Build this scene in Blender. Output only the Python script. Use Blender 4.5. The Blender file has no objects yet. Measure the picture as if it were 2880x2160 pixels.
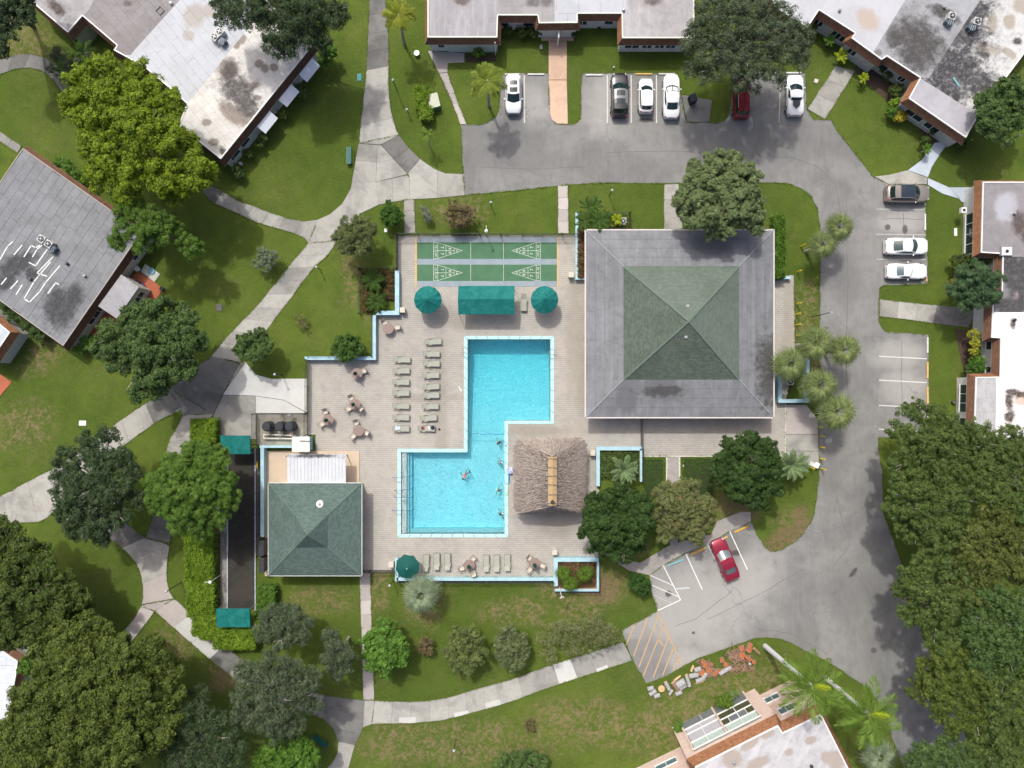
import bpy, math, random
import numpy as np
from mathutils import Vector, Matrix
from mathutils.geometry import tessellate_polygon

# ------------------------------------------------------------------ camera, world, sun, exposure
SC = bpy.context.scene
COL = SC.collection
H = 77.0                      # camera height over the ground, straight down
cam_d = bpy.data.cameras.new('camera'); cam = bpy.data.objects.new('camera', cam_d); COL.objects.link(cam)
cam.location = (0, 0, H); cam.rotation_euler = (0, 0, 0)
cam_d.sensor_width = 36.0; cam_d.lens = 36.0 * H / 115.2; cam_d.clip_end = 2000
SC.camera = cam
SUN_EL = math.radians(55); SDX, SDY = 0.37, -0.93     # direction shadows fall
_n = math.hypot(SDX, SDY); SDX /= _n; SDY /= _n
w = bpy.data.worlds.new('World'); SC.world = w; w.use_nodes = True
nt = w.node_tree; nt.nodes.clear()
sky = nt.nodes.new('ShaderNodeTexSky'); sky.sky_type = 'NISHITA'; sky.sun_disc = False
sky.sun_elevation = SUN_EL; sky.sun_rotation = math.atan2(-SDX, -SDY)
sky.air_density = 0.7; sky.dust_density = 6.0; sky.ozone_density = 1.0
bg = nt.nodes.new('ShaderNodeBackground'); bg.inputs['Strength'].default_value = 0.15
wo = nt.nodes.new('ShaderNodeOutputWorld')
nt.links.new(sky.outputs[0], bg.inputs[0]); nt.links.new(bg.outputs[0], wo.inputs[0])
sun_d = bpy.data.lights.new('sun', 'SUN'); sun_d.energy = 2.15; sun_d.angle = math.radians(1.6); sun_d.color = (0.985, 0.985, 0.925)
sun = bpy.data.objects.new('sun', sun_d); COL.objects.link(sun)
ldir = Vector((SDX * math.cos(SUN_EL), SDY * math.cos(SUN_EL), -math.sin(SUN_EL)))
sun.rotation_euler = ldir.to_track_quat('-Z', 'Y').to_euler(); sun.location = (-20, 40, 60)
SC.view_settings.view_transform = 'Standard'; SC.view_settings.look = 'None'
SC.view_settings.gamma = 1.0; SC.view_settings.use_curve_mapping = False
SC.view_settings.exposure = 0.30

# ------------------------------------------------------------------ helpers
S = 25.0                      # photograph pixels per metre on the ground
def W(px, py, z=0.0):
    f = (H - z) / H
    return Vector(((px - 1440) / S * f, (1080 - py) / S * f, z))
def WP(pts, z=0.0): return [tuple(W(p[0], p[1], z)[:2]) for p in pts]
R = random.Random(7)

class MB:
    def __init__(s): s.v = []; s.f = []
    def add(s, v, f):
        b = len(s.v); s.v += [tuple(p) for p in v]; s.f += [tuple(i + b for i in q) for q in f]; return s
    def box(s, c, d, rz=0, rx=0, ry=0):
        M = Matrix.Rotation(rz, 3, 'Z') @ Matrix.Rotation(ry, 3, 'Y') @ Matrix.Rotation(rx, 3, 'X')
        vs = []
        for x in (-.5, .5):
            for y in (-.5, .5):
                for z in (-.5, .5):
                    vs.append(M @ Vector((x * d[0], y * d[1], z * d[2])) + Vector(c))
        return s.add(vs, [(0, 1, 3, 2), (4, 6, 7, 5), (0, 4, 5, 1), (2, 3, 7, 6), (0, 2, 6, 4), (1, 5, 7, 3)])
    def prism(s, poly, z0, z1, top=True, bottom=False, holes=()):
        loops = [list(poly)] + [list(h) for h in holes]
        allp = [p for l in loops for p in l]
        tri = tessellate_polygon([[Vector((p[0], p[1], 0)) for p in l] for l in loops])
        n = len(allp)
        up = []
        for t in tri:
            a, b, c = (allp[i] for i in t)
            cr = (b[0] - a[0]) * (c[1] - a[1]) - (b[1] - a[1]) * (c[0] - a[0])
            up.append(tuple(t) if cr > 0 else tuple(reversed(t)))
        if z0 is None or abs(z1 - z0) < 1e-6:
            return s.add([(p[0], p[1], z1) for p in allp], up)
        f = []
        if top: f += up
        if bottom: f += [tuple(i + n for i in reversed(t)) for t in up]
        b = 0
        for li, l in enumerate(loops):
            m = len(l)
            ar = sum(l[i][0] * l[(i + 1) % m][1] - l[(i + 1) % m][0] * l[i][1] for i in range(m))
            ccw = (ar > 0) == (li == 0)
            for i in range(m):
                j = (i + 1) % m
                q = (b + i, b + i + n, b + j + n, b + j) if ccw else (b + i, b + j, b + j + n, b + i + n)
                f.append(tuple(reversed(q)) if True and ccw else tuple(reversed(q)))
            b += m
        return s.add([(p[0], p[1], z1) for p in allp] + [(p[0], p[1], z0) for p in allp], f)
    def tube(s, pts, r, n=8, caps=True):
        pts = [Vector(p) for p in pts]; rs = r if isinstance(r, (list, tuple)) else [r] * len(pts)
        vs = []; prev = None
        for i, p in enumerate(pts):
            t = (pts[min(i + 1, len(pts) - 1)] - pts[max(i - 1, 0)]).normalized()
            a = prev if prev is not None else (Vector((0, 0, 1)) if abs(t.z) < .9 else Vector((1, 0, 0)))
            u = (a - t * a.dot(t)).normalized(); prev = u; v = t.cross(u)
            for k in range(n):
                an = 2 * math.pi * k / n
                vs.append(p + (u * math.cos(an) + v * math.sin(an)) * rs[i])
        f = []
        for i in range(len(pts) - 1):
            for k in range(n):
                k2 = (k + 1) % n
                f.append((i * n + k, i * n + k2, (i + 1) * n + k2, (i + 1) * n + k))
        if caps:
            f.append(tuple(reversed(range(n)))); f.append(tuple((len(pts) - 1) * n + k for k in range(n)))
        return s.add(vs, f)
    def lathe(s, c, prof, n=16):
        vs = []; f = []
        for (r, z) in prof:
            for k in range(n):
                a = 2 * math.pi * k / n
                vs.append((c[0] + r * math.cos(a), c[1] + r * math.sin(a), c[2] + z))
        for i in range(len(prof) - 1):
            for k in range(n):
                k2 = (k + 1) % n
                f.append((i * n + k, i * n + k2, (i + 1) * n + k2, (i + 1) * n + k))
        f.append(tuple((len(prof) - 1) * n + k for k in range(n)))
        f.append(tuple(reversed(range(n))))
        return s.add(vs, f)
    def build(s, name, mat, parent=None, kind=None, smooth=False, bevel=0, label=None):
        off = Vector((0, 0, 0))
        if parent is not None:
            p = parent
            while p is not None: off += p.location; p = p.parent
        me = bpy.data.meshes.new(name)
        me.from_pydata([(v[0] - off.x, v[1] - off.y, v[2] - off.z) for v in s.v], [], s.f)
        me.materials.append(mat)
        if smooth:
            me.polygons.foreach_set('use_smooth', [True] * len(me.polygons))
        me.update()
        o = bpy.data.objects.new(name, me); COL.objects.link(o)
        if parent is not None: o.parent = parent
        if kind: o['kind'] = kind
        if label: o['label'] = label
        if bevel:
            m = o.modifiers.new('b', 'BEVEL'); m.width = bevel; m.segments = 2; m.limit_method = 'ANGLE'
        return o

def tag(o, label, cat, group=None):
    o['label'] = label; o['category'] = cat
    if group: o['group'] = group
    return o
def thing(name, label, cat, loc=(0, 0, 0), group=None, rz=0):
    o = bpy.data.objects.new(name, None); o.empty_display_size = .2; COL.objects.link(o)
    o.location = loc; o.rotation_euler = (0, 0, rz); tag(o, label, cat, group); return o
def struct(o): o['kind'] = 'structure'; return o
def dup(root, loc, rz, label, group=None, sc=None):
    r = root.copy(); COL.objects.link(r); r.location = loc; r.rotation_euler = (0, 0, rz)
    if sc: r.scale = sc
    r['label'] = label
    if group: r['group'] = group
    for ch in list(root.children):
        c = ch.copy(); COL.objects.link(c); c.parent = r
        for g in list(ch.children):
            d = g.copy(); COL.objects.link(d); d.parent = c
    return r
def first_or_dup(root, k, loc, rz, label, group=None):
    if k == 0:
        root.location = loc; root.rotation_euler = (0, 0, rz); root['label'] = label
        if group: root['group'] = group
        return root
    return dup(root, loc, rz, label, group)

# ------------------------------------------------------------------ materials
def srgb(r, g, b):
    f = lambda c: (c / 255 / 12.92) if c / 255 <= .04045 else ((c / 255 + .055) / 1.055) ** 2.4
    return (f(r), f(g), f(b), 1)
def c4(c): return (c[0], c[1], c[2], 1)
class NT:
    def __init__(s, name):
        s.m = bpy.data.materials.new(name); s.m.use_nodes = True; s.t = s.m.node_tree; s.t.nodes.clear()
        s.out = s.n('ShaderNodeOutputMaterial'); s.b = s.n('ShaderNodeBsdfPrincipled'); s.l(s.b.outputs[0], s.out.inputs[0])
    def n(s, t, **k):
        o = s.t.nodes.new(t)
        for a, v in k.items(): setattr(o, a, v)
        return o
    def l(s, a, b): s.t.links.new(a, b)
    def pos(s, coord):
        if coord == 'world': return s.n('ShaderNodeNewGeometry').outputs['Position']
        return s.n('ShaderNodeTexCoord').outputs['Object']
    def noise(s, vec, scale, detail=4, rough=.6, dist=0.0, lo=.4, hi=.6, stretch=None):
        if stretch:
            mp = s.n('ShaderNodeMapping'); mp.inputs['Scale'].default_value = stretch[:3]
            if len(stretch) > 3: mp.inputs['Rotation'].default_value = (0, 0, stretch[3])
            s.l(vec, mp.inputs[0]); vec = mp.outputs[0]
        x = s.n('ShaderNodeTexNoise'); x.inputs['Scale'].default_value = scale; x.inputs['Detail'].default_value = detail
        x.inputs['Roughness'].default_value = rough; x.inputs['Distortion'].default_value = dist
        s.l(vec, x.inputs['Vector'])
        r = s.n('ShaderNodeMapRange'); r.inputs[1].default_value = lo; r.inputs[2].default_value = hi
        r.interpolation_type = 'SMOOTHSTEP'
        s.l(x.outputs[0], r.inputs[0]); return r.outputs[0]
    def mix(s, fac, a, b, mode='MIX'):
        x = s.n('ShaderNodeMix', data_type='RGBA', blend_type=mode)
        for sock, v in ((x.inputs[0], fac), (x.inputs[6], a), (x.inputs[7], b)):
            if isinstance(v, (int, float)): sock.default_value = v
            elif isinstance(v, tuple): sock.default_value = c4(v)
            else: s.l(v, sock)
        return x.outputs[2]
    def math(s, op, a, b=None):
        x = s.n('ShaderNodeMath', operation=op)
        for i, v in enumerate((a, b)):
            if v is None: continue
            if isinstance(v, (int, float)): x.inputs[i].default_value = v
            else: s.l(v, x.inputs[i])
        return x.outputs[0]
    def bump(s, h, strength=.3, dist=.02, prev=None):
        b = s.n('ShaderNodeBump'); b.inputs['Strength'].default_value = strength; b.inputs['Distance'].default_value = dist
        s.l(h, b.inputs['Height'])
        if prev is not None: s.l(prev, b.inputs['Normal'])
        return b.outputs[0]
    def spots(s, vec, spots, wob=1.0, wscale=1.2, edge=.25):
        """spots: (x, y, rx, ry, angle) in world metres -> 0..1 mask with an uneven rim"""
        nz = s.n('ShaderNodeTexNoise'); nz.inputs['Scale'].default_value = wscale; nz.inputs['Detail'].default_value = 6; nz.inputs['Roughness'].default_value = .65
        s.l(vec, nz.inputs['Vector'])
        acc = None
        for (x, y, rx, ry, a) in spots:
            mp = s.n('ShaderNodeMapping', vector_type='TEXTURE')
            mp.inputs['Location'].default_value = (x, y, 0); mp.inputs['Rotation'].default_value = (0, 0, a); mp.inputs['Scale'].default_value = (rx, ry, 1e6)
            s.l(vec, mp.inputs[0])
            ln = s.n('ShaderNodeVectorMath', operation='LENGTH'); s.l(mp.outputs[0], ln.inputs[0])
            acc = ln.outputs[1] if acc is None else s.math('MINIMUM', acc, ln.outputs[1])
        acc = s.math('ADD', acc, s.math('MULTIPLY', s.math('SUBTRACT', nz.outputs[0], .5), wob))
        r = s.n('ShaderNodeMapRange'); r.inputs[1].default_value = 1 + edge; r.inputs[2].default_value = 1 - edge
        r.interpolation_type = 'SMOOTHSTEP'; s.l(acc, r.inputs[0]); return r.outputs[0]
    def fin(s, col, rough=.85, nrm=None, spec=.3, metal=0.0, trans=None):
        if isinstance(col, tuple): s.b.inputs['Base Color'].default_value = c4(col)
        else: s.l(col, s.b.inputs['Base Color'])
        s.b.inputs['Roughness'].default_value = rough; s.b.inputs['Specular IOR Level'].default_value = spec; s.b.inputs['Metallic'].default_value = metal
        if nrm is not None: s.l(nrm, s.b.inputs['Normal'])
        return s.m

_mats = {}
def plain(name, col, rough=.6, var=.12, scale=6, spec=.4, metal=0.0, coord='object', bump=0):
    if name in _mats: return _mats[name]
    t = NT(name); v = t.pos(coord)
    n1 = t.noise(v, scale, 5, lo=.3, hi=.7)
    dark = tuple(c * (1 - var) for c in col[:3])
    lite = tuple(min(1, c * (1 + var * .6)) for c in col[:3])
    c = t.mix(n1, dark, lite)
    nr = t.bump(n1, bump, .01) if bump else None
    _mats[name] = t.fin(c, rough, nr, spec, metal)
    return _mats[name]

def concrete(name, col, dark, amt=.55, coord='world', wear=.5):
    t = NT(name); v = t.pos(coord)
    oi = t.n('ShaderNodeObjectInfo')
    big = t.noise(v, .35, 6, .65, .6, .42, .66)
    mid = t.noise(v, 1.6, 6, .7, 0, .4, .75)
    fine = t.noise(v, 22, 3, .7, 0, .3, .7)
    c = t.mix(t.math('MULTIPLY', big, amt), col, dark)
    c = t.mix(t.math('MULTIPLY', mid, wear * .5), c, tuple(x * .72 for x in dark[:3]))
    c = t.mix(t.math('MULTIPLY', fine, .25), c, tuple(min(1, x * 1.15) for x in col[:3]))
    rv = t.n('ShaderNodeMapRange'); rv.inputs[3].default_value = .80; rv.inputs[4].default_value = 1.10; t.l(oi.outputs['Random'], rv.inputs[0])
    sc = t.n('ShaderNodeVectorMath', operation='SCALE'); t.l(c, sc.inputs[0]); t.l(rv.outputs[0], sc.inputs[3])
    return t.fin(sc.outputs[0], .9, t.bump(fine, .25, .01), .2)
# ------------------------------------------------------------------ ground materials
def spots_px(lst): return [(W(a, b)[0], W(a, b)[1], c / S, d / S, math.radians(e)) for (a, b, c, d, e) in lst]

def grass_mat():
    t = NT('lawn_grass'); v = t.pos('world')
    big = t.noise(v, .06, 4, .6, .5, .38, .66)
    mid = t.noise(v, .45, 7, .7, .4, .35, .68)
    fine = t.noise(v, 5, 4, .75, 0, .3, .7)
    vf = t.noise(v, 34, 2, .7, 0, .3, .7)
    g1, g2, g3 = (.100, .170, .018), (.165, .240, .030), (.060, .108, .014)
    c = t.mix(big, g1, g2)
    c = t.mix(t.math('MULTIPLY', mid, .6), c, g3)
    c = t.mix(t.math('MULTIPLY', t.noise(v, .8, 8, .8, 1.0, .52, .66), .4), c, (.20, .215, .055))
    c = t.mix(t.math('MULTIPLY', fine, .4), c, (.22, .275, .060))
    c = t.mix(t.math('MULTIPLY', vf, .45), c, (.040, .065, .015))
    # dry straw patches where the photograph shows them
    dry = t.spots(v, spots_px([(1700, 1650, 70, 60, 0), (1640, 1700, 80, 40, 20), (1060, 1660, 40, 60, 0), (1300, 590, 70, 40, 0),
        (2240, 1490, 60, 55, 40), (1990, 1990, 230, 80, 25), (1640, 2030, 160, 70, 0), (1130, 2090, 120, 60, 0), (1560, 1620, 60, 60, 0), (900, 1690, 90, 40, 0), (60, 1200, 90, 60, 20), (1300, 2090, 280, 60, 0), (2270, 900, 30, 110, 0), (1010, 800, 40, 110, 20),
        (130, 990, 90, 40, 40), (1850, 2030, 120, 60, 30), (1200, 1700, 60, 60, 0), (230, 1800, 60, 60, 0), (500, 1800, 70, 60, 0), (2010, 1430, 30, 70, 0),
        (640, 1880, 60, 30, 0), (2290, 1000, 40, 100, 0), (110, 640, 50, 40, 0), (60, 120, 90, 60, 0), (1450, 1720, 90, 40, 0)]), 1.6, .5, .5)
    patch = t.noise(v, .9, 8, .78, .8, .46, .62)
    p2 = t.noise(v, 2.2, 6, .75, .3, .47, .62)
    scat = t.noise(v, .16, 3, .6, 0, .46, .66)
    m = t.math('MULTIPLY', t.math('MINIMUM', t.math('ADD', t.math('MULTIPLY', dry, .9), t.math('MULTIPLY', scat, .22)), 1.0), t.math('MULTIPLY', t.math('ADD', patch, p2), .5))
    m = t.math('MINIMUM', t.math('MULTIPLY', m, 1.5), .9)
    c = t.mix(m, c, (.29, .225, .12))
    bare = t.spots(v, spots_px([(1690, 1655, 60, 40, 0), (2200, 1515, 60, 26, 30), (2252, 1470, 22, 50, 0), (2085, 1420, 60, 50, 0), (640, 1905, 60, 30, 30), (1775, 1540, 50, 30, 0), (1640, 1490, 40, 30, 0)]), 1.4, .9, .4)
    c = t.mix(t.math('MULTIPLY', bare, t.noise(v, 3, 5, .7, 0, .35, .6)), c, (.25, .17, .10))
    b = t.bump(fine, .9, .05)
    b = t.bump(vf, .8, .04, b)
    return t.fin(c, .95, b, .15)
GRASS = grass_mat()

def asphalt_mat():
    t = NT('old_asphalt'); v = t.pos('world')
    big = t.noise(v, .13, 5, .62, 1.2, .40, .66)
    mid = t.noise(v, .7, 8, .7, .5, .42, .72)
    streak = t.noise(v, 1.0, 6, .7, 0, .45, .7, stretch=(2.6, .35, 1, .35))
    fine = t.noise(v, 26, 3, .8, 0, .25, .75)
    base, dk, lt = (.245, .243, .232), (.190, .189, .183), (.33, .325, .31)
    c = t.mix(big, base, dk)
    c = t.mix(t.math('MULTIPLY', mid, .40), c, (.125, .12, .115))
    c = t.mix(t.math('MULTIPLY', streak, .22), c, lt)
    lite = t.spots(v, spots_px([(1950, 1700, 200, 130, 25), (2080, 1640, 120, 90, 30), (1710, 300, 60, 80, 0), (2520, 1000, 70, 40, 0), (2540, 1090, 60, 50, 0), (1500, 290, 40, 60, 0), (2540, 620, 60, 30, 0), (1930, 1850, 60, 40, 20)]), 1.5, .35, .6)
    c = t.mix(t.math('MULTIPLY', lite, .6), c, (.44, .425, .395))
    dark = t.spots(v, spots_px([(1400, 420, 100, 50, 10), (1480, 400, 60, 90, 30), (2110, 410, 200, 60, 0), (2410, 1660, 90, 80, 0), (2400, 400, 60, 60, 0), (1450, 450, 170, 30, 0), (2330, 1330, 40, 60, 0), (2380, 780, 40, 90, 0), (1340, 380, 50, 30, 0), (2050, 1540, 60, 40, 0), (1800, 1850, 80, 70, 0)]), 1.7, .5, .6)
    c = t.mix(t.math('MULTIPLY', dark, .38), c, (.13, .128, .126))
    oil = t.spots(v, spots_px([(1818, 338, 22, 6, 0), (2070, 1555, 12, 8, 0), (2545, 645, 8, 12, 0), (1950, 1780, 5, 4, 0), (2400, 1610, 18, 6, 50), (1880, 1670, 9, 9, 0)]), .9, 3, .3)
    c = t.mix(t.math('MULTIPLY', oil, .8), c, (.045, .042, .04))
    # cracks: thin dark Voronoi edges, broken up by noise
    vo = t.n('ShaderNodeTexVoronoi', feature='DISTANCE_TO_EDGE'); vo.inputs['Scale'].default_value = .16
    dn = t.n('ShaderNodeTexNoise'); dn.inputs['Scale'].default_value = .8; dn.inputs['Detail'].default_value = 5; t.l(v, dn.inputs['Vector'])
    vm = t.n('ShaderNodeVectorMath', operation='ADD'); t.l(v, vm.inputs[0])
    sc = t.n('ShaderNodeVectorMath', operation='SCALE'); sc.inputs[3].default_value = 1.8; t.l(dn.outputs['Color'], sc.inputs[0]); t.l(sc.outputs[0], vm.inputs[1])
    t.l(vm.outputs[0], vo.inputs['Vector'])
    cr = t.n('ShaderNodeMapRange'); cr.inputs[1].default_value = .012; cr.inputs[2].default_value = .002; t.l(vo.outputs['Distance'], cr.inputs[0])
    crm = t.math('MULTIPLY', cr.outputs[0], t.noise(v, .25, 3, .6, 0, .47, .6))
    c = t.mix(t.math('MULTIPLY', crm, .30), c, (.09, .088, .085))
    c = t.mix(t.math('MULTIPLY', fine, .22), c, (.10, .10, .10))
    return t.fin(c, .93, t.bump(fine, .35, .01), .2)
ASPHALT = asphalt_mat()

def paver_mat(name='deck_pavers', a=(.39, .362, .322), b=(.305, .29, .265), rot=0.0, scale=1.0):
    t = NT(name); v = t.pos('world')
    mp = t.n('ShaderNodeMapping'); mp.inputs['Rotation'].default_value = (0, 0, rot); t.l(v, mp.inputs[0])
    br = t.n('ShaderNodeTexBrick'); br.inputs['Scale'].default_value = 1.0; br.offset = .5
    br.inputs['Brick Width'].default_value = .40 * scale; br.inputs['Row Height'].default_value = .22 * scale
    br.inputs['Mortar Size'].default_value = .016; br.inputs['Mortar Smooth'].default_value = .5
    br.inputs['Color1'].default_value = (.30, .30, .30, 1); br.inputs['Color2'].default_value = (1, 1, 1, 1); br.inputs['Mortar'].default_value = (0, 0, 0, 1); br.inputs['Bias'].default_value = .1
    t.l(mp.outputs[0], br.inputs['Vector'])
    big = t.noise(v, .14, 6, .65, .8, .38, .68)
    mid = t.noise(v, .9, 6, .7, 0, .4, .7)
    tint = t.noise(v, .4, 4, .6, 0, .4, .65)
    c = t.mix(big, a, b)
    c = t.mix(t.math('MULTIPLY', tint, .35), c, (.40, .375, .30))
    bk = t.n('ShaderNodeSeparateColor'); t.l(br.outputs['Color'], bk.inputs[0])
    c = t.mix(t.math('MULTIPLY', bk.outputs[0], .30), c, (.54, .51, .475))
    c = t.mix(t.math('MULTIPLY', mid, .22), c, (.20, .185, .17))
    gr = t.spots(v, spots_px([(1620, 950, 30, 170, 0), (1200, 1120, 120, 12, 0), (1240, 1150, 20, 200, 0), (1500, 1210, 120, 14, 0), (1635, 1060, 20, 110, 0), (1290, 900, 60, 30, 0), (1560, 1480, 60, 40, 0), (2220, 900, 20, 120, 0)]), 1.8, .6, .6)
    c = t.mix(t.math('MULTIPLY', gr, .45), c, (.24, .215, .17))
    c = t.mix(t.math('MULTIPLY', br.outputs['Fac'], .65), c, (.15, .14, .125))
    inv = t.math('SUBTRACT', 1.0, br.outputs['Fac'])
    return t.fin(c, .9, t.bump(inv, .5, .008), .2)
PAVER = paver_mat()
PAVER2 = paver_mat('grey_pavers', (.33, .31, .29), (.24, .23, .225), .45)
CONC = concrete('path_concrete', (.37, .36, .325), (.20, .197, .185), .75)
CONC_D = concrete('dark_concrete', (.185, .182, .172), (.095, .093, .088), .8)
CONC_N = concrete('new_concrete', (.50, .50, .475), (.40, .395, .38), .4)
CONC_P = concrete('peach_concrete', (.60, .42, .31), (.42, .29, .20), .6)
CONC_PK = concrete('pink_concrete', (.45, .41, .385), (.35, .325, .31), .4)
CONC_B = concrete('pale_blue_concrete', (.46, .52, .58), (.33, .37, .41), .35)
CONC_T = concrete('tan_concrete', (.56, .45, .34), (.46, .37, .28), .35)
RED_P = concrete('red_painted_concrete', (.42, .135, .075), (.30, .085, .05), .5)
BED = plain('joint_soil', (.16, .14, .11), .95, .3, 8, coord='world')

# ------------------------------------------------------------------ ground, road, pool shell
POOL = [(1315, 954), (1548, 954), (1548, 1183), (1419, 1183), (1419, 1501), (1128, 1501), (1128, 1272), (1315, 1272)]
COPE = [(1305, 945), (1558, 945), (1558, 1192), (1429, 1192), (1429, 1511), (1118, 1511), (1118, 1262), (1305, 1262)]
g = MB().prism([(-420, -420), (420, -420), (420, 420), (-420, 420)], None, 0.0, holes=[WP(COPE)])
struct(g.build('ground', GRASS))
ROAD = [(1296, 352), (1312, 350), (1354, 351), (1372, 345), (1384, 336), (1398, 325), (1404, 312), (1405, 206), (1542, 206), (1546, 317), (1552, 335), (1566, 349), (1614, 350), (1626, 345), (1633, 334), (1636, 217), (1641, 206), (1905, 206), (1910, 262), (1915, 267),
 (1930, 345), (1995, 345), (2017, 347), (2035, 342), (2047, 330), (2060, 260), (2062, 205), (2265, 205), (2268, 306), (2286, 336), (2338, 338), (2355, 369), (2399, 425), (2455, 497), (2500, 518), (2603, 520), (2605, 668), (2611, 798), (2485, 803), (2476, 808), (2472, 818),
 (2472, 905), (2478, 922), (2490, 933), (2611, 941), (2614, 1230), (2470, 1230), (2472, 1280), (2481, 1328), (2484, 1440), (2540, 1600), (2600, 1800), (2700, 2000), (2760, 2300), (2600, 2300), (2525, 2117), (2507, 2069), (2494, 2004), (2440, 1935), (2386, 1900), (2351, 1874),
 (2312, 1852), (2268, 1833), (2225, 1807), (2190, 1796), (2155, 1793), (2117, 1796), (2048, 1822), (1961, 1852), (1874, 1900), (1818, 1922), (1779, 1857), (1748, 1772), (1822, 1735), (1848, 1718), (1846, 1700), (1833, 1670), (1831, 1644), (1826, 1618), (1865, 1590),
 (1926, 1557), (1996, 1529), (2048, 1496), (2111, 1468), (2117, 1479), (2130, 1505), (2152, 1540), (2166, 1550), (2180, 1553), (2225, 1531), (2255, 1505), (2277, 1475), (2292, 1440), (2305, 1319), (2301, 1180), (2306, 1130), (2306, 640), (2305, 620), (2299, 586),
 (2281, 551), (2255, 530), (2216, 516), (2160, 513), (1865, 516), (1709, 514), (1598, 519), (1440, 537), (1306, 548)]
struct(MB().prism(WP(ROAD), 0.0, .02).build('road', ASPHALT))
DECK = [(1118, 662), (2172, 662), (2172, 774), (2232, 774), (2236, 1000), (2209, 1137), (2209, 1283), (1806, 1283), (1806, 1256), (1676, 1256), (1676, 1350), (1690, 1400), (1684, 1565), (1558, 1565), (1558, 1622),
 (1115, 1622), (1115, 1607), (1012, 1607), (1012, 1268), (888, 1268), (888, 1222), (866, 1222), (866, 1010), (1057, 1010), (1057, 880), (1118, 880)]
struct(MB().prism(WP(DECK), 0.0, .035, holes=[WP(COPE)]).build('pool_deck', PAVER))
# pool shell: walls and floor, deeper at the north end
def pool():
    t = NT('pool_plaster_caustics'); v = t.pos('world')
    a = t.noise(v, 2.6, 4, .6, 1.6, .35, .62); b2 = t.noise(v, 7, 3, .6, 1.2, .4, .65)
    c = t.mix(a, (.50, .78, .86), (.68, .88, .92)); c = t.mix(t.math('MULTIPLY', b2, .7), c, (.95, .99, .99))  # paler network imitates caustic light on the floor, painted into the plaster colour
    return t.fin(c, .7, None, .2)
PLASTER_CAUSTICS = pool()
pm = MB(); pp = WP(POOL); n = len(pp)
def depth(y): 
    yy = 1080 - y * S
    return -1.25 - 1.25 * min(1, max(0, (1272 - yy) / 300.0))
for i in range(n):
    a, b = pp[i], pp[(i + 1) % n]
    pm.add([(a[0], a[1], -.10), (b[0], b[1], -.10), (b[0], b[1], depth(b[1])), (a[0], a[1], depth(a[1]))], [(0, 1, 2, 3)])
def floor_rect(x0, x1, y0, y1, k=1):
    for i in range(k):
        ya = y0 + (y1 - y0) * i / k; yb = y0 + (y1 - y0) * (i + 1) / k
        q = WP([(x0, ya), (x1, ya), (x1, yb), (x0, yb)])
        pm.add([(p[0], p[1], depth(p[1])) for p in q], [(3, 2, 1, 0)])
floor_rect(1315, 1548, 954, 1183, 5); floor_rect(1315, 1419, 1183, 1272, 2); floor_rect(1128, 1419, 1272, 1501, 1)
pool_o = struct(pm.build('swimming_pool', PLASTER_CAUSTICS))
TILE = plain('white_pool_step', (.62, .66, .66), .6, .08)
STEPB = plain('pale_blue_step', (.36, .66, .72), .6, .08)
for (x0, x1, z, m) in ((1129, 1143, -.14, TILE), (1143.2, 1149, -.42, STEPB), (1149.2, 1156, -.70, STEPB)):
    MB().prism(WP([(x0, 1273), (x1, 1273), (x1, 1500), (x0, 1500)]), -1.25, z).build('pool_step', m, pool_o)
MB().prism(WP([(1156.5, 1489), (1418, 1489), (1418, 1500), (1156.5, 1500)]), -1.25, -.45).build('pool_ledge', STEPB, pool_o)
EDGE = plain('dark_tile_line', (.10, .20, .26), .4, .1)
tl = MB()
for i in range(n):
    a, b = Vector(pp[i]), Vector(pp[(i + 1) % n]); d = (b - a).normalized(); nn = Vector((-d.y, d.x))
    # nn must point into the water
    mid = (a + b) / 2
    s_ = .02
    tl.add([(a.x, a.y, .03), (b.x, b.y, .03), (b.x, b.y, -.12), (a.x, a.y, -.12)], [(0, 1, 2, 3)])
tl.build('waterline_tile', EDGE, pool_o)
COPM = plain('pale_aqua_coping', (.42, .66, .67), .7, .08, 3, coord='world')
def coping():
    # coping stones, each one a piece along the edge
    cp = WP(COPE); ip = WP(POOL); m = len(cp)
    for i in range(m):
        a, b = Vector(cp[i]), Vector(cp[(i + 1) % m]); c, d = Vector(ip[i]), Vector(ip[(i + 1) % m])
        k = max(1, round((b - a).length / 1.2))
        for j in range(k):
            t0 = j / k + .002; t1 = (j + 1) / k - .002
            q = [a.lerp(b, t0), a.lerp(b, t1), c.lerp(d, t1), c.lerp(d, t0)]
            MB().prism([tuple(x) for x in q], -.06, .07).build('coping_stone', COPM, pool_o)
coping()
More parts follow.
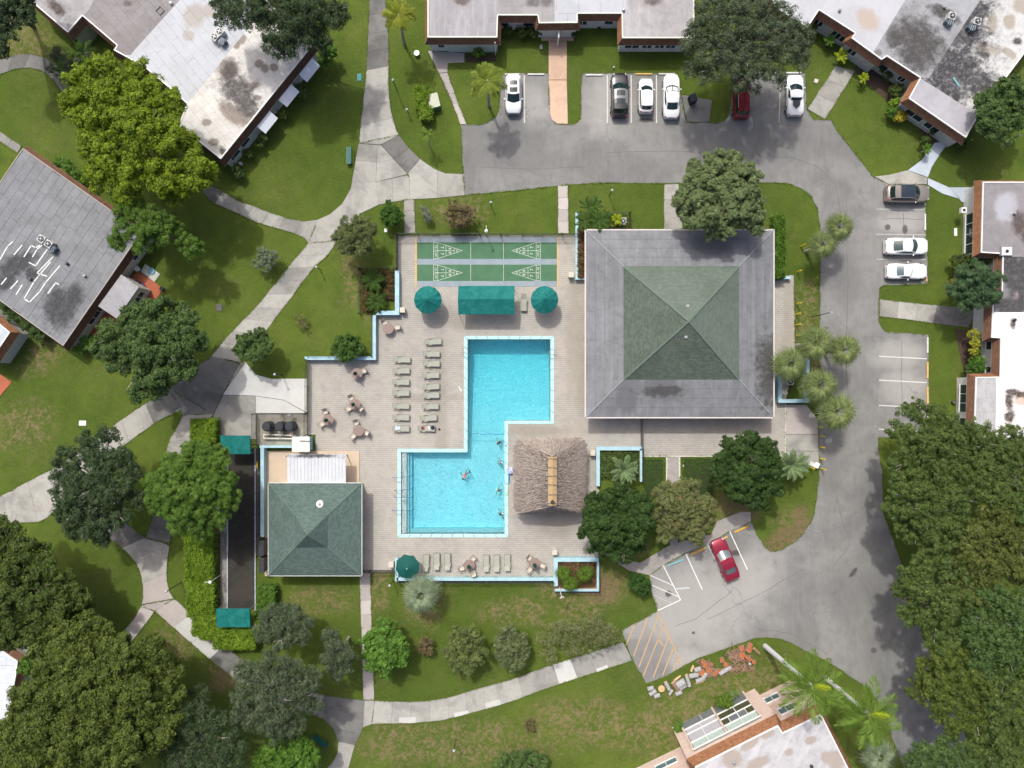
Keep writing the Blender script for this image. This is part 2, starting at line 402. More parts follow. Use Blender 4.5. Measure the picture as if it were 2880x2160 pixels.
def water():
    t = NT('pool_water'); v = t.pos('world')
    tr = t.n('ShaderNodeBsdfTransparent'); tr.inputs[0].default_value = (.97, 1, 1, 1)
    gl = t.n('ShaderNodeBsdfGlossy'); gl.inputs['Roughness'].default_value = .22; gl.inputs[0].default_value = (1, 1, 1, 1)
    n1 = t.n('ShaderNodeTexNoise'); n1.inputs['Scale'].default_value = 3.0; n1.inputs['Detail'].default_value = 5; n1.inputs['Distortion'].default_value = 1.5; t.l(v, n1.inputs['Vector'])
    bn = t.bump(n1.outputs[0], 1.0, .42); t.l(bn, gl.inputs['Normal'])
    fr = t.n('ShaderNodeFresnel'); fr.inputs[0].default_value = 1.33; t.l(bn, fr.inputs['Normal'])
    mx = t.n('ShaderNodeMixShader'); t.l(t.math('MINIMUM', t.math('MULTIPLY', fr.outputs[0], 1.0), 1.0), mx.inputs[0]); t.l(tr.outputs[0], mx.inputs[1]); t.l(gl.outputs[0], mx.inputs[2])
    va = t.n('ShaderNodeVolumeAbsorption'); va.inputs[0].default_value = (.03, .910, .985, 1); va.inputs[1].default_value = .33; t.l(va.outputs[0], t.out.inputs[1])
    t.l(mx.outputs[0], t.out.inputs[0]); return t.m
wp = WP([(1315.3, 954.3), (1547.7, 954.3), (1547.7, 1182.7), (1418.7, 1182.7), (1418.7, 1500.7), (1128.3, 1500.7), (1128.3, 1272.3), (1315.3, 1272.3)])
wt = struct(MB().prism(wp, -2.9, -.09, bottom=True).build('pool_water', water()))

# ------------------------------------------------------------------ concrete paths made of slabs
def resample(pl, n):
    P = [Vector(p) for p in pl]; L = [0]
    for i in range(1, len(P)): L.append(L[-1] + (P[i] - P[i - 1]).length)
    out = []
    for k in range(n + 1):
        t = L[-1] * k / n; i = 1
        while i < len(L) - 1 and L[i] < t: i += 1
        u = (t - L[i - 1]) / max(1e-9, L[i] - L[i - 1]); out.append(P[i - 1].lerp(P[i], u))
    return out
def slab(poly, z0, z1, m, parent, gap=.35):
    c = Vector((sum(p[0] for p in poly) / len(poly), sum(p[1] for p in poly) / len(poly)))
    q = []
    for p in poly:
        d = Vector((p[0], p[1])) - c; l = max(d.length, 1e-6); q.append(tuple(c + d * (1 - gap / l)))
    return MB().prism(WP(q), z0, z1).build('slab', m, parent)
EDGES = []
def path(strips=(), polys=(), base=CONC, tones=None, name='path', z=.05):
    """strips: (left, right, n, {index: material}); polys: (polygon, material)"""
    bed = MB(); jobs = []
    for st in strips:
        L_, R_, k = st[0], st[1], st[2]; over = st[3] if len(st) > 3 else {}
        a, b = resample(L_, k * 3), resample(R_, k * 3)
        EDGES.append([tuple(p) for p in a] + [tuple(p) for p in reversed(b)])
        for i in range(k):
            s_ = slice(i * 3, i * 3 + 4)
            poly = [tuple(p) for p in a[s_]] + [tuple(p) for p in reversed(b[s_])]
            jobs.append((poly, over.get(i, base)))
    for p in polys: jobs.append((p[0], p[1] if p[1] else base))
    for poly, m in jobs: bed.prism(WP(poly), None, .006)
    root = struct(bed.build(name, BED))
    for poly, m in jobs: slab(poly, .008, z, m, root)
    return root
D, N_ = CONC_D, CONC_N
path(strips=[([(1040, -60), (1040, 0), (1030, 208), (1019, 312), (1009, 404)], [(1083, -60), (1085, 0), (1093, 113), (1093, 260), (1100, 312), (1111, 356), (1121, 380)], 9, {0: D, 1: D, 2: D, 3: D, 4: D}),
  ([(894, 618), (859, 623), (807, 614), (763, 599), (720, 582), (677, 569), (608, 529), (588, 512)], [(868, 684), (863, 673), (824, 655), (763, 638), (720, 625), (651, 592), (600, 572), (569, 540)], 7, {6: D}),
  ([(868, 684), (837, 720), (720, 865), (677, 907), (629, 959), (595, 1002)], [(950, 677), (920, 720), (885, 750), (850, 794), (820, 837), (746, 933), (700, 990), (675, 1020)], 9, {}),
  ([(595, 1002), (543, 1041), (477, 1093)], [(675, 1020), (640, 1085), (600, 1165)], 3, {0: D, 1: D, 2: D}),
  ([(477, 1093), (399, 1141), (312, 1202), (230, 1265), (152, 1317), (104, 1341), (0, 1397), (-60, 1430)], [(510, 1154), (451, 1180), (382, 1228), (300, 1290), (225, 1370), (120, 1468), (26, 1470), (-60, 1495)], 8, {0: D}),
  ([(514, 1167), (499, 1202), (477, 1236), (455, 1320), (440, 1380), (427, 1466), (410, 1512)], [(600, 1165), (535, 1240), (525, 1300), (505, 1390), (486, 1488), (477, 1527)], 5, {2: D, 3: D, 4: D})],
  polys=[([(1009, 403), (1121, 380), (1072, 407)], None), ([(1009, 404), (1062, 408), (1060, 455), (1000, 452)], None), ([(1000, 452), (1060, 455), (1057, 512), (990, 512)], None),
  ([(990, 512), (1057, 512), (1067, 575), (1037, 590), (1010, 602), (963, 573), (987, 530)], None),
  ([(1062, 408), (1072, 409), (1108, 449), (1060, 458)], None), ([(1060, 458), (1108, 449), (1147, 490), (1057, 512)], None),
  ([(1057, 512), (1104, 502), (1105, 568), (1072, 575), (1067, 575)], None), ([(1104, 502), (1144, 493), (1152, 500), (1153, 561), (1105, 568)], None),
  ([(1073, 408), (1121, 380), (1150, 417), (1109, 449)], D), ([(1109, 449), (1150, 417), (1182, 448), (1148, 489)], D),
  ([(1148, 488), (1182, 448), (1215, 471), (1230, 479), (1230, 557), (1153, 561), (1152, 500)], None),
  ([(1230, 479), (1254, 488), (1306, 490), (1306, 549), (1230, 557)], None),
  ([(963, 573), (1012, 603), (985, 635), (928, 603)], None), ([(928, 603), (985, 635), (950, 677), (868, 684), (894, 618)], None),
  ([(477, 1093), (600, 1165), (514, 1167), (510, 1154)], D),
  ([(690, 1018), (720, 1054), (763, 1065), (863, 1065), (863, 1160), (800, 1125), (720, 1113), (625, 1110)], N_),
  ([(625, 1111), (720, 1114), (720, 1235), (612, 1235), (600, 1170)], None), ([(720, 1114), (800, 1126), (863, 1162), (720, 1162)], N_), ([(675, 1020), (690, 1020), (627, 1110), (601, 1163)], None)])
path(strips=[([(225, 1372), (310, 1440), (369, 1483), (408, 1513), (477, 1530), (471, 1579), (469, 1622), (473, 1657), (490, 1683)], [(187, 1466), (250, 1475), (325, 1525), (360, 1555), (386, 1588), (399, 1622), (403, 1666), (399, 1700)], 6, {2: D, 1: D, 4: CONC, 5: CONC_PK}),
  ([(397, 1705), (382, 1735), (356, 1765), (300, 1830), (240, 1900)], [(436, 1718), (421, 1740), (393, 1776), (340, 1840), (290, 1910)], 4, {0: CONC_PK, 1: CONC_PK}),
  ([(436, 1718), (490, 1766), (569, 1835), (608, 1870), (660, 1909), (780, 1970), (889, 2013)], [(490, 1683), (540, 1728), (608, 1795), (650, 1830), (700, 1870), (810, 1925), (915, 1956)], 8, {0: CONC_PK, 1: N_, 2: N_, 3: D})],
  polys=[([(399, 1702), (490, 1685), (436, 1717), (400, 1707)], CONC_PK)])
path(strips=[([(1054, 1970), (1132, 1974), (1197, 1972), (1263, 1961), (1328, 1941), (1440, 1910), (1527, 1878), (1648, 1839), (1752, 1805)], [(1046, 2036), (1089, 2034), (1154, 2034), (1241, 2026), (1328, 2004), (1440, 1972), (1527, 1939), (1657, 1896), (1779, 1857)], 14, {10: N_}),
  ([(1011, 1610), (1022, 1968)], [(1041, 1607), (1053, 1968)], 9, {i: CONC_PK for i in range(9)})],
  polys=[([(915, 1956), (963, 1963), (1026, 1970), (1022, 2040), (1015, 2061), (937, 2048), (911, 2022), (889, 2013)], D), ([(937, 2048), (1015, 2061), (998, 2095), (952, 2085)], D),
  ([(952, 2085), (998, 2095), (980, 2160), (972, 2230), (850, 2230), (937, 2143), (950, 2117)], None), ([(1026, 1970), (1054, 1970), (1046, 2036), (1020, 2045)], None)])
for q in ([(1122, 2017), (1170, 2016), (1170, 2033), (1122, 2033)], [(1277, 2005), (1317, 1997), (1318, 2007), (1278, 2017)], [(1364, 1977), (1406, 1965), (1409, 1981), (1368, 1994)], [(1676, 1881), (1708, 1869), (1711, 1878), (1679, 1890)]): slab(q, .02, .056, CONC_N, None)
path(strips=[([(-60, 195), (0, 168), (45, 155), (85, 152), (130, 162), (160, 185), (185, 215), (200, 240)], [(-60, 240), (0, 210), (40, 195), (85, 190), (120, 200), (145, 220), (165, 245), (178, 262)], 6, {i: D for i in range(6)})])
path(strips=[([(-60, 335), (0, 370), (62, 412)], [(-60, 365), (0, 398), (50, 430)], 4)])
path(strips=[([(2270, 306), (2350, 185)], [(2320, 336), (2405, 200)], 3, {})], base=CONC)
path(polys=[([(2459, 497), (2500, 492), (2552, 479), (2607, 500), (2607, 518), (2500, 518)], CONC), ([(2553, 479), (2590, 452), (2615, 420), (2628, 402), (2675, 393), (2645, 430), (2620, 470), (2609, 499)], CONC_B),
  ([(2609, 501), (2668, 527), (2700, 560), (2650, 545), (2609, 520)], CONC_B), ([(2668, 527), (2740, 527), (2740, 575), (2704, 568)], CONC_B)])
path(strips=[([(2472, 841), (2540, 850), (2615, 856), (2745, 868)], [(2472, 890), (2540, 897), (2615, 908), (2725, 922)], 5, {3: D, 4: D})])
path(polys=[([(1522, 92), (1614, 92), (1614, 115), (1522, 115)], CONC_P), ([(1543, 116), (1594, 116), (1594, 225), (1543, 225)], CONC_P), ([(1543, 226), (1594, 226), (1597, 349), (1566, 349), (1552, 336), (1546, 317)], CONC_P)])
path(polys=[([(1203, 143), (1306, 150), (1306, 176), (1260, 178), (1258, 203), (1235, 206)], CONC_PK)], strips=[([(1235, 207), (1268, 280), (1295, 350)], [(1258, 204), (1285, 280), (1312, 349)], 5, {i: CONC_PK for i in range(5)})])
path(strips=[([(1135, 562), (1137, 657)], [(1166, 560), (1168, 657)], 3)])
path(strips=[([(1569, 523), (1569, 657)], [(1597, 521), (1600, 657)], 4, {i: CONC_PK for i in range(4)})])
path(strips=[([(1867, 518), (1867, 645)], [(1908, 518), (1920, 645)], 3)])
path(polys=[([(1917, 267), (2003, 282), (1994, 344), (1932, 344)], CONC_D)], z=.045)
path(polys=[([(2210, 1138), (2266, 1138), (2300, 1180), (2301, 1222), (2210, 1222)], CONC_PK), ([(2210, 1223), (2301, 1223), (2302, 1268), (2210, 1268)], CONC), ([(2210, 1269), (2302, 1269), (2303, 1312), (2265, 1316), (2210, 1292)], CONC)], z=.055)
# brick walks
struct(MB().prism(WP([(1683, 1540), (1722, 1566), (1800, 1583), (1844, 1557), (1880, 1536), (1926, 1520), (2000, 1503), (2017, 1466), (2082, 1440), (2111, 1440), (2111, 1467), (2048, 1495), (1996, 1528), (1926, 1556), (1865, 1589), (1826, 1617), (1770, 1605), (1718, 1572)]), 0, .03).build('brick_walk', PAVER2))
struct(MB().prism(WP([(1876, 1284), (1911, 1284), (1911, 1372), (1905, 1540), (1885, 1540), (1880, 1372)]), 0, .032).build('brick_walk', PAVER2))
KERB = plain('pale_kerb', (.55, .52, .45), .85, .15, coord='world')
for (x0, y0, x1, y1) in ((1873, 1284, 1877, 1372), (1909, 1284, 1913, 1372), (1806, 1282, 2209, 1285), (2207, 1137, 2210, 1283)):
    struct(MB().prism(WP([(x0, y0), (x1, y0), (x1, y1), (x0, y1)]), 0, .07).build('kerb', KERB))
# patios
struct(MB().prism(WP([(390, 764), (436, 794), (453, 808), (452, 825), (429, 852), (363, 911), (287, 943), (262, 950), (255, 925), (279, 891), (355, 798), (372, 775)]), 0, .06).build('red_patio', RED_P))
struct(MB().prism(WP([(409, 742), (451, 771), (435, 793), (397, 764)]), 0, .07).build('white_pad', CONC_N))
struct(MB().prism(WP([(-40, 1030), (0, 1052), (34, 1075), (0, 1115), (-40, 1150)]), 0, .06).build('red_patio', RED_P))
struct(MB().prism(WP([(745, 1268), (1011, 1268), (1011, 1620), (745, 1620)]), 0, .05).build('tan_slab', CONC_T))
struct(MB().prism(WP([(722, 1163), (866, 1163), (866, 1250), (745, 1258), (722, 1250)]), 0, .05).build('equipment_pad', concrete('stained_pad', (.34, .33, .28), (.19, .17, .13), .8)))
struct(MB().prism(WP([(2690, 1062), (2742, 1062), (2742, 1220), (2690, 1220)]), 0, .03).build('mulch_bed', plain('mulch', (.33, .20, .12), .95, .4, 30, coord='world')))
SOIL = plain('planting_soil', (.075, .05, .035), .95, .4, 12, coord='world')
for q in ([(1350, 152), (1395, 152), (1395, 172), (1310, 176), (1308, 152)], [(2420, 150), (2530, 255), (2500, 290), (2400, 200)], [(2530, 300), (2600, 380), (2625, 405), (2650, 400), (2600, 340), (2550, 290)],
          [(2685, 925), (2745, 930), (2745, 1060), (2712, 1055), (2700, 1000)], [(2685, 715), (2800, 730), (2790, 830), (2700, 830)], [(640, 450), (900, 165), (880, 150), (620, 445)]):
    struct(MB().prism(WP(q), None, .012).build('planting_bed', SOIL))
# ------------------------------------------------------------------ roofs and buildings
def roof_mat(name, base, alt, seams=None, stains=(), stain_col=(.10, .085, .075), stains2=(), stain2_col=(.30, .26, .22), rot=0.0, rough=.8, blot=.4, wob=1.1, streak=0.0):
    t = NT(name); v = t.pos('world')
    mp = t.n('ShaderNodeMapping'); mp.inputs['Rotation'].default_value = (0, 0, rot); t.l(v, mp.inputs[0]); rv = mp.outputs[0]
    a = t.noise(v, .28, 7, .68, .9, .38, .64); b = t.noise(v, 1.3, 8, .75, .3, .42, .7); f = t.noise(v, 9, 5, .75, 0, .3, .7)
    c = t.mix(t.math('MULTIPLY', a, .75), base, alt)
    c = t.mix(t.math('MULTIPLY', b, blot), c, tuple(x * .62 for x in alt[:3]))
    if streak: c = t.mix(t.math('MULTIPLY', t.noise(rv, 1.0, 6, .7, .2, .45, .68, stretch=(1.4, .14, 1)), streak), c, tuple(min(1, x * 1.35) for x in base[:3]))
    if stains2: c = t.mix(t.math('MULTIPLY', t.spots(v, stains2, wob, 1.1, .3), .85), c, stain2_col)
    if stains:
        halo = t.spots(v, [(x, y, rx * 1.55, ry * 1.55, a_) for (x, y, rx, ry, a_) in stains], wob * 1.6, .8, .75)
        c = t.mix(t.math('MULTIPLY', halo, t.math('MULTIPLY', t.noise(v, 1.7, 8, .8, .6, .44, .60), .75)), c, tuple(q * 1.6 + .03 for q in stain_col))
        core = t.spots(v, stains, wob * 1.35, 1.5, .42)
        c = t.mix(t.math('MULTIPLY', core, t.math('ADD', t.math('MULTIPLY', t.noise(v, 2.4, 7, .8, .3, .34, .56), .34), .66)), c, tuple(q * .7 for q in stain_col))
    c = t.mix(t.math('MULTIPLY', f, .16), c, (.12, .115, .11))
    nr = t.bump(f, .3, .01)
    if seams:
        br = t.n('ShaderNodeTexBrick'); br.inputs['Scale'].default_value = 1; br.inputs['Brick Width'].default_value = seams[0]; br.inputs['Row Height'].default_value = seams[1]
        br.inputs['Mortar Size'].default_value = .022; br.inputs['Mortar Smooth'].default_value = .3; t.l(rv, br.inputs['Vector'])
        br.inputs['Color1'].default_value = (.25, .25, .25, 1); br.inputs['Color2'].default_value = (.9, .9, .9, 1)
        sp = t.n('ShaderNodeSeparateColor'); t.l(br.outputs['Color'], sp.inputs[0])
        c = t.mix(t.math('MULTIPLY', sp.outputs[0], .10), c, (.6, .6, .62))
        brk = t.noise(v, .9, 4, .7, 0, .35, .6)
        c = t.mix(t.math('MULTIPLY', t.math('MULTIPLY', br.outputs['Fac'], brk), .55), c, (.07, .07, .072))
        nr = t.bump(t.math('SUBTRACT', 1.0, br.outputs['Fac']), .4, .01, nr)
    return t.fin(c, rough, nr, .3)
def shingle_mat(name, a, b, w_=.32, h_=.16, face=None):
    t = NT(name); v = t.pos('world')
    oi = t.n('ShaderNodeObjectInfo')
    src = t.n('ShaderNodeUVMap').outputs[0]
    br = t.n('ShaderNodeTexBrick'); br.inputs['Scale'].default_value = 1; br.inputs['Brick Width'].default_value = w_; br.inputs['Row Height'].default_value = h_
    br.inputs['Mortar Size'].default_value = .012; br.inputs['Mortar Smooth'].default_value = .4; br.inputs['Bias'].default_value = 0
    br.inputs['Color1'].default_value = (0, 0, 0, 1); br.inputs['Color2'].default_value = (1, 1, 1, 1); t.l(src, br.inputs['Vector'])
    sp = t.n('ShaderNodeSeparateColor'); t.l(br.outputs['Color'], sp.inputs[0])
    c = t.mix(sp.outputs[0], a, b)
    c = t.mix(t.math('MULTIPLY', t.noise(v, .35, 5, .65, .4, .42, .7), .28), c, tuple(x * .45 for x in a[:3]))
    c = t.mix(t.math('MULTIPLY', t.noise(v, 12, 4, .75, 0, .35, .7), .12), c, tuple(min(1, x * 1.5) for x in b[:3]))
    c = t.mix(t.math('MULTIPLY', br.outputs['Fac'], .45), c, tuple(x * .35 for x in a[:3]))
    return t.fin(c, .9, t.bump(t.math('SUBTRACT', 1.0, br.outputs['Fac']), .5, .02), .2)
SH_BROWN = shingle_mat('brown_shingles', (.135, .070, .046), (.215, .115, .075), .22, .15)
SH_DARK = shingle_mat('dark_brown_shingles', (.085, .045, .034), (.13, .07, .05), .22, .15)
SH_ORANGE = shingle_mat('orange_shingles', (.20, .09, .045), (.33, .16, .085), .22, .14)
SH_GREEN = shingle_mat('green_shingles', (.108, .140, .114), (.150, .182, .150), .30, .17)
SH_TEAL = shingle_mat('grey_green_shingles', (.075, .115, .103), (.118, .165, .147), .30, .17)
WALLW = plain('white_wall', (.62, .62, .60), .8, .10, 2, coord='world')
WALLC = plain('cream_wall', (.52, .49, .42), .8, .12, 2, coord='world')
WALLP = plain('pink_wall', (.62, .48, .42), .8, .10, 1.5, coord='world')
WALLG = plain('grey_wall', (.48, .47, .46), .8, .12, 2, coord='world')
TRIM = plain('white_trim', (.72, .72, .70), .5, .08)
METAL = plain('grey_metal', (.38, .40, .41), .4, .12, metal=.5)
DKMET = plain('dark_metal', (.035, .037, .04), .5, .2)
GLASSM = plain('dark_window_glass', (.025, .04, .05), .08, .2, spec=.6)
GLASSB = plain('blue_window_glass', (.10, .17, .19), .1, .2, spec=.6)
GUTTER = plain('pale_gutter', (.62, .66, .56), .5, .1)

def face_obj(name, pts, mat, parent, uv=True, label=None):
    """one planar face, uv along its first edge, in metres"""
    P = [Vector(p) for p in pts]; off = Vector((0, 0, 0)); p = parent
    while p is not None: off += p.location; p = p.parent
    me = bpy.data.meshes.new(name); me.from_pydata([tuple(q - off) for q in P], [], [tuple(range(len(P)))]); me.materials.append(mat)
    e = (P[1] - P[0]).normalized(); nrm = (P[1] - P[0]).cross(P[2] - P[0]).normalized(); f = nrm.cross(e)
    ul = me.uv_layers.new(name='uv')
    for i, l in enumerate(me.loops):
        q = P[l.vertex_index] - P[0]; ul.data[i].uv = (q.dot(e), q.dot(f))
    o = bpy.data.objects.new(name, me); COL.objects.link(o); o.parent = parent
    if label: o['label'] = label
    return o

def building(name, label, roof_px, sections, zt=3.1, ze=2.3, out=.4, wall=WALLW, mans=SH_BROWN, mans_over={}, wall_out=0.0, trim=TRIM, windows=(), thick=.08, tw=.10):
    """roof_px: outline at height zt as seen in the photograph. Mansard slopes out and down to ze, walls stand below the roof edge."""
    rp = [W(p[0], p[1], zt) for p in roof_px]
    cx = sum(p.x for p in rp) / len(rp); cy = sum(p.y for p in rp) / len(rp)
    root = thing(name, label, 'building', (cx, cy, 0))
    P = [Vector((p.x, p.y)) for p in rp]; n = len(P)
    ar = sum(P[i].x * P[(i + 1) % n].y - P[(i + 1) % n].x * P[i].y for i in range(n))
    if ar < 0: P.reverse(); idx = list(range(n))[::-1]
    else: idx = list(range(n))
    def offset(d):
        o = []
        for i in range(n):
            a, b, c = P[i - 1], P[i], P[(i + 1) % n]
            d1 = (b - a).normalized(); d2 = (c - b).normalized(); n1 = Vector((d1.y, -d1.x)); n2 = Vector((d2.y, -d2.x))
            m = n1 + n2; k = max(.35, 1 + n1.dot(n2)); o.append(b + m * (d / k))
        return o
    O = offset(out); Wl = offset(wall_out - .02)
    for i, (poly, m) in enumerate(sections):
        nm = 'roof'
        MB().prism([tuple(W(p[0], p[1], zt)[:2]) for p in poly], zt - .10, zt + .004 * (i % 3)).build(nm, m, root)
    for i in range(n):
        j = (i + 1) % n
        # edge key = original index of the start vertex of the edge in roof_px order
        key = idx[i] if ar > 0 else idx[j]
        m = mans_over.get(key, mans)
        a, b, c, d = P[i], P[j], O[j], O[i]
        if (b - a).length > .25 and m is not None:
            face_obj('mansard_slope', [(d.x, d.y, ze), (c.x, c.y, ze), (b.x, b.y, zt - .02), (a.x, a.y, zt - .02)], m, root)
        # roof edge trim
        e = (b - a)
        if e.length > .25:
            q = e.normalized(); nn = Vector((q.y, -q.x))
            aa, bb = a + nn * .03, b + nn * .03
            MB().prism([tuple(aa), tuple(bb), tuple(b - nn * tw), tuple(a - nn * tw)], zt - .06, zt + .05 + .003 * (i % 2)).build('roof_edge', trim, root)
    # soffit and walls
    MB().prism([tuple(p) for p in O], ze - .04, ze - .005, top=True, bottom=True).build('soffit', wall, root)
    wb = MB()
    for i in range(n):
        j = (i + 1) % n; a, b = Wl[i], Wl[j]
        wb.add([(a.x, a.y, 0), (b.x, b.y, 0), (b.x, b.y, ze - .02), (a.x, a.y, ze - .02)], [(0, 1, 2, 3)])
    wb.build('wall', wall, root)
    for (key, t0, t1, z0, z1, panes) in windows:
        i = idx.index(key) if ar > 0 else idx.index((key + 1) % n)
        j = (i + 1) % n; a, b = Wl[i], Wl[j]
        if ar < 0: t0, t1 = 1 - t1, 1 - t0
        window(root, a.lerp(b, t0), a.lerp(b, t1), z0, z1, panes)
    return root, P, O, Wl
def window(root, a, b, z0, z1, panes=2, glass=None, rows=1):
    e = (b - a); L = e.length; q = e.normalized(); nn = Vector((q.y, -q.x)); ang = math.atan2(q.y, q.x)
    m = (a + b) / 2 + nn * .02
    fr = MB()
    fr.box((m.x, m.y, z1), (L, .10, .07), ang); fr.box((m.x + nn.x * .03, m.y + nn.y * .03, z0), (L + .1, .16, .07), ang)
    for k in range(panes + 1):
        p = a.lerp(b, k / panes) + nn * .02
        fr.box((p.x, p.y, (z0 + z1) / 2), (.07, .09, z1 - z0 - .071), ang)
    for r_ in range(1, rows): fr.box((m.x, m.y, z0 + (z1 - z0) * r_ / rows), (L - .075, .085, .05), ang)
    w_ = fr.build('window', TRIM, root)
    g = m - nn * .005
    MB().box((g.x, g.y, (z0 + z1) / 2), (L - .08, .03, z1 - z0 - .08), ang).build('pane', glass or GLASSM, w_)
    return w_

wx = lambda px, py, z=3.1: W(px, py, z)
def st(lst, z=3.1): return [(W(a, b, z).x, W(a, b, z).y, c / S, d / S, math.radians(-e)) for (a, b, c, d, e) in lst]

# --- top-left long house
A1 = math.radians(51.3)
B1S = [([(60, -60), (95, 9), (191, 91), (232, 44), (250, 28), (290, -60)], roof_mat('roof_b1a', (.42, .42, .44), (.30, .28, .28), None, st([(160, 22, 30, 14, 40)]), (.10, .07, .06))),
       ([(232, 44), (330, 128), (321, 141), (347, 155), (367, 155), (380, 139), (560, -60), (290, -60), (250, 28)], roof_mat('roof_b1b', (.26, .24, .24), (.20, .18, .18), (2.8, .95), st([(358, 10, 12, 8, 0)]), (.12, .10, .09), rot=A1)),
       ([(347, 155), (410, 191), (495, 262), (527, 292), (690, 90), (740, 20), (680, -60), (560, -60), (380, 139), (367, 155)], roof_mat('roof_b1c', (.50, .525, .56), (.44, .46, .49), (2.8, .95), (), (.1, .1, .1), st([(545, 45, 30, 34, 30), (530, 100, 16, 14, 0), (590, 30, 20, 20, 0)]), (.38, .34, .30), rot=A1, blot=.15)),
       ([(527, 292), (503, 352), (621, 447), (876, 130), (790, 55), (740, 20), (690, 90)], roof_mat('roof_b1d', (.70, .68, .64), (.56, .54, .50), (2.6, .95), st([(672, 262, 34, 60, -38), (645, 205, 26, 30, 20), (700, 300, 26, 28, 0), (625, 425, 14, 8, 60)]), (.07, .055, .048),
          st([(640, 190, 30, 26, 0), (655, 320, 45, 20, 40), (728, 178, 12, 12, 20), (745, 192, 11, 11, 20), (770, 190, 12, 11, 20), (690, 330, 40, 20, 30), (580, 345, 12, 10, 0), (710, 240, 20, 10, 0), (600, 400, 14, 10, 0), (725, 275, 12, 8, 0), (680, 110, 14, 14, 0), (665, 125, 10, 12, 0)]), (.20, .155, .115), rot=A1, wob=1.3))]
b1, P1, O1, W1 = building('flat_roofed_house', 'long house at top left with white, taupe and brown stained roof sections',
  [(60, -60), (95, 9), (191, 91), (232, 44), (330, 128), (321, 141), (347, 155), (410, 191), (495, 262), (527, 292), (503, 352), (621, 447), (876, 130), (690, -60)], B1S, mans=SH_DARK, trim=TRIM,
  windows=[(11, .04, .13, .9, 2.1, 1), (11, .16, .24, .9, 2.1, 1), (11, .34, .47, .9, 2.0, 2), (11, .58, .72, .9, 2.0, 2), (11, .80, .94, .9, 2.0, 2)], mans_over={2: SH_BROWN, 3: SH_BROWN, 1: SH_BROWN})
AWN = plain('white_awning', (.74, .77, .83), .45, .05, coord='world')
def awning(root, a, b, proj, z1, z0, nn, mat=AWN, ribs=8):
    m = MB(); k = ribs
    for i in range(k):
        p, q = a.lerp(b, i / k), a.lerp(b, (i + 1) / k - .02 / k)
        zz = .012 * (i % 2)
        m.add([(p.x, p.y, z1 + zz), (q.x, q.y, z1 + zz), (q.x + nn.x * proj, q.y + nn.y * proj, z0 + zz), (p.x + nn.x * proj, p.y + nn.y * proj, z0 + zz),
               (p.x, p.y, z1 + zz - .03), (q.x, q.y, z1 + zz - .03), (q.x + nn.x * proj, q.y + nn.y * proj, z0 + zz - .03), (p.x + nn.x * proj, p.y + nn.y * proj, z0 + zz - .03)],
              [(0, 3, 2, 1), (4, 5, 6, 7), (0, 1, 5, 4), (1, 2, 6, 5), (2, 3, 7, 6), (3, 0, 4, 7)])
    return m.build('window_awning', mat, root)
for (c1, c2) in (((725, 353), (804 - 55, 353)),):
    pass
ea, eb = W(621, 447, 3.1).xy, W(876, 130, 3.1).xy
ed = (eb - ea).normalized(); en = Vector((ed.y, -ed.x))
if en.x < 0: en = -en
for (t0, t1) in ((.335, .475), (.575, .715), (.80, .95)):
    awning(b1, ea.lerp(eb, t0) + en * .42, ea.lerp(eb, t1) + en * .42, .95, 2.25, 1.75, en)
MB().prism([tuple(p) for p in (W(235, 72, .1).xy, W(276, 92, .1).xy, W(250, 132, .1).xy, W(214, 108, .1).xy)], 0, 2.0).build('pale_green_shed_roof', plain('pale_green_roof', (.42, .44, .30), .7, .1), b1)

# --- grey roofed house on the left: every roofing sheet is a piece
B2R = [(65, 418), (398, 652), (178, 972), (-150, 737)]
ROLL = roof_mat('grey_roll_roofing', (.235, .242, .256), (.175, .18, .19), None, st([(170, 865, 44, 54, .6), (48, 745, 60, 26, -30), (205, 840, 24, 40, 20), (15, 795, 30, 18, -30), (90, 770, 20, 20, 0)]), (.06, .062, .07), blot=.35, streak=.15, rot=-.6)
b2, P2, O2, W2_ = building('grey_roofed_house', 'house at the left edge with grey felt sheet roof and white sealant lines', B2R, [(B2R, plain('roof_joint', (.10, .10, .105), .9, .2))], mans=SH_DARK, mans_over={0: SH_BROWN}, wall=WALLC, trim=plain('beige_trim', (.40, .36, .32), .6, .1), tw=.05,
  windows=[(1, .12, .22, .9, 2.0, 2), (1, .62, .80, .8, 2.0, 3)])
def sheets():
    o = W(65, 418, 3.1).xy; u = (W(398, 652, 3.1).xy - o); v = (W(178, 972, 3.1).xy - W(398, 652, 3.1).xy)
    Lu, Lv = u.length, v.length; u.normalize(); v.normalize()
    v0 = -.06
    rows = int(Lu / .97) + 1; rr = random.Random(4); LW = (W(178, 972, 3.1).xy - W(-150, 737, 3.1).xy).length
    k = 0
    for i in range(rows):
        x0 = Lu - (i + 1) * .97 + .015; x1 = Lu - i * .97 - .015
        x0 = max(x0, .06); x1 = min(x1, Lu - .05)
        if x1 - x0 < .2: continue
        y = .06 - rr.random() * 2.2
        while y < Lv:
            ln = rr.uniform(2.2, 3.4); ya = max(.06, y) + .015; yb = min(Lv - .06, y + ln) - .015; y += ln
            if yb - ya < .2: continue
            q = [o + u * a + v * b for a, b in ((x0, ya), (x1, ya), (x1, yb), (x0, yb))]
            if max(p.x for p in q) < -60: continue
            MB().prism([tuple(p) for p in q], 3.104, 3.112 + .005 * ((i + k) % 3)).build('roofing_sheet', ROLL2 if False else ROLL, b2); k += 1
sheets()
SEAL = plain('white_sealant', (.72, .72, .70), .7, .1)
DIRT = plain('dark_tar_stain', (.07, .072, .08), .9, .25, 3, coord='world')
sl = MB()
def zpt(x, y): return W(x, y, 3.13).xy
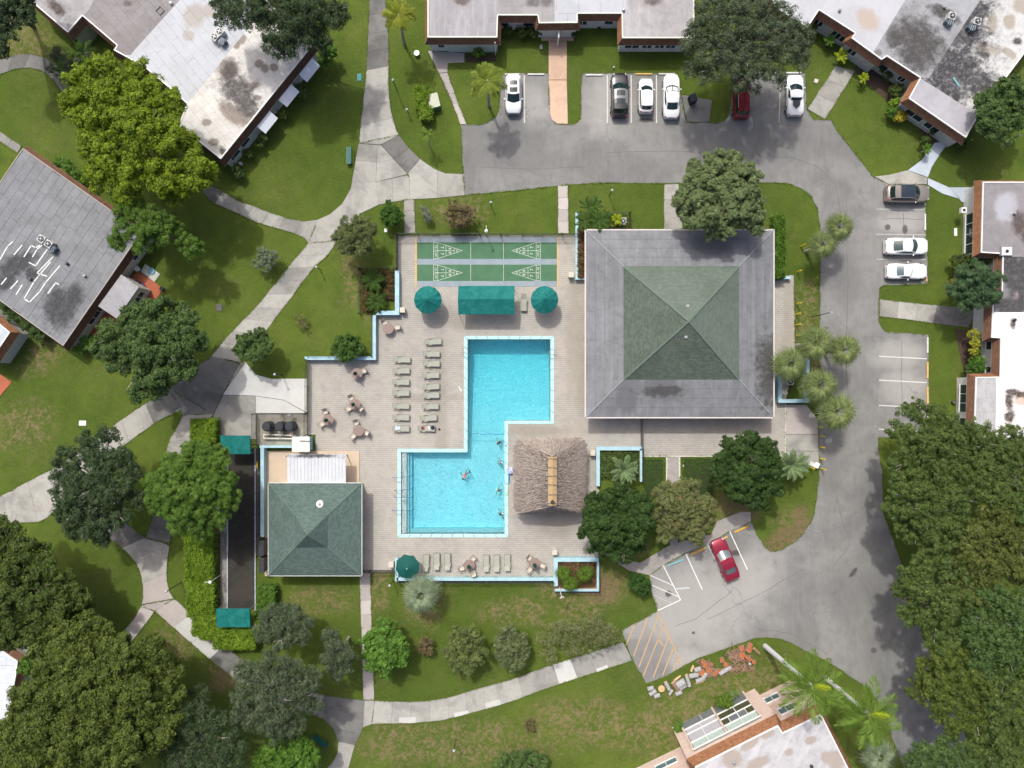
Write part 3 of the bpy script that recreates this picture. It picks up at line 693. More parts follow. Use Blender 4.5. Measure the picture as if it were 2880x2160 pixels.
def line_strip(mb, pts, wd, z):
    for a, b in zip(pts[:-1], pts[1:]):
        a, b = Vector(a), Vector(b); d = (b - a).normalized(); nn = Vector((-d.y, d.x)) * wd / 2
        mb.prism([tuple(a - nn - d * wd * .3), tuple(b - nn + d * wd * .3), tuple(b + nn + d * wd * .3), tuple(a + nn - d * wd * .3)], z - .012, z)
for pts in ([(36, 680), (22, 692), (0, 730)], [(62, 690), (40, 716)], [(88, 690), (100, 697), (112, 690)], [(88, 690), (68, 722)], [(118, 690), (104, 702), (92, 722)], [(82, 738), (100, 748), (134, 700)],
            [(132, 777), (104, 768), (150, 722)], [(83, 850), (68, 840), (96, 792), (108, 777), (142, 737)], [(83, 850), (112, 820), (128, 795), (168, 748)], [(135, 825), (157, 795), (165, 800)], [(46, 828), (62, 802)], [(30, 812), (50, 790)], [(4, 800), (18, 782)]):
    line_strip(sl, [zpt(*p) for p in pts], .12, 3.145)
sl.build('sealant_lines', SEAL, b2)
# lower porch roof
pr = [tuple(W(x, y, 2.75).xy) for x, y in ((341, 772), (391, 807), (328, 896), (276, 861))]
MB().prism(pr, 2.62, 2.75).build('porch_roof', roof_mat('porch_roofing', (.36, .355, .38), (.29, .285, .30), (2.5, .95), rot=.96), b2)
pw = [Vector(p) for p in pr]; pc = sum(pw, Vector((0, 0))) / 4
MB().prism([tuple(pc + (p - pc) * .96) for p in pw], 0, 2.61).build('porch_wall', WALLC, b2)
q = [pc + (p - pc) * .965 for p in pw]
window(b2, q[3].lerp(q[2], .1), q[3].lerp(q[2], .35), .6, 2.0, 1, GLASSB) if False else None
def side(a, b, t0, t1, z0, z1, panes, root, glass=GLASSM, rows=1, out=.03):
    d = (b - a).normalized(); return window(root, a.lerp(b, t0), a.lerp(b, t1), z0, z1, panes, glass, rows)
side(q[1], q[2], .66, .92, .5, 1.9, 1, b2, GLASSB); side(q[1], q[2], .10, .45, .9, 1.9, 2, b2)

# --- scraps of two more houses at the left edge
b3, *_ = building('small_corner_house', 'pale blue roof corner poking in at the left edge above the red patio', [(-60, 860), (28, 935), (-30, 1020), (-160, 960)], [([(-60, 860), (28, 935), (-30, 1020), (-160, 960)], roof_mat('roof_b3', (.50, .56, .60), (.42, .46, .50)))], mans=SH_ORANGE)
b4, *_ = building('white_roofed_house', 'white roof at the lower left edge, mostly under the big trees', [(-150, 1790), (0, 1826), (50, 1860), (45, 1900), (18, 2035), (-150, 2060)], [([(-150, 1790), (0, 1826), (50, 1860), (45, 1900), (18, 2035), (-150, 2060)], roof_mat('roof_b4', (.62, .66, .70), (.54, .58, .62), (2.8, .95)))], mans=SH_BROWN)

# --- top centre house
LIL = roof_mat('roof_b5a', (.34, .33, .345), (.26, .25, .262), None, st([(1300, 2, 20, 12, 0)]), (.17, .13, .12), blot=.2, streak=.6, rot=0)
B5S = [([(1203, -70), (1203, 105), (1398, 105), (1400, 43), (1400, -70)], LIL),
       ([(1400, -70), (1400, 43), (1512, 43), (1516, 65), (1560, 65), (1560, -70)], roof_mat('roof_b5b', (.33, .315, .315), (.25, .24, .24), (2.2, 2.4), st([(1535, 6, 18, 12, 0), (1500, 8, 20, 10, 0)]), (.14, .12, .115), blot=.2)),
       ([(1560, -70), (1560, 65), (1624, 64), (1624, 38), (1749, 38), (1762, 38), (1762, -70)], roof_mat('roof_b5c', (.48, .50, .53), (.40, .42, .45), (2.4, 8), blot=.12)),
       ([(1762, -70), (1762, 38), (1749, 38), (1750, 107), (1952, 107), (1952, -70)], roof_mat('roof_b5d', (.40, .385, .39), (.29, .275, .28), None, st([(1838, 2, 22, 12, 0)]), (.16, .14, .13), blot=.3, streak=.5))]
b5, *_ = building('lilac_roofed_house', 'house at top centre with lilac and pale blue roof parts above the parking bays', [(1203, -70), (1203, 105), (1398, 105), (1400, 43), (1512, 43), (1516, 65), (1624, 64), (1624, 38), (1749, 38), (1750, 107), (1952, 107), (1952, -70)], B5S, mans=SH_BROWN,
  mans_over={0: SH_ORANGE, 8: SH_ORANGE}, windows=[(9, .07, .28, .9, 1.9, 2), (9, .32, .46, .9, 1.9, 2), (9, .50, .64, .9, 1.9, 2), (9, .66, .80, .9, 1.9, 2), (7, .05, .26, .8, 2.0, 2), (7, .66, .86, .9, 1.9, 1), (3, .03, .28, .9, 1.9, 1), (3, .64, .92, .9, 1.9, 1), (1, .12, .22, .9, 1.9, 1)], trim=GUTTER)
for (x0, x1) in ((1528, 1548), (1568, 1590)):
    a, b = W(x0, 80, 1.2).xy, W(x1, 80, 1.2).xy
    MB().box(((a.x + b.x) / 2, W(1550, 83, 1).y - .28, 1.02), ((b - a).length, .06, 2.0)).build('door', plain('dark_door', (.03, .03, .05), .4, .1), b5)
MB().box((W(1570, 90, 1.2).x, W(1570, 98, 1.2).y, 1.05), (.12, 1.5, 2.1)).build('partition_wall', TRIM, b5)
for k, (x0, x1) in enumerate(((1260, 1342), (1343, 1398))):   # roll-down shutters under the left wing
    m = MB(); n_ = 14
    for i in range(n_):
        xx = x0 + (x1 - x0) * (i + .5) / n_; p = W(xx, 128, 1.0)
        m.box((p.x, W(1300, 105, 3.1).y - .08 - .02 * (i % 2), 1.0), ((x1 - x0) / S / n_ * .93, .06, 1.9))
    m.build('ribbed_shutter', plain('pale_green_shutter', (.50, .58, .54), .5, .08), b5)
for (x, y) in ((1392, 112),):
    MB().tube([(W(x, 107, 3).x, W(x, 107, 3.0).y - .42, 2.9), (W(x, 107, 3).x, W(x, 107, 3.0).y - .42, .1)], .05, 6).build('downpipe', TRIM, b5)
# --- top right house
R6 = math.radians(-38)
B6S = [([(2150, -70), (2180, 20), (2270, 78), (2303, 28), (2405, 93), (2395, 107), (2455, 148), (2546, 0), (2590, -70)], roof_mat('roof_b6a', (.50, .51, .54), (.43, .435, .46), None, (), (.1, .1, .1), st([(2440, 55, 26, 34, -40)]), (.44, .36, .30), blot=.12)),
       ([(2455, 148), (2479, 168), (2494, 158), (2588, 219), (2611, 221), (2757, 0), (2800, -70), (2590, -70), (2546, 0)], roof_mat('roof_b6b', (.36, .37, .39), (.26, .26, .275), None, st([(2585, 122, 78, 54, 50), (2570, 160, 50, 34, 40), (2655, 40, 44, 16, 30), (2520, 110, 24, 30, 0)]), (.085, .08, .078), st([(2510, 90, 14, 24, 40), (2470, 148, 10, 8, 0)]), (.16, .15, .145), blot=.3, wob=1.4)),
       ([(2611, 221), (2594, 221), (2740, 318), (2752, 310), (2880, 150), (2960, 30), (2900, -70), (2800, -70), (2757, 0)], roof_mat('roof_b6c', (.62, .62, .61), (.48, .48, .47), None, st([(2690, 190, 84, 76, 40), (2735, 50, 60, 34, -50), (2765, 240, 56, 40, 40), (2665, 245, 56, 34, 40), (2720, 100, 60, 36, 0), (2862, 116, 10, 10, 0), (2640, 215, 40, 30, 0)]), (.055, .052, .06), st([(2790, 65, 16, 30, 0), (2840, 60, 16, 20, 0), (2770, 140, 34, 20, 0), (2840, 150, 20, 10, 40), (2870, 20, 20, 20, 0)]), (.34, .30, .24), blot=.3, wob=1.8)),
       ([(2556, 277), (2588, 219), (2752, 322), (2716, 387)], roof_mat('roof_b6d', (.41, .40, .44), (.34, .33, .36), None, blot=.25))]
b6, *_ = building('l_shaped_house', 'L-shaped house at top right with white, grey and black stained roof sections', [(2150, -70), (2180, 20), (2270, 78), (2303, 28), (2405, 93), (2395, 107), (2479, 168), (2494, 158), (2588, 219), (2556, 277), (2716, 387), (2752, 322), (2880, 150), (2960, 30), (2900, -70)], B6S,
  mans=SH_BROWN, wall=WALLG, windows=[(3, .08, .30, .9, 1.9, 2), (3, .58, .92, .7, 2.0, 3), (5, .15, .40, .9, 1.9, 2), (7, .04, .28, .9, 2.0, 1), (7, .62, .80, .9, 1.9, 2), (9, .12, .40, .8, 2.0, 2), (9, .46, .70, .8, 2.0, 2)], mans_over={4: SH_ORANGE, 8: SH_ORANGE})
# --- right hand house
B7S = [([(2764, 512), (2759, 710), (2820, 714), (2820, 722), (3000, 722), (3000, 512)], roof_mat('roof_b7a', (.28, .265, .275), (.22, .205, .21), None, st([(2866, 628, 18, 30, 0), (2895, 660, 20, 30, 0)]), (.12, .09, .085), st([(2830, 585, 30, 40, 0)]), (.42, .43, .47), blot=.3)),
       ([(2820, 722), (2817, 831), (2793, 834), (2793, 878), (3000, 878), (3000, 722)], roof_mat('roof_b7b', (.30, .29, .30), (.20, .19, .20), None, st([(2850, 770, 20, 70, 0), (2872, 780, 14, 80, 0), (2840, 860, 50, 26, 0), (2830, 740, 10, 40, 0)]), (.07, .068, .072), st([(2857, 820, 7, 34, 0)]), (.36, .28, .28), blot=.5, streak=.4)),
       ([(2793, 878), (2788, 949), (2814, 951), (2812, 1060), (2802, 1061), (2802, 1130), (2798, 1262), (3000, 1262), (3000, 878)], roof_mat('roof_b7c', (.80, .79, .78), (.74, .73, .72), None, st([(2845, 1102, 18, 8, 0), (2838, 1130, 10, 26, 0), (2880, 1110, 20, 8, 0), (2848, 912, 7, 14, 0), (2838, 1170, 14, 14, 0)]), (.10, .07, .055), st([(2875, 1120, 20, 20, 0)]), (.55, .42, .33), blot=.06, wob=1.5)),
       ([(2744, 1061), (2738, 1262), (2798, 1262), (2802, 1130), (2802, 1061)], roof_mat('roof_b7d', (.45, .45, .46), (.35, .35, .36), (1.6, 1.5), blot=.4))]
b7, P7, O7, W7 = building('stepped_house', 'house on the right edge with lilac, dark streaked and bright white roof parts', [(2764, 512), (2759, 710), (2820, 714), (2817, 831), (2793, 834), (2788, 949), (2814, 951), (2812, 1060), (2744, 1061), (2738, 1262), (3000, 1262), (3000, 512)], B7S,
  mans=SH_BROWN, mans_over={0: SH_ORANGE, 11: SH_ORANGE, 7: SH_ORANGE}, wall=WALLW, windows=[(0, .38, .98, .5, 2.0, 4), (6, .04, .28, .9, 2.0, 1), (6, .72, .88, .9, 2.0, 1), (8, .10, .50, .6, 2.0, 3), (8, .58, .74, .6, 2.0, 1)])
# --- bottom right two storey house
zt = 7.2
PINK = WALLP
B8P = [(1955, 2157), (2188, 2040), (2201, 2061), (2309, 2009), (2400, 2190), (2440, 2300), (2100, 2480), (1800, 2480), (1720, 2335), (1980, 2210)]
b8, P8, O8, W8 = building('two_storey_pink_house', 'two-storey pink house with stained white roof and glazed balconies at lower right', B8P, [(B8P, roof_mat('roof_b8', (.52, .51, .52), (.42, .41, .425), None, st([(2282, 2087, 1, 1, 0)], zt), (.2, .2, .2),
    st([(2060, 2135, 26, 24, 0), (2130, 2145, 34, 14, -20), (2110, 2090, 30, 12, -40), (2160, 2065, 20, 10, -20), (2280, 2083, 16, 10, -20), (2220, 2115, 11, 9, 0), (2325, 2130, 16, 14, 0), (2350, 2140, 22, 26, -20), (2050, 2175, 20, 14, 0)], zt), (.36, .30, .25), blot=.5, streak=.4, rot=.47))],
  zt=zt, ze=6.2, out=.55, wall=PINK, mans=SH_ORANGE, wall_out=.45)
# windows on its north face (two storeys): edges 2 (right part) and 9 (left part)
def b8win(key, t0, t1, z0, z1, panes, glass=GLASSB):
    n = len(B8P); 
    a = W(*B8P[key], zt).xy; b = W(*B8P[(key + 1) % n], zt).xy
    d = (b - a).normalized(); nn = Vector((-d.y, d.x))
    if nn.y < 0: nn = -nn
    a, b = a + nn * .46, b + nn * .46
    if (b - a).normalized().cross(nn) > 0: a, b = b, a; t0, t1 = 1 - t1, 1 - t0
    return window(b8, a.lerp(b, t0), a.lerp(b, t1), z0, z1, panes, glass)
b8win(2, .22, .60, 4.1, 5.2, 2); b8win(2, .12, .50, 1.2, 2.2, 2)
b8win(8, .55, .85, 4.1, 5.2, 3); b8win(8, .62, .86, 1.4, 2.3, 2); b8win(8, .25, .45, 4.1, 5.2, 3); b8win(8, .25, .45, 1.4, 2.3, 2)
# glazed balconies between them
ba, bb = W(1957, 2131, 5.6).xy, W(2157, 2030, 5.6).xy
d8 = (bb - ba).normalized(); n8 = Vector((-d8.y, d8.x))
fa, fb = W(1914, 2036, .0).xy, W(2090, 1947, .0).xy
L8 = (fb - fa).length
MB().prism([tuple(fa), tuple(fb), tuple(fb - n8 * 2.6), tuple(fa - n8 * 2.6)], 0, 5.55).build('balcony_block', plain('shaded_interior', (.20, .20, .185), .9, .3, 1.2), b8)
SCR = plain('grey_screen_glass', (.17, .19, .21), .15, .15, spec=.6); SCRL = plain('milky_panel', (.46, .46, .50), .3, .1); SCRG = plain('pale_green_panel', (.45, .55, .51), .2, .15); SCRD = plain('olive_dark_pane', (.075, .08, .045), .2, .3)
def b8panel(t0, t1, z0, z1, m, o=.03):
    a, b = fa.lerp(fb, t0), fa.lerp(fb, t1); c = (a + b) / 2 + n8 * o
    MB().box((c.x, c.y, (z0 + z1) / 2), ((b - a).length - .04, .04, z1 - z0 - .04), math.atan2(d8.y, d8.x)).build('pane', m, b8)
def b8bar(t0, t1, z0, z1, wd=.10, m=TRIM, o=.07):
    a, b = fa.lerp(fb, t0), fa.lerp(fb, t1); c = (a + b) / 2 + n8 * o
    MB().box((c.x, c.y, (z0 + z1) / 2), (max((b - a).length, wd), .10 + (.006 if z1 - z0 > .3 else 0), max(z1 - z0, wd)), math.atan2(d8.y, d8.x)).build('balcony_frame', m, b8)
for (t0, t1, z0, z1, m) in ((.02, .24, .2, 1.5, SCR), (.24, .48, .2, 1.5, SCR), (.02, .24, 1.6, 2.5, SCRL), (.24, .48, 1.6, 2.5, SCRL), (.02, .24, 2.6, 4.2, SCRL), (.24, .48, 2.6, 4.2, SCRL), (.02, .24, 4.3, 5.4, SCRG), (.24, .48, 4.3, 5.4, SCRG),
                            (.52, .72, .2, 1.6, SCR), (.72, .98, .2, 1.6, SCR), (.52, .75, 1.9, 2.9, SCRD), (.76, .98, 1.9, 2.9, SCRD), (.52, .62, 3.05, 4.2, SCRD), (.63, .75, 3.05, 4.2, SCR), (.76, .87, 3.05, 4.2, SCR), (.88, .98, 3.05, 4.2, SCRD), (.52, .75, 4.35, 5.4, SCRG), (.76, .98, 4.35, 5.4, SCRG)):
    b8panel(t0, t1, z0, z1, m)
for t_ in (.0, .5, 1.0): b8bar(t_, t_, 0, 5.5, .22, WALLP, .08)
for t_ in (.755, .24): b8bar(t_, t_, 1.75, 5.5, .09)
for (t0, t1, z) in ((.01, .49, 1.55), (.51, .99, 1.75), (.01, .49, 2.55), (.51, .99, 2.98), (.01, .49, 4.25), (.51, .99, 4.28), (0, 1, 5.5)): b8bar(t0, t1, z, z, .12, TRIM, .075)
for t_ in (.62, .875): b8bar(t_, t_, 3.04, 4.22, .07)
for t_ in (.64, .30): b8bar(t_, t_, .2, 1.5, .05)

# --- pool clubhouse: low sloping square roof, green shingled pyramid in the middle
def clubhouse():
    ze, zm, za = 2.9, 3.9, 6.7
    e = [W(x, y, ze) for x, y in ((1648, 1173), (2175, 1173), (2175, 648), (1648, 648))]
    m = [W(x, y, zm) for x, y in ((1754, 1067), (2078, 1067), (2078, 749), (1754, 749))]
    ap = W(1937, 903, za)
    root = thing('clubhouse', 'square clubhouse with low grey roof and a green shingled pyramid in the middle', 'building', ((e[0].x + e[1].x) / 2, (e[0].y + e[2].y) / 2, 0))
    RF = roof_mat('clubhouse_roofing', (.205, .214, .226), (.155, .162, .172), None, st([(2170, 1010, 44, 66, 0), (2165, 1080, 34, 60, 0), (1860, 1100, 60, 14, 0)], 3.2), (.085, .083, .083), st([(1860, 1080, 40, 50, 0), (1760, 1120, 30, 40, 0), (2000, 690, 60, 30, 0)], 3.2), (.135, .14, .148), blot=.45, streak=.45, wob=1.8)
    rr = random.Random(2); K = 4
    under = plain('roof_joint2', (.12, .12, .125), .9, .2)
    for s in range(4):
        a, b, c, d = e[s], e[(s + 1) % 4], m[(s + 1) % 4], m[s]
        face_obj('roof_underlay', [a, b, c, d], under, root)
        up = Vector((0, 0, .012))
        for k in range(K):
            t0, t1 = k / K + .004, (k + 1) / K - .004
            p0, p1, p2, p3 = a.lerp(d, t0), b.lerp(c, t0), b.lerp(c, t1), a.lerp(d, t1)
            cuts = [0.0015]; x = rr.uniform(.08, .3)
            while x < .95: cuts.append(x); x += rr.uniform(.16, .34)
            cuts.append(.9985)
            for u0, u1 in zip(cuts[:-1], cuts[1:]):
                g = .0009
                q = [p0.lerp(p1, u0 + g), p0.lerp(p1, u1 - g), p3.lerp(p2, u1 - g), p3.lerp(p2, u0 + g)]
                lift = up * (1 + rr.random() * .5)
                mb = MB(); mb.add([tuple(v + lift) for v in q] + [tuple(v) for v in q], [(0, 1, 2, 3), (0, 4, 5, 1), (1, 5, 6, 2), (2, 6, 7, 3), (3, 7, 4, 0)])
                mb.build('roofing_sheet', RF, root)
    for s in range(4):
        face_obj('shingle_roof', [m[s] + Vector((0, 0, .03)), m[(s + 1) % 4] + Vector((0, 0, .03)), ap], SH_GREEN2 if s in (0, 3) else SH_GREEN, root)
        # hip caps
        a, b = m[s], ap; [MB().box(tuple((a.lerp(b, (k + .5) / 24) + Vector((0, 0, .05 + .012 * (k % 2)))))  , ((b - a).length / 24 * 1.08, .22, .03), math.atan2((b - a).y, (b - a).x), 0, -math.atan2((b - a).z, (b - a).xy.length)).build('hip_cap', SH_CAP, root) for k in range(24)]
        MB().tube([tuple(e[s] + Vector((0, 0, .03))), tuple(m[s] + Vector((0, 0, .03)))], .05, 5).build('hip_cap', RFCAP, root)
        a, b = e[s], e[(s + 1) % 4]; dd = (b - a).normalized(); nn = Vector((dd.y, -dd.x, 0))
        mb = MB(); mb.box(tuple((a + b) / 2 + nn * .07 - Vector((0, 0, .06))), ((b - a).length + .22 - .004 * s, .14, .13), math.atan2(dd.y, dd.x)); mb.build('gutter', GUT, root)
    c = [Vector((p.x, p.y)) for p in e]; cc = sum(c, Vector((0, 0))) / 4
    MB().prism([tuple(cc + (p - cc) * .86) for p in c], 0, 2.75).build('wall', WALLW, root)
    MB().prism([tuple(cc + (p - cc) * .99) for p in c], 2.76, 2.84, True, True).build('soffit', WALLW, root)
    for (x, y) in ((1934, 860), (1929, 948)):
        p = W(x, y, 6.0); p.z = 5.6
        mb = MB(); mb.box((p.x, p.y, 5.75), (.22, .22, .5)); mb.box((p.x, p.y, 6.03), (.30, .26, .06)); mb.build('roof_vent', METAL, root)
    return root
SH_GREEN2 = shingle_mat('stained_green_shingles', (.078, .105, .082), (.125, .150, .118), .30, .17)
SH_CAP = plain('green_hip_cap', (.12, .165, .135), .9, .15); RFCAP = plain('grey_hip_cap', (.33, .33, .35), .9, .2); GUT = plain('pale_pink_gutter', (.58, .53, .50), .5, .08)
clubhouse()

def bathhouse():
    ze, zm, za = 2.7, 4.05, 5.7
    e = [W(x, y, ze) for x, y in ((755, 1619), (1017, 1619), (1017, 1359), (755, 1359))]
    m = [W(x, y, zm) for x, y in ((830, 1540), (921, 1540), (921, 1449), (830, 1449))]
    ap = W(863, 1506, za)
    root = thing('bath_house', 'small square bath house with grey-green shingled hip roof beside the shallow pool', 'building', ((e[0].x + e[1].x) / 2, (e[0].y + e[2].y) / 2, 0))
    for s in range(4):
        a, b, c, d = e[s], e[(s + 1) % 4], m[(s + 1) % 4], m[s]
        face_obj('shingle_roof', [a, b, c, d], SH_TEAL, root); face_obj('shingle_roof', [d, c, ap], SH_TEAL, root)
        MB().tube([tuple(a), tuple(d)], .06, 5).build('hip_cap', SH_CAP, root)
        dd = (b - a).normalized(); nn = Vector((dd.y, -dd.x, 0))
        MB().box(tuple((a + b) / 2 + nn * .03 - Vector((0, 0, .08))), ((b - a).length + .06 - .004 * s, .05, .16), math.atan2(dd.y, dd.x)).build('fascia', TRIM, root)
    c = [Vector((p.x, p.y)) for p in e]; cc = sum(c, Vector((0, 0))) / 4
    MB().prism([tuple(cc + (p - cc) * .92) for p in c], .05, 2.6).build('wall', WALLC, root)
    MB().prism([tuple(cc + (p - cc) * .995) for p in c], 2.61, 2.66, True, True).build('soffit', WALLW, root)
    p = W(898, 1419, 3.9); 
    mb = MB(); mb.lathe((p.x, p.y, 3.45), [(.40, 0), (.40, .25), (.36, .32), (.2, .36), (.0, .37)], 20); d = mb.build('roof_vent', TRIM, root, smooth=False)
    MB().box((p.x, p.y, 3.83), (.26, .26, .03), .2).build('skylight_panel', METAL, d)
    # corrugated lean-to roof
    cr = MB(); a = W(808, 1277, 2.5); b = W(972, 1358, 2.62); n_ = 34
    for i in range(n_):
        x0 = a.x + (b.x - a.x) * i / n_; x1 = a.x + (b.x - a.x) * (i + 1) / n_; zz = .035 if i % 2 else 0
        cr.box(((x0 + x1) / 2, (a.y + b.y) / 2, 2.5 + zz), (x1 - x0 + (.002 if i % 2 else 0), a.y - b.y, .03))
    cr.build('corrugated_roof', roof_mat('white_corrugated', (.56, .58, .60), (.48, .50, .53), None, st([(880, 1282, 60, 5, 0)], 2.5), (.10, .11, .12), blot=.08, streak=.15, wob=1.6), root)
    for (x, y) in ((811, 1281), (969, 1281), (890, 1281)):
        q = W(x, y, 1.2); MB().box((q.x, q.y, 1.25), (.1, .1, 2.4)).build('post', TRIM, root)
    return root
bathhouse()

# --- thatched tiki hut
def tiki():
    ze, zr = 2.3, 4.9
    e = [W(x, y, ze) for x, y in ((1446, 1446), (1642, 1442), (1650, 1232), (1446, 1236))]
    rt, rb = W(1554, 1284, zr), W(1554, 1422, zr)
    root = thing('tiki_hut', 'thatched palm hut with a tan ridge cap beside the pool', 'hut', ((e[0].x + e[1].x) / 2, (e[0].y + e[2].y) / 2, 0))
    base = MB(); cc0 = (e[0] + e[2]) / 2
    faces = [([e[3], e[2], rt], 8), ([e[2], e[1], rb, rt], 16), ([e[1], e[0], rb], 8), ([e[0], e[3], rt, rb], 16)]
    for f, _ in faces:
        v = [tuple(Vector((cc0.x + (p.x - cc0.x) * .95, cc0.y + (p.y - cc0.y) * .95, p.z - .14))) for p in f]
        base.add(v, [tuple(reversed(range(len(v))))])
    TH_B = plain('thatch_base', (.16, .135, .12), .95, .3, 10, coord='world')
    base.build('thatch_bed', TH_B, root)
    rng = np.random.default_rng(3)
    V = []; F = []; cnt = 0
    def strand(p, d, wd, ln):
        nonlocal cnt
        s = np.cross(d, [0, 0, 1]); s /= (np.linalg.norm(s) + 1e-9)
        q = p + d * ln
        V.extend([p - s * wd, p + s * wd, q + s * wd * .3 + np.array([0, 0, -.02]), q - s * wd * .3 + np.array([0, 0, -.02])]); F.append((cnt, cnt + 1, cnt + 2, cnt + 3)); cnt += 4
    for f, _ in faces:
        P = [np.array(p) for p in f]
        lo0, lo1 = P[0], P[1]; hi1, hi0 = P[2], P[-1]
        area = np.linalg.norm(np.cross(lo1 - lo0, (hi0 + hi1) / 2 - lo0))
        for _ in range(int(area * 150)):
            u, t = rng.random(), 1 - math.sqrt(1 - rng.random() * .999)
            a = lo0 + (lo1 - lo0) * u; b = hi0 + (hi1 - hi0) * u
            p = a + (b - a) * t; qd = min(math.hypot(p[0] - k_.x, p[1] - k_.y) for k_ in e)
            if qd < .45 + .25 * rng.random(): continue
            if t < .03 and rng.random() < .4: continue
            dn = a - b; dn /= np.linalg.norm(dn)
            dn = dn + rng.normal(0, .20, 3) * np.array([1, 1, .5]); dn[2] += rng.uniform(0, .3); dn /= np.linalg.norm(dn)
            p = p + np.array([0, 0, rng.uniform(-.05, .10)]); strand(p - dn * .1, dn, rng.uniform(.012, .035), rng.uniform(.2, .5))
    me = bpy.data.meshes.new('thatch'); me.from_pydata([tuple(np.array(v) - np.array([root.location.x, root.location.y, 0])) for v in V], [], F)
    t = NT('thatch'); g = t.n('ShaderNodeNewGeometry'); r_ = t.n('ShaderNodeValToRGB'); r_.color_ramp.elements[0].color = (.20, .165, .138, 1); r_.color_ramp.elements[1].color = (.44, .39, .345, 1)
    e2 = r_.color_ramp.elements.new(.5); e2.color = (.32, .27, .235, 1); t.l(g.outputs['Random Per Island'], r_.inputs[0]); me.materials.append(t.fin(r_.outputs[0], .95, None, .1))
    o = bpy.data.objects.new('thatch', me); COL.objects.link(o); o.parent = root; o['kind'] = 'stuff'
    cap = MB(); k = 12
    for i in range(k):
        t0 = i / k; t1 = (i + 1) / k; a, b = rt.lerp(rb, t0), rt.lerp(rb, t1)
        hw = .47
        cap.add([(a.x - hw, a.y, zr - .10), (a.x, a.y, zr + .13), (a.x + hw, a.y, zr - .10), (b.x - hw, b.y, zr - .10), (b.x, b.y, zr + .13), (b.x + hw, b.y, zr - .10)], [(0, 3, 4, 1), (1, 4, 5, 2)])
    cap.build('ridge_cap', plain('tan_ridge_cap', (.42, .29, .155), .8, .12, 5), root)
    for i, t_ in enumerate((.04, .22, .39, .57, .77, .95)):
        p = rt.lerp(rb, t_); a = R.uniform(-.06, .1)
        MB().tube([(p.x - .85, p.y - a, zr - .10), (p.x, p.y, zr + .2), (p.x + .85, p.y + a, zr - .08)], .03, 5).build('ridge_pole', plain('grey_pole', (.20, .18, .15), .9, .2), root)
    p = W(1554, 1412, 5.1); MB().box((p.x, p.y, 5.12), (.36, .36, .12), .78).build('black_ridge_box', DKMET, root)
    for q in e:
        c = root.location; pp_ = Vector((c.x + (q.x - c.x) * .8, c.y + (q.y - c.y) * .8, 0)); MB().tube([(pp_.x, pp_.y, 0), (pp_.x, pp_.y, 2.5)], .09, 8).build('post', plain('wood_post', (.16, .10, .06), .9, .2), root)
    return root
tiki()
# ------------------------------------------------------------------ shuffleboard courts
COURT_G = plain('court_green', (.060, .155, .080), .75, .12, .8, coord='world'); COURT_B = plain('court_blue_grey', (.25, .30, .335), .8, .10, 1.0, coord='world')
PAINTW = plain('white_line_paint', (.62, .66, .58), .7, .18, 3, coord='world'); PAINTO = plain('orange_paint', (.62, .33, .07), .75, .2, 3, coord='world'); PAINTY = plain('yellow_paint', (.70, .42, .06), .7, .15, 3, coord='world')
BLUEW = plain('pale_blue_wall_paint', (.30, .50, .56), .75, .10, 1.2, coord='world')
ct = thing('shuffleboard_court', 'two green shuffleboard lanes with white scoring triangles inside a black fence', 'court', W(1370, 737, .035))
def flat(mb, pts, z): mb.prism(WP(pts), z - .003, z)
MB().prism(WP([(1173, 668), (1568, 668), (1568, 806), (1173, 806)]), .036, .06).build('court_base', COURT_B, ct)
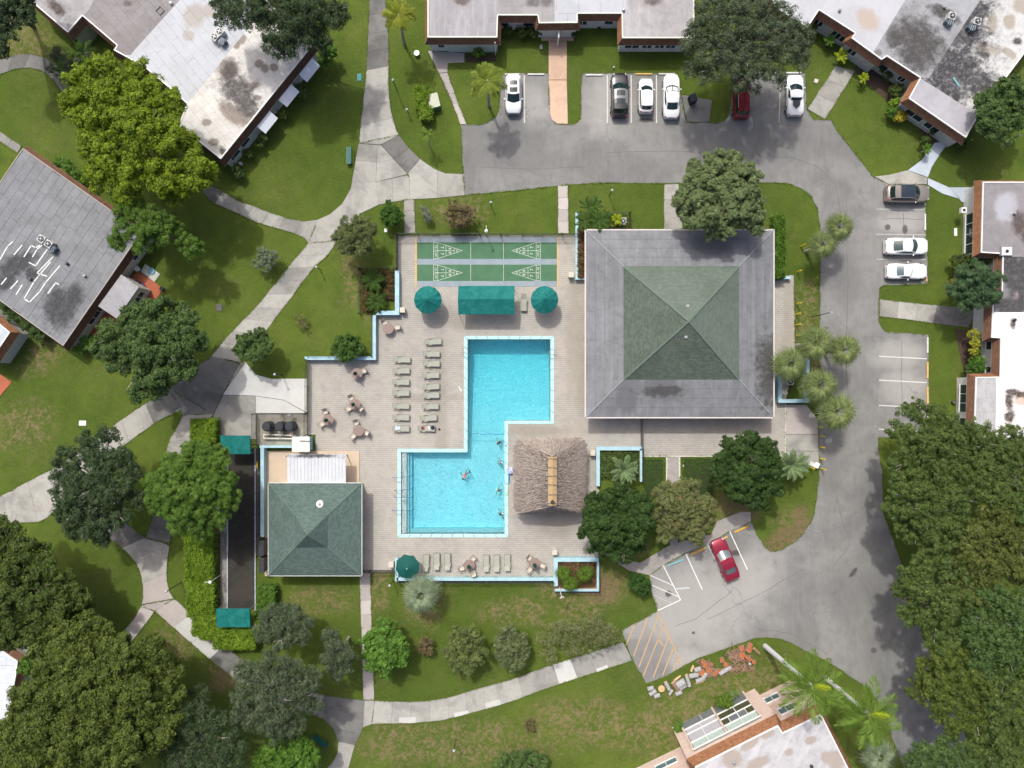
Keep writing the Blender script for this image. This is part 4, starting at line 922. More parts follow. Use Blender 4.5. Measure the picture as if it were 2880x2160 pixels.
for (y0, y1) in ((682, 728.5), (744.5, 790.5)):
    ln = MB().prism(WP([(1173.5, y0), (1566, y0), (1566, y1), (1173.5, y1)]), .055, .066).build('lane', COURT_G, ct)
    m = MB(); ym = (y0 + y1) / 2
    def L_(a, b, wd=.9): 
        a, b = Vector(a), Vector(b); d = (b - a).normalized(); nn = Vector((-d.y, d.x)) * wd / 2
        m.prism(WP([tuple(a - nn), tuple(b - nn), tuple(b + nn), tuple(a + nn)]), .067, .071)
    for xx in (1324, 1416): L_((xx, y0), (xx, y1)); m.build('cross_line', PAINTW, ln); m = MB()
    for s_, x0 in ((1, 1219.5), (-1, 1520)):
        X = lambda d: x0 + s_ * d
        L_((X(0), y0 + .6), (X(0), y1 - .6)); L_((X(12), y0 + .6), (X(12), y1 - .6)); L_((X(0), y0 + .6), (X(12), y0 + 2)); L_((X(0), y1 - .6), (X(12), y1 - 2))
        L_((X(12), y0 + 1), (X(81), ym)); L_((X(12), y1 - 1), (X(81), ym)); L_((X(12), ym), (X(58), ym)); L_((X(35), y0 + 8), (X(35), y1 - 8)); L_((X(58), y0 + 15.5), (X(58), y1 - 15.5))
        L_((X(0), ym - 3), (X(12), ym)); L_((X(0), ym + 3), (X(12), ym)); m.build('scoring_triangle', PAINTW, ln); m = MB()
    for s_, x0 in ((1, 1219.5), (-1, 1520)):
        for (txt, d, off, sz) in (('10', 66, 0, .30), ('8', 46, -5.5, .34), ('8', 46, 5.5, .34), ('7', 24, -9, .38), ('7', 24, 9, .38), ('10', 6, -11, .30), ('OFF', 6, 11, .22)):
            cu = bpy.data.curves.new('t', 'FONT'); cu.body = txt; cu.size = sz * 1.3; cu.align_x = 'CENTER'; cu.align_y = 'CENTER'; cu.resolution_u = 2
            to = bpy.data.objects.new('t', cu); COL.objects.link(to)
            me = bpy.data.meshes.new_from_object(to.evaluated_get(bpy.context.evaluated_depsgraph_get())); bpy.data.objects.remove(to)
            if txt != 'OFF' and off < 0: pass
            me.materials.clear(); me.materials.append(PAINTW); o = bpy.data.objects.new('lane_number', me); COL.objects.link(o); o.parent = ln
            p = W(x0 + s_ * d, ym + off); o.location = (p.x - ct.location.x, p.y - ct.location.y, .073 - ct.location.z); o.rotation_euler = (0, 0, -s_ * math.pi / 2)
for x in (1170.5, 1568.5): MB().prism(WP([(x - 1.3, 669), (x + 1.3, 669), (x + 1.3, 806), (x - 1.3, 806)]), .036, .09).build('court_edge_strip', PAINTY, ct)

# ------------------------------------------------------------------ low blue walls and planters
def wall_run(pts, h, label, wd=.34, name='garden_wall', mat=None, cat='wall', group=None):
    a0 = W(*pts[0]); root = thing(name, label, cat, a0, group)
    for i, (a, b) in enumerate(zip(pts[:-1], pts[1:])):
        A, B = W(*a).xy, W(*b).xy; d = (B - A); q = d.normalized(); c = (A + B) / 2 + q * (wd / 2 * (.0 if i % 2 else .0))
        L = d.length + (wd if i % 2 == 0 else -wd)
        MB().box((c.x, c.y, h / 2), (L, wd, h), math.atan2(q.y, q.x)).build('wall_body', mat or BLUEW, root)
        MB().box((c.x, c.y, h + .025), (L + (.04 if i % 2 == 0 else -.05), wd + .05, .05), math.atan2(q.y, q.x)).build('wall_cap', CAPB, root)
    return root
CAPB = plain('pale_blue_wall_cap', (.36, .54, .60), .7, .12, 1.5, coord='world')
wall_run([(868, 1008), (1056, 1008), (1056, 884)], .75, 'pale blue low wall stepping round the lawn corner west of the loungers')
wall_run([(1065, 882), (1120, 882), (1120, 759)], .75, 'pale blue wall on two sides of the planter left of the shuffleboard lanes', .42)
wall_run([(1118, 1626), (1118, 1570)], .55, 'short pale blue wall end beside the open green umbrella', .3)
wall_run([(1122, 1625), (1556, 1625)], .55, 'long pale blue wall along the bottom edge of the pool deck', .3)
wall_run([(1676, 1570), (1562, 1570), (1562, 1650)], .6, 'pale blue wall corner of the planter at the lower right of the deck', .42)
wall_run([(1562, 1656), (1680, 1656), (1680, 1574)], .5, 'whitish wall of the lower right planter on its lawn side', .2, mat=WALLP)
wall_run([(1800, 1260), (1680, 1260), (1680, 1370)], .6, 'pale blue wall of the planter with the silver fan palm', .36)
wall_run([(1800, 1264), (1800, 1350)], .6, 'cream wall closing the silver palm planter on its right', .2, mat=WALLC)
wall_run([(1621, 606), (1621, 785), (1646, 785)], .6, 'pale blue wall of the narrow planter left of the clubhouse', .26)
wall_run([(2214, 783), (2160, 783)], .6, 'short blue wall below the hedge right of the clubhouse', .26)
wall_run([(2185, 1010), (2185, 1127), (2262, 1127), (2262, 1012), (2188, 1012)], .9, 'blue walled enclosure round the cooling unit under the sabal palms', .36)
wall_run([(742, 1254), (836, 1254)], .9, 'pale blue wall between the pool filters and the tan slab', .22)
wall_run([(746, 1262), (746, 1500)], .9, 'long pale blue wall left of the bath house', .34)
# white equipment shed roof by the filters
tk = thing('pump_house', 'small white flat roofed pump house with pale blue sides beside the filters', 'shed', W(858, 1246))
MB().prism(WP([(838, 1228), (880, 1228), (880, 1264), (838, 1264)]), 0, 1.5).build('wall', BLUEW, tk); MB().prism(WP([(834, 1225), (883, 1225), (883, 1267), (834, 1267)]), 1.5, 1.62).build('roof', WALLW, tk)
MB().tube([W(843, 1240, 1.7), W(876, 1241, 1.7)], .03, 5).build('roof_bar', DKMET, tk)

# ------------------------------------------------------------------ fences
FENM = plain('black_fence_metal', (.045, .045, .05), .5, .2)
def fence(pts, h, label, z0=0.0, name='metal_fence', step=.13, post=2.4, mat=FENM, r=.017):
    a0 = W(*pts[0]); root = thing(name, label, 'fence', a0); pk = MB(); rails = MB()
    for a, b in zip(pts[:-1], pts[1:]):
        A, B = W(*a), W(*b); L = (B - A).length; d = (B - A) / L; ang = math.atan2(d.y, d.x); c = (A + B) / 2
        for z in (.15, h - .12): MB().box((c.x, c.y, z0 + z), (L, .035, .035), ang).build('rail', mat, root)
        k = max(1, round(L / post))
        for i in range(k + 1):
            p = A.lerp(B, i / k); MB().box((p.x, p.y, z0 + (h + .06) / 2), (.07, .07, h + .06), ang).build('post', mat, root)
        n_ = int(L / step)
        for i in range(n_):
            p = A.lerp(B, (i + .5) / n_); pk.box((p.x, p.y, z0 + h / 2 + .02), (r * 2, r * 2, h - .1), ang)
    pk.build('picket', mat, root, kind='stuff')
    return root
fence([(1119, 757), (1119, 664), (1640, 664)], 1.5, 'black picket fence round the top left of the shuffleboard court')
fence([(1013, 757), (1116, 757)], 1.0, 'low dark fence on the top side of the left planter', step=.18)
fence([(1013, 884), (1013, 759)], 1.0, 'low dark fence on the lawn side of the left planter', step=.18)
fence([(1050, 886), (1050, 1003), (870, 1003)], 1.15, 'thin black fence behind the stepped pale blue wall', step=.2)
fence([(868, 1012), (868, 1160)], 1.5, 'dark fence between the gate path and the table terrace')
fence([(722, 1250), (722, 1163), (866, 1163), (866, 1222)], 1.6, 'dark picket fence round the pool filter yard')
fence([(733, 1262), (733, 1560)], 1.5, 'long dark fence between the dark bowling strip and the blue wall')
fence([(1122, 1633), (1556, 1633)], 1.1, 'black fence outside the long wall at the bottom of the deck')
fence([(1043, 1603), (1114, 1603)], 1.3, 'short black fence between the bath house walk and the open umbrella')
fence([(1012, 1603), (1041, 1603)], 1.3, 'small black gate at the top of the pale walk beside the bath house', name='metal_gate', post=1.2)
fence([(1563, 1662), (1684, 1662), (1684, 1570)], .9, 'low dark fence outside the lower right planter', step=.2)
fence([(1622, 603), (1770, 603), (1770, 645)], 1.1, 'dark fence round the planting above the clubhouse corner', step=.2)
fence([(1802, 1178), (1802, 1258)], 1.4, 'short dark fence running south from the clubhouse eave')
fence([(1806, 1262), (1806, 1352)], 1.0, 'dark fence along the right of the silver palm planter')
fence([(1684, 1500), (1684, 1560)], 1.3, 'short dark fence between the deck edge and the dark round tree')

# ------------------------------------------------------------------ bowling strip
struct(MB().prism(WP([(598, 1262), (642, 1262), (642, 1765), (598, 1765)]), 0, .04).build('side_strip', concrete('brown_pavers', (.085, .05, .045), (.05, .032, .03), .6)))
struct(MB().prism(WP([(620, 1262), (640, 1262), (640, 1765), (620, 1765)]), .03, .05).build('side_path', concrete('mossy_concrete', (.30, .29, .25), (.06, .058, .055), 1.0, wear=1.2)))
struct(MB().prism(WP([(643, 1262), (717, 1262), (717, 1712), (643, 1712)]), 0, .03).build('bowling_strip', concrete('dark_mossy_surface', (.045, .042, .035), (.022, .022, .02), .8, wear=.8)))
struct(MB().prism(WP([(722, 1262), (733, 1262), (733, 1560), (722, 1560)]), 0, .045).build('side_path', concrete('dark_side_concrete', (.16, .15, .14), (.09, .085, .08), .6)))
for x in (641, 719):
    struct(MB().prism(WP([(x - 1.6, 1262), (x + 1.6, 1262), (x + 1.6, 1716), (x - 1.6, 1716)]), 0, .16).build('kerb', plain('grey_blue_kerb', (.36, .40, .44), .8, .2, 2, coord='world')))
t_ = NT('teal_canvas'); v_ = t_.pos('world'); TEAL = t_.fin(t_.mix(t_.math('MULTIPLY', t_.noise(v_, 14, 3, .8, 0, .60, .75), .35), t_.mix(t_.noise(v_, 1.3, 5, .7, .5, .35, .65), (.0, .120, .108), (.012, .165, .150)), (.16, .26, .24)), .8, t_.bump(t_.noise(v_, 2.2, 3, .6, 1.0, .3, .7), .5, .05), .3)
def canopy(x0, y0, x1, y1, z, label):
    """flat tilted canvas roof with drop sides on posts"""
    root = thing('canvas_canopy', label, 'canopy', W((x0 + x1) / 2, (y0 + y1) / 2)); root.location.z = 0
    a = W(x0, y0, z); b = W(x1, y1, z); cx, cy = (a.x + b.x) / 2, (a.y + b.y) / 2; ax, ay = (b.x - a.x) / 2, (a.y - b.y) / 2
    k = 3
    for i in range(k):
        u0, u1 = -1 + 2 * i / k, -1 + 2 * (i + 1) / k
        m = MB(); X0, X1 = cx + u0 * ax, cx + u1 * ax
        m.add([(X0, cy + ay, z + .25), (X1, cy + ay, z + .25), (X1, cy - ay, z), (X0, cy - ay, z), (X0, cy + ay + .05, z + .0), (X1, cy + ay + .05, z + .0), (X0, cy - ay - .04, z - .25), (X1, cy - ay - .04, z - .25)],
              [(0, 3, 2, 1), (4, 0, 1, 5), (3, 6, 7, 2)])
        m.build('canvas_panel', TEAL, root)
    m = MB()
    for s_ in (-1, 1): m.add([(cx + s_ * ax, cy + ay, z + .25), (cx + s_ * ax, cy - ay, z), (cx + s_ * (ax + .03), cy - ay, z - .25), (cx + s_ * (ax + .03), cy + ay, z)], [(0, 1, 2, 3)])
    m.build('canvas_side', TEAL, root)
    for sx in (-1, 1):
        for sy in (-1, 1): MB().tube([(cx + sx * ax * .95, cy + sy * ay * .9, 0), (cx + sx * ax * .95, cy + sy * ay * .9, z - .02)], .035, 6).build('post', METAL, root)
    return root
canopy(622, 1226, 704, 1277, 2.4, 'teal canvas canopy above the top of the dark bowling strip')
canopy(610, 1712, 704, 1764, 2.4, 'teal canvas canopy at the bottom of the dark bowling strip')
BENCHG = plain('green_bench_slats', (.01, .12, .10), .5, .15)
def bench(px, py, rz, label, L=1.8):
    r = thing('park_bench', label, 'bench', W(px, py))
    for i in range(3): MB().box((r.location.x - .18 + i * .17, r.location.y, .45), (.14, L, .04)).build('slat', BENCHG, r)
    for i in range(2): MB().box((r.location.x + .38, r.location.y, .62 + i * .18), (.04, L, .13)).build('slat', BENCHG, r)
    for s_ in (-1, 1): MB().box((r.location.x + .05, r.location.y + s_ * L * .4, .22), (.5, .06, .44)).build('leg', DKMET, r)
    r.rotation_euler = (0, 0, rz); return r
bench(605, 1600, math.pi, 'teal bench beside the dark bowling strip')
bench(983, 441, 0, 'dark green park bench on the lawn beside the long path', 1.9)
bench(903, 2080, .9, 'dark green bench in tree shade near the bottom path', 1.8)

# ------------------------------------------------------------------ canopies on the deck
def round_umbrella(px, py, label, rpx=39):
    z = 2.35; c = W(px, py, z); r_ = rpx / S * (H - z) / H
    root = thing('shade_umbrella', label, 'umbrella', (c.x, c.y, 0), 'round green shades by the shuffleboard lanes')
    n_ = 12
    ap = Vector((c.x, c.y, z + .95))
    for i in range(n_):
        m = MB(); seg = []
        for k in range(4):
            a = 2 * math.pi * (i + k / 3) / n_; s3 = .985 if k in (1, 2) else 1.0; seg.append((c.x + r_ * s3 * math.cos(a), c.y + r_ * s3 * math.sin(a), z - (.06 if k in (1, 2) else 0)))
        m.add([tuple(ap)] + seg + [(p[0], p[1], z - .22) for p in seg], [(0, 1, 2), (0, 2, 3), (0, 3, 4), (1, 5, 6, 2), (2, 6, 7, 3), (3, 7, 8, 4)])
        m.build('canvas_panel', TEAL, root)
    MB().tube([(c.x, c.y, 0), (c.x, c.y, z + .9)], .05, 8).build('pole', METAL, root)
    for i in range(4):
        a = math.pi / 4 + i * math.pi / 2; MB().tube([(c.x + r_ * .93 * math.cos(a), c.y + r_ * .93 * math.sin(a), 0), (c.x + r_ * .93 * math.cos(a), c.y + r_ * .93 * math.sin(a), z)], .035, 6).build('post', METAL, root)
    return root
round_umbrella(1203, 843, 'round dark green canvas shade left of the long awning'); round_umbrella(1531.5, 843, 'round dark green canvas shade right of the long awning')
aw = thing('gable_awning', 'long gabled green canvas awning between the two round shades', 'awning', W(1368, 848))
za, zb = 2.35, 2.95; a = W(1289, 804, za); b = W(1447, 884, za); ym = W(1368, 841, zb).y
for k in range(4):
    X0 = a.x + (b.x - a.x) * k / 4; X1 = a.x + (b.x - a.x) * (k + 1) / 4
    MB().add([(X0, ym, zb), (X1, ym, zb), (X1, a.y, za), (X0, a.y, za), (X1, a.y, za - .2), (X0, a.y, za - .2)], [(0, 1, 2, 3), (3, 2, 4, 5)]).build('canvas_panel', TEAL, aw)
    MB().add([(X0, ym, zb), (X1, ym, zb), (X1, b.y, za), (X0, b.y, za), (X1, b.y, za - .2), (X0, b.y, za - .2)], [(0, 3, 2, 1), (3, 5, 4, 2)]).build('canvas_panel', TEAL, aw)
for x in (a.x, b.x):
    MB().add([(x, a.y, za), (x, ym, zb), (x, b.y, za)], [(0, 1, 2)]).build('canvas_gable', TEAL, aw)
    for y in (a.y - .05, b.y + .05): MB().tube([(x * .999, y, 0), (x * .999, y, za)], .04, 6).build('post', METAL, aw)
# open patio umbrella at the bottom
c = W(1146, 1594, 2.2); um = thing('patio_umbrella', 'open dark green patio umbrella at the lower left corner of the deck', 'umbrella', (c.x, c.y, 0))
GU = plain('dark_green_canvas', (.0, .075, .062), .8, .12, 3); ap = Vector((c.x, c.y - .12, 2.62))
for i in range(8):
    a0 = 2 * math.pi * (i + .35) / 8; a1 = 2 * math.pi * (i + 1.35) / 8; am = (a0 + a1) / 2; r_ = 1.38
    MB().add([tuple(ap), (c.x + r_ * math.cos(a0), c.y + r_ * math.sin(a0), 2.12), (c.x + r_ * .90 * math.cos(am), c.y + r_ * .90 * math.sin(am), 2.16), (c.x + r_ * math.cos(a1), c.y + r_ * math.sin(a1), 2.12)], [(0, 1, 2), (0, 2, 3)]).build('canvas_panel', GU, um)
MB().tube([(c.x, c.y, 0), (c.x, c.y - .12, 2.7)], .03, 6).build('pole', DKMET, um); MB().lathe((c.x, c.y - .12, 2.62), [(.05, 0), (.05, .08), (.02, .1)], 8).build('finial', TRIM, um)

# ------------------------------------------------------------------ loungers
SLING = plain('sage_sling', (.33, .34, .285), .85, .10, 6); FRAMEL = plain('grey_green_frame', (.20, .20, .175), .5, .15); FEETL = plain('pale_tan_arm', (.45, .40, .30), .6, .1)
def make_lounger():
    r = thing('sun_lounger', 'x', 'lounger')
    MB().box((.26, 0, .33), (1.30, .60, .03)).build('seat_sling', SLING, r)
    m = MB(); m.box((-.62, 0, .43), (.56, .58, .03), 0, 0, .38); m.build('back_sling', SLING, r)
    for s_ in (-1, 1):
        MB().box((.22, s_ * .33, .34), (1.42, .04, .05)).build('side_rail', FRAMEL, r)
        MB().box((-.30, s_ * .37, .50), (.42, .05, .03)).build('armrest', FEETL, r)
        MB().box((-.12, s_ * .37, .41), (.03, .04, .17)).build('arm_post', FRAMEL, r)
        for x in (-.42, .82): MB().box((x, s_ * .33, .16), (.04, .04, .32)).build('leg', FRAMEL, r)
    MB().box((.94, 0, .34), (.04, .70, .05)).build('end_rail', FRAMEL, r); MB().box((-.90, 0, .54), (.04, .60, .04)).build('head_rail', FRAMEL, r)
    return r
LG = make_lounger(); li = 0
ORD = ['first', 'second', 'third', 'fourth', 'fifth', 'sixth', 'seventh', 'eighth', 'ninth']
leftc = [(1132, 1011), (1130, 1042.5), (1129, 1074), (1129, 1105), (1129, 1141), (1129, 1173), (1129, 1205)]
rightc = [(1219, 961), (1214.5, 995), (1214.5, 1022.5), (1213, 1055), (1213, 1087), (1213, 1111), (1211, 1142), (1206, 1175), (1201, 1204)]
for i, (x, y) in enumerate(leftc):
    lab = f'sage lounger, {ORD[i]} from the top in the left row west of the pool' if i < 6 else 'sage lounger with a striped blue towel, last in the left row'
    first_or_dup(LG, li, W(x, y, .035), R.uniform(-.05, .05), lab, 'sage loungers on the pool deck'); li += 1
for i, (x, y) in enumerate(rightc):
    lab = f'sage lounger, {ORD[i]} from the top in the right row beside the pool' if i < 8 else 'sage lounger piled with bags and a cap, last in the right row'
    first_or_dup(LG, li, W(x, y, .035), R.uniform(-.05, .05), lab, 'sage loungers on the pool deck'); li += 1
for i, (x, y, a) in enumerate(((1199, 1581, -.06), (1229, 1577, -.01), (1259, 1578, 0), (1367.6, 1582, 0), (1397, 1582, 0), (1427, 1580, 0))):
    lab = ('sage lounger next to the open green umbrella, nearest it', 'middle lounger of the three between umbrella and table', 'lounger just left of the lower table with closed umbrella', 'lounger just right of the lower table with closed umbrella', 'middle lounger of the right group along the bottom wall', 'rightmost lounger along the bottom wall')[i]
    dup(LG, W(x, y, .035), math.pi / 2 + a, lab, 'sage loungers on the pool deck')
dup(LG, W(1473, 852, .035), -math.pi / 2, 'single lounger between the long awning and the right round shade', 'sage loungers on the pool deck')
# towels, bags on two of them
def tagged(mb, name, mat, label, cat, group=None, **k): return tag(mb.build(name, mat, None, **k), label, cat, group)
TOW = NT('striped_towel'); v_ = TOW.pos('object'); wv = TOW.n('ShaderNodeTexWave'); wv.inputs['Scale'].default_value = 3; TOW.l(v_, wv.inputs[0]); TOWM = TOW.fin(TOW.mix(wv.outputs[1], (.30, .42, .66), (.62, .68, .78)), .9)
p = W(1119, 1204, .4); tagged(MB().box((p.x, p.y, .45), (.6, .42, .07), .05), 'towel', TOWM, 'striped blue towel folded on the last lounger of the left row', 'towel', bevel=.02)
p = W(1120, 1216.5, 0); 
for s_ in (-1, 1): tagged(MB().box((p.x + s_ * .06, p.y, .06), (.09, .22, .05), .2), 'sandal', DKMET, ('left' if s_ < 0 else 'right') + ' dark sandal below the lounger with the striped towel', 'sandal', 'sandals by the striped towel lounger', bevel=.02)
p = W(1189, 1203, .4); tagged(MB().box((p.x, p.y, .46), (.34, .34, .12), .1), 'bag', plain('red_cloth', (.42, .09, .10), .9, .15), 'red bag on the last lounger of the right row', 'bag', bevel=.05)
p = W(1187.5, 1203, .5); tagged(MB().lathe((p.x, p.y, .521), [(.12, 0), (.11, .06), (.05, .09), (0, .1)], 10), 'cap', DKMET, 'black cap on the red bag', 'cap')
p = W(1207, 1204, .4); tagged(MB().box((p.x, p.y, .42), (.13, .44, .06), .15), 'towel', TRIM, 'rolled white towel on the last lounger of the right row', 'towel', bevel=.02)
p = W(1217, 1202, .4); tagged(MB().lathe((p.x, p.y, .35), [(.10, 0), (.22, .05), (.22, .16), (.12, .24), (0, .25)], 10), 'bag', plain('navy_cloth', (.02, .025, .06), .9, .15), 'navy blue bag at the foot of the last right row lounger', 'bag')
p = W(1235.5, 1207, 0); tagged(MB().lathe((p.x, p.y, .035), [(.14, 0), (.14, .05), (.08, .14), (0, .16)], 8), 'hat', DKMET, 'dark hat lying on the deck right of the lounger with bags', 'hat')

# ------------------------------------------------------------------ tables and chairs
TOPM = plain('brown_table_top', (.25, .18, .155), .6, .10, 4); CHW = plain('cream_chair_sling', (.56, .51, .43), .85, .08, 5); CHF = plain('dark_tan_frame', (.20, .17, .135), .5, .15)
def make_table():
    r = thing('patio_table', 'x', 'table'); MB().lathe((0, 0, 0), [(.60, .68), (.62, .70), (.62, .72), (.58, .73)], 28).build('table_top', TOPM, r)
    MB().tube([(0, 0, .05), (0, 0, .68)], .04, 8).build('pedestal', CHF, r); MB().lathe((0, 0, 0), [(.28, 0), (.28, .03), (.06, .07)], 14).build('base', CHF, r)
    return r
def make_chair():
    r = thing('patio_chair', 'x', 'chair')       # faces +x
    MB().box((0, 0, .42), (.50, .50, .03)).build('seat', CHW, r); MB().box((-.30, 0, .66), (.04, .50, .46), 0, 0, -.28).build('backrest', CHW, r)
    for s_ in (-1, 1):
        MB().box((0, s_ * .28, .62), (.50, .05, .03)).build('armrest', CHF, r)
        MB().box((.22, s_ * .27, .31), (.035, .035, .62)).build('leg', CHF, r); MB().box((-.24, s_ * .27, .31), (.035, .035, .62)).build('leg', CHF, r)
    MB().box((-.36, 0, .885), (.05, .56, .035)).build('top_rail', CHF, r)
    return r
TB, CH = make_table(), make_chair(); ti = ci = 0
GUM = plain('closed_umbrella_green', (.0, .07, .05), .85, .2, 5)
tabs = [((1092, 924), None, [(1082, 907), (1118, 920)], 'brown round table below the left planter, without umbrella'),
        ((1004, 1051), (-3, -1), [(1023, 1043)], 'brown round table nearest the stepped blue wall, with closed umbrella'),
        ((998, 1137), (-5, -2), [(988, 1119), (981, 1149), (1013, 1149)], 'brown round table in the middle of the terrace, with closed umbrella'),
        ((923, 1181), (-8, 4), [(915, 1158), (906, 1192)], 'brown round table closest to the filter yard fence'),
        ((1008.6, 1211), None, [(1002, 1189), (1030, 1217), (994, 1226)], 'brown round table lowest on the terrace, without umbrella'),
        ((1320, 1589), (-1, 9), [(1331, 1571), (1299, 1598), (1331, 1611)], 'brown round table between the two bottom lounger groups'),
        ((1503, 1584), (3, 7), [(1489, 1569), (1524.6, 1590), (1490, 1601)], 'brown round table near the lower right planter')]
places = ['below the left planter', 'nearest the stepped blue wall', 'in the middle of the terrace', 'closest to the filter fence', 'lowest on the terrace', 'between the bottom lounger groups', 'near the lower right planter']
for ti, (tp, up, chs, lab) in enumerate(tabs):
    P_ = W(tp[0], tp[1], .7); first_or_dup(TB, ti, (P_.x, P_.y, .035), 0, lab, 'round brown tables on the deck')
    if up:
        q = W(tp[0] + up[0], tp[1] + up[1], 1.9); u = thing('closed_umbrella', f'closed green umbrella through the table {places[ti]}', 'umbrella', (P_.x, P_.y, .035), 'closed green umbrellas')
        MB().tube([(P_.x, P_.y, .05), (P_.x, P_.y, 2.3)], .025, 6).build('pole', DKMET, u)
        m = MB(); rr = random.Random(ti)
        prof = [(.05, 1.15), (.15, 1.25), (.20, 1.5), (.16, 1.9), (.09, 2.15), (.02, 2.3)]
        vs = []; nn_ = 16
        for (rad, z) in prof:
            for k in range(nn_):
                a = 2 * math.pi * k / nn_; q2 = rad * (1.25 if k % 2 else .75); vs.append((P_.x + q2 * math.cos(a), P_.y + q2 * math.sin(a), z))
        m.add(vs, [(i * nn_ + k, i * nn_ + (k + 1) % nn_, (i + 1) * nn_ + (k + 1) % nn_, (i + 1) * nn_ + k) for i in range(len(prof) - 1) for k in range(nn_)]); m.build('folded_canvas', GUM, u)
    for k, (cx, cy) in enumerate(chs):
        Q = W(cx, cy, .45); a = math.atan2(P_.y - Q.y, P_.x - Q.x)
        dx, dy = cx - tp[0], cy - tp[1]
        side_ = ('above' if dy < 0 else 'below') if abs(dy) > abs(dx) else ('right of' if dx > 0 else 'left of')
        if len(chs) > 1 and ti in (2, 4): side_ = ['above', 'lower left of', 'lower right of'][k] if ti == 2 else ['above', 'right of', 'lower left of'][k]
        if ti in (5,): side_ = ['upper right of', 'left of', 'lower right of'][k]
        if ti in (6,): side_ = ['upper left of', 'right of', 'lower left of'][k]
        if ti == 3: side_ = ['above', 'lower left of'][k]
        if ti == 0: side_ = ['upper left of', 'right of'][k]
        first_or_dup(CH, ci, (Q.x, Q.y, .035), a + R.uniform(-.15, .15), f'cream patio chair {side_} the table {places[ti]}', 'cream chairs round the tables'); ci += 1
# small cream bins
for (x, y, lab) in ((1132, 872, 'cream square bin below the left planter wall'), (1606, 773, 'cream square bin by the narrow planter'), (1667, 1274, 'cream square bin left of the silver palm planter'), (1560, 1553, 'cream square bin at the lower right planter'), (1100, 1588, 'cream square bin left of the open umbrella')):
    p = W(x, y, .8); b_ = thing('litter_bin', lab, 'bin', (p.x, p.y, .035), 'cream bins around the deck')
    MB().box((p.x, p.y, .46), (.50, .50, .84)).build('body', CHW, b_); MB().box((p.x, p.y, .91), (.56, .56, .06)).build('lid', CHW, b_)

# ------------------------------------------------------------------ pool furniture
def ladder(px, py, rz, label):
    p = W(px, py); r = thing('pool_ladder', label, 'ladder', (p.x, p.y, .07), 'steel pool ladders')
    for s_ in (-1, 1):
        pts = [(p.x - .5, p.y + s_ * .27, .07), (p.x - .48, p.y + s_ * .27, .8), (p.x - .2, p.y + s_ * .27, .92), (p.x + .1, p.y + s_ * .27, .75), (p.x + .15, p.y + s_ * .27, -.9)]
        MB().tube(pts, .025, 6).build('handrail', plain('steel_tube', (.5, .55, .6), .25, .1, metal=.8), r)
    for z in (-.2, -.5, -.8): MB().box((p.x + .15, p.y, z), (.08, .5, .03)).build('rung', METAL, r)
    if rz: r.rotation_euler = (0, 0, rz)
ladder(1313, 987, 0, 'steel ladder on the left wall of the deep end'); ladder(1549, 992, math.pi, 'steel ladder on the right wall of the deep end')
RAILB = plain('blue_rail', (.06, .17, .35), .35, .1)
for i, y in enumerate((1343, 1379, 1397, 1434)):
    a, b = W(1106 if i in (0, 3) else 1112, y - 2), W(1162, y - (6 if i < 2 else 0)); r = thing('step_handrail', f'blue handrail into the shallow steps, {ORD[i]} from the top', 'handrail', (a.x, a.y, .035), 'handrails at the shallow steps')
    MB().tube([(a.x, a.y, .04), (a.x + .05, a.y, .85), (a.x + .5, a.y, .95), (b.x - .1, b.y, .45), (b.x, b.y, -.7)], .028, 6).build('rail_tube', RAILB, r)
# rope with floats
rp = thing('float_rope', 'dark blue rope with small floats across the pool neck', 'rope', W(1316, 1220, -.06))
a, b = W(1316, 1220), W(1419, 1222); pts = [(a.x + (b.x - a.x) * t / 20, a.y + (b.y - a.y) * t / 20 - .06 * math.sin(t * .9), -.05) for t in range(21)]
MB().tube(pts, .028, 5).build('rope', plain('blue_rope', (.02, .16, .38), .6, .1), rp)
for i in range(1, 20, 2): MB().tube([(pts[i][0] - .06, pts[i][1], -.05), (pts[i][0] + .06, pts[i][1], -.05)], .06, 6).build('float', RAILB, rp)
p = W(1294, 1095, .1); nd = thing('pool_skimmer_lid', 'white oblong float lying on the deck left of the pool', 'float', (p.x, p.y, .035)); MB().tube([(p.x - .15, p.y + .3, .11), (p.x + .18, p.y - .25, .11)], .075, 8).build('float_body', TRIM, nd)
tagged(MB().tube([W(1431, 1328, .1), W(1432, 1345, .1), W(1430, 1361, .1)], .07, 8), 'pool_noodle', plain('bright_blue_foam', (.03, .25, .55), .7, .1), 'blue foam noodle on the edge below the checked towel', 'noodle')
tagged(MB().tube([W(1420, 1394, .1), W(1427, 1385, .12), W(1429, 1365, .1)], .045, 6), 'pool_noodle', plain('pale_green_foam', (.45, .75, .45), .7, .1), 'pale green noodle curving over the pool edge', 'noodle')
CHK = NT('checked_cloth'); ck = CHK.n('ShaderNodeTexChecker'); ck.inputs['Scale'].default_value = 12; CHK.l(CHK.pos('object'), ck.inputs[0]); ck.inputs[1].default_value = (.75, .77, .82, 1); ck.inputs[2].default_value = (.05, .12, .40, 1); CHKM = CHK.fin(ck.outputs[0], .9)
p = W(1437, 1325, .3); tagged(MB().lathe((p.x, p.y, .035), [(.42, 0), (.40, .25), (.30, .4), (.12, .46), (0, .47)], 12), 'towel', CHKM, 'blue and white checked towel bundled between the pool and the tiki hut', 'towel', bevel=.02)
p = W(1425, 1318, .2); tagged(MB().lathe((p.x, p.y, .07), [(.14, 0), (.13, .05), (.08, .12), (0, .14)], 10), 'sun_hat', TRIM, 'white hat beside the checked towel', 'hat')
p = W(1422.5, 1253, .1)
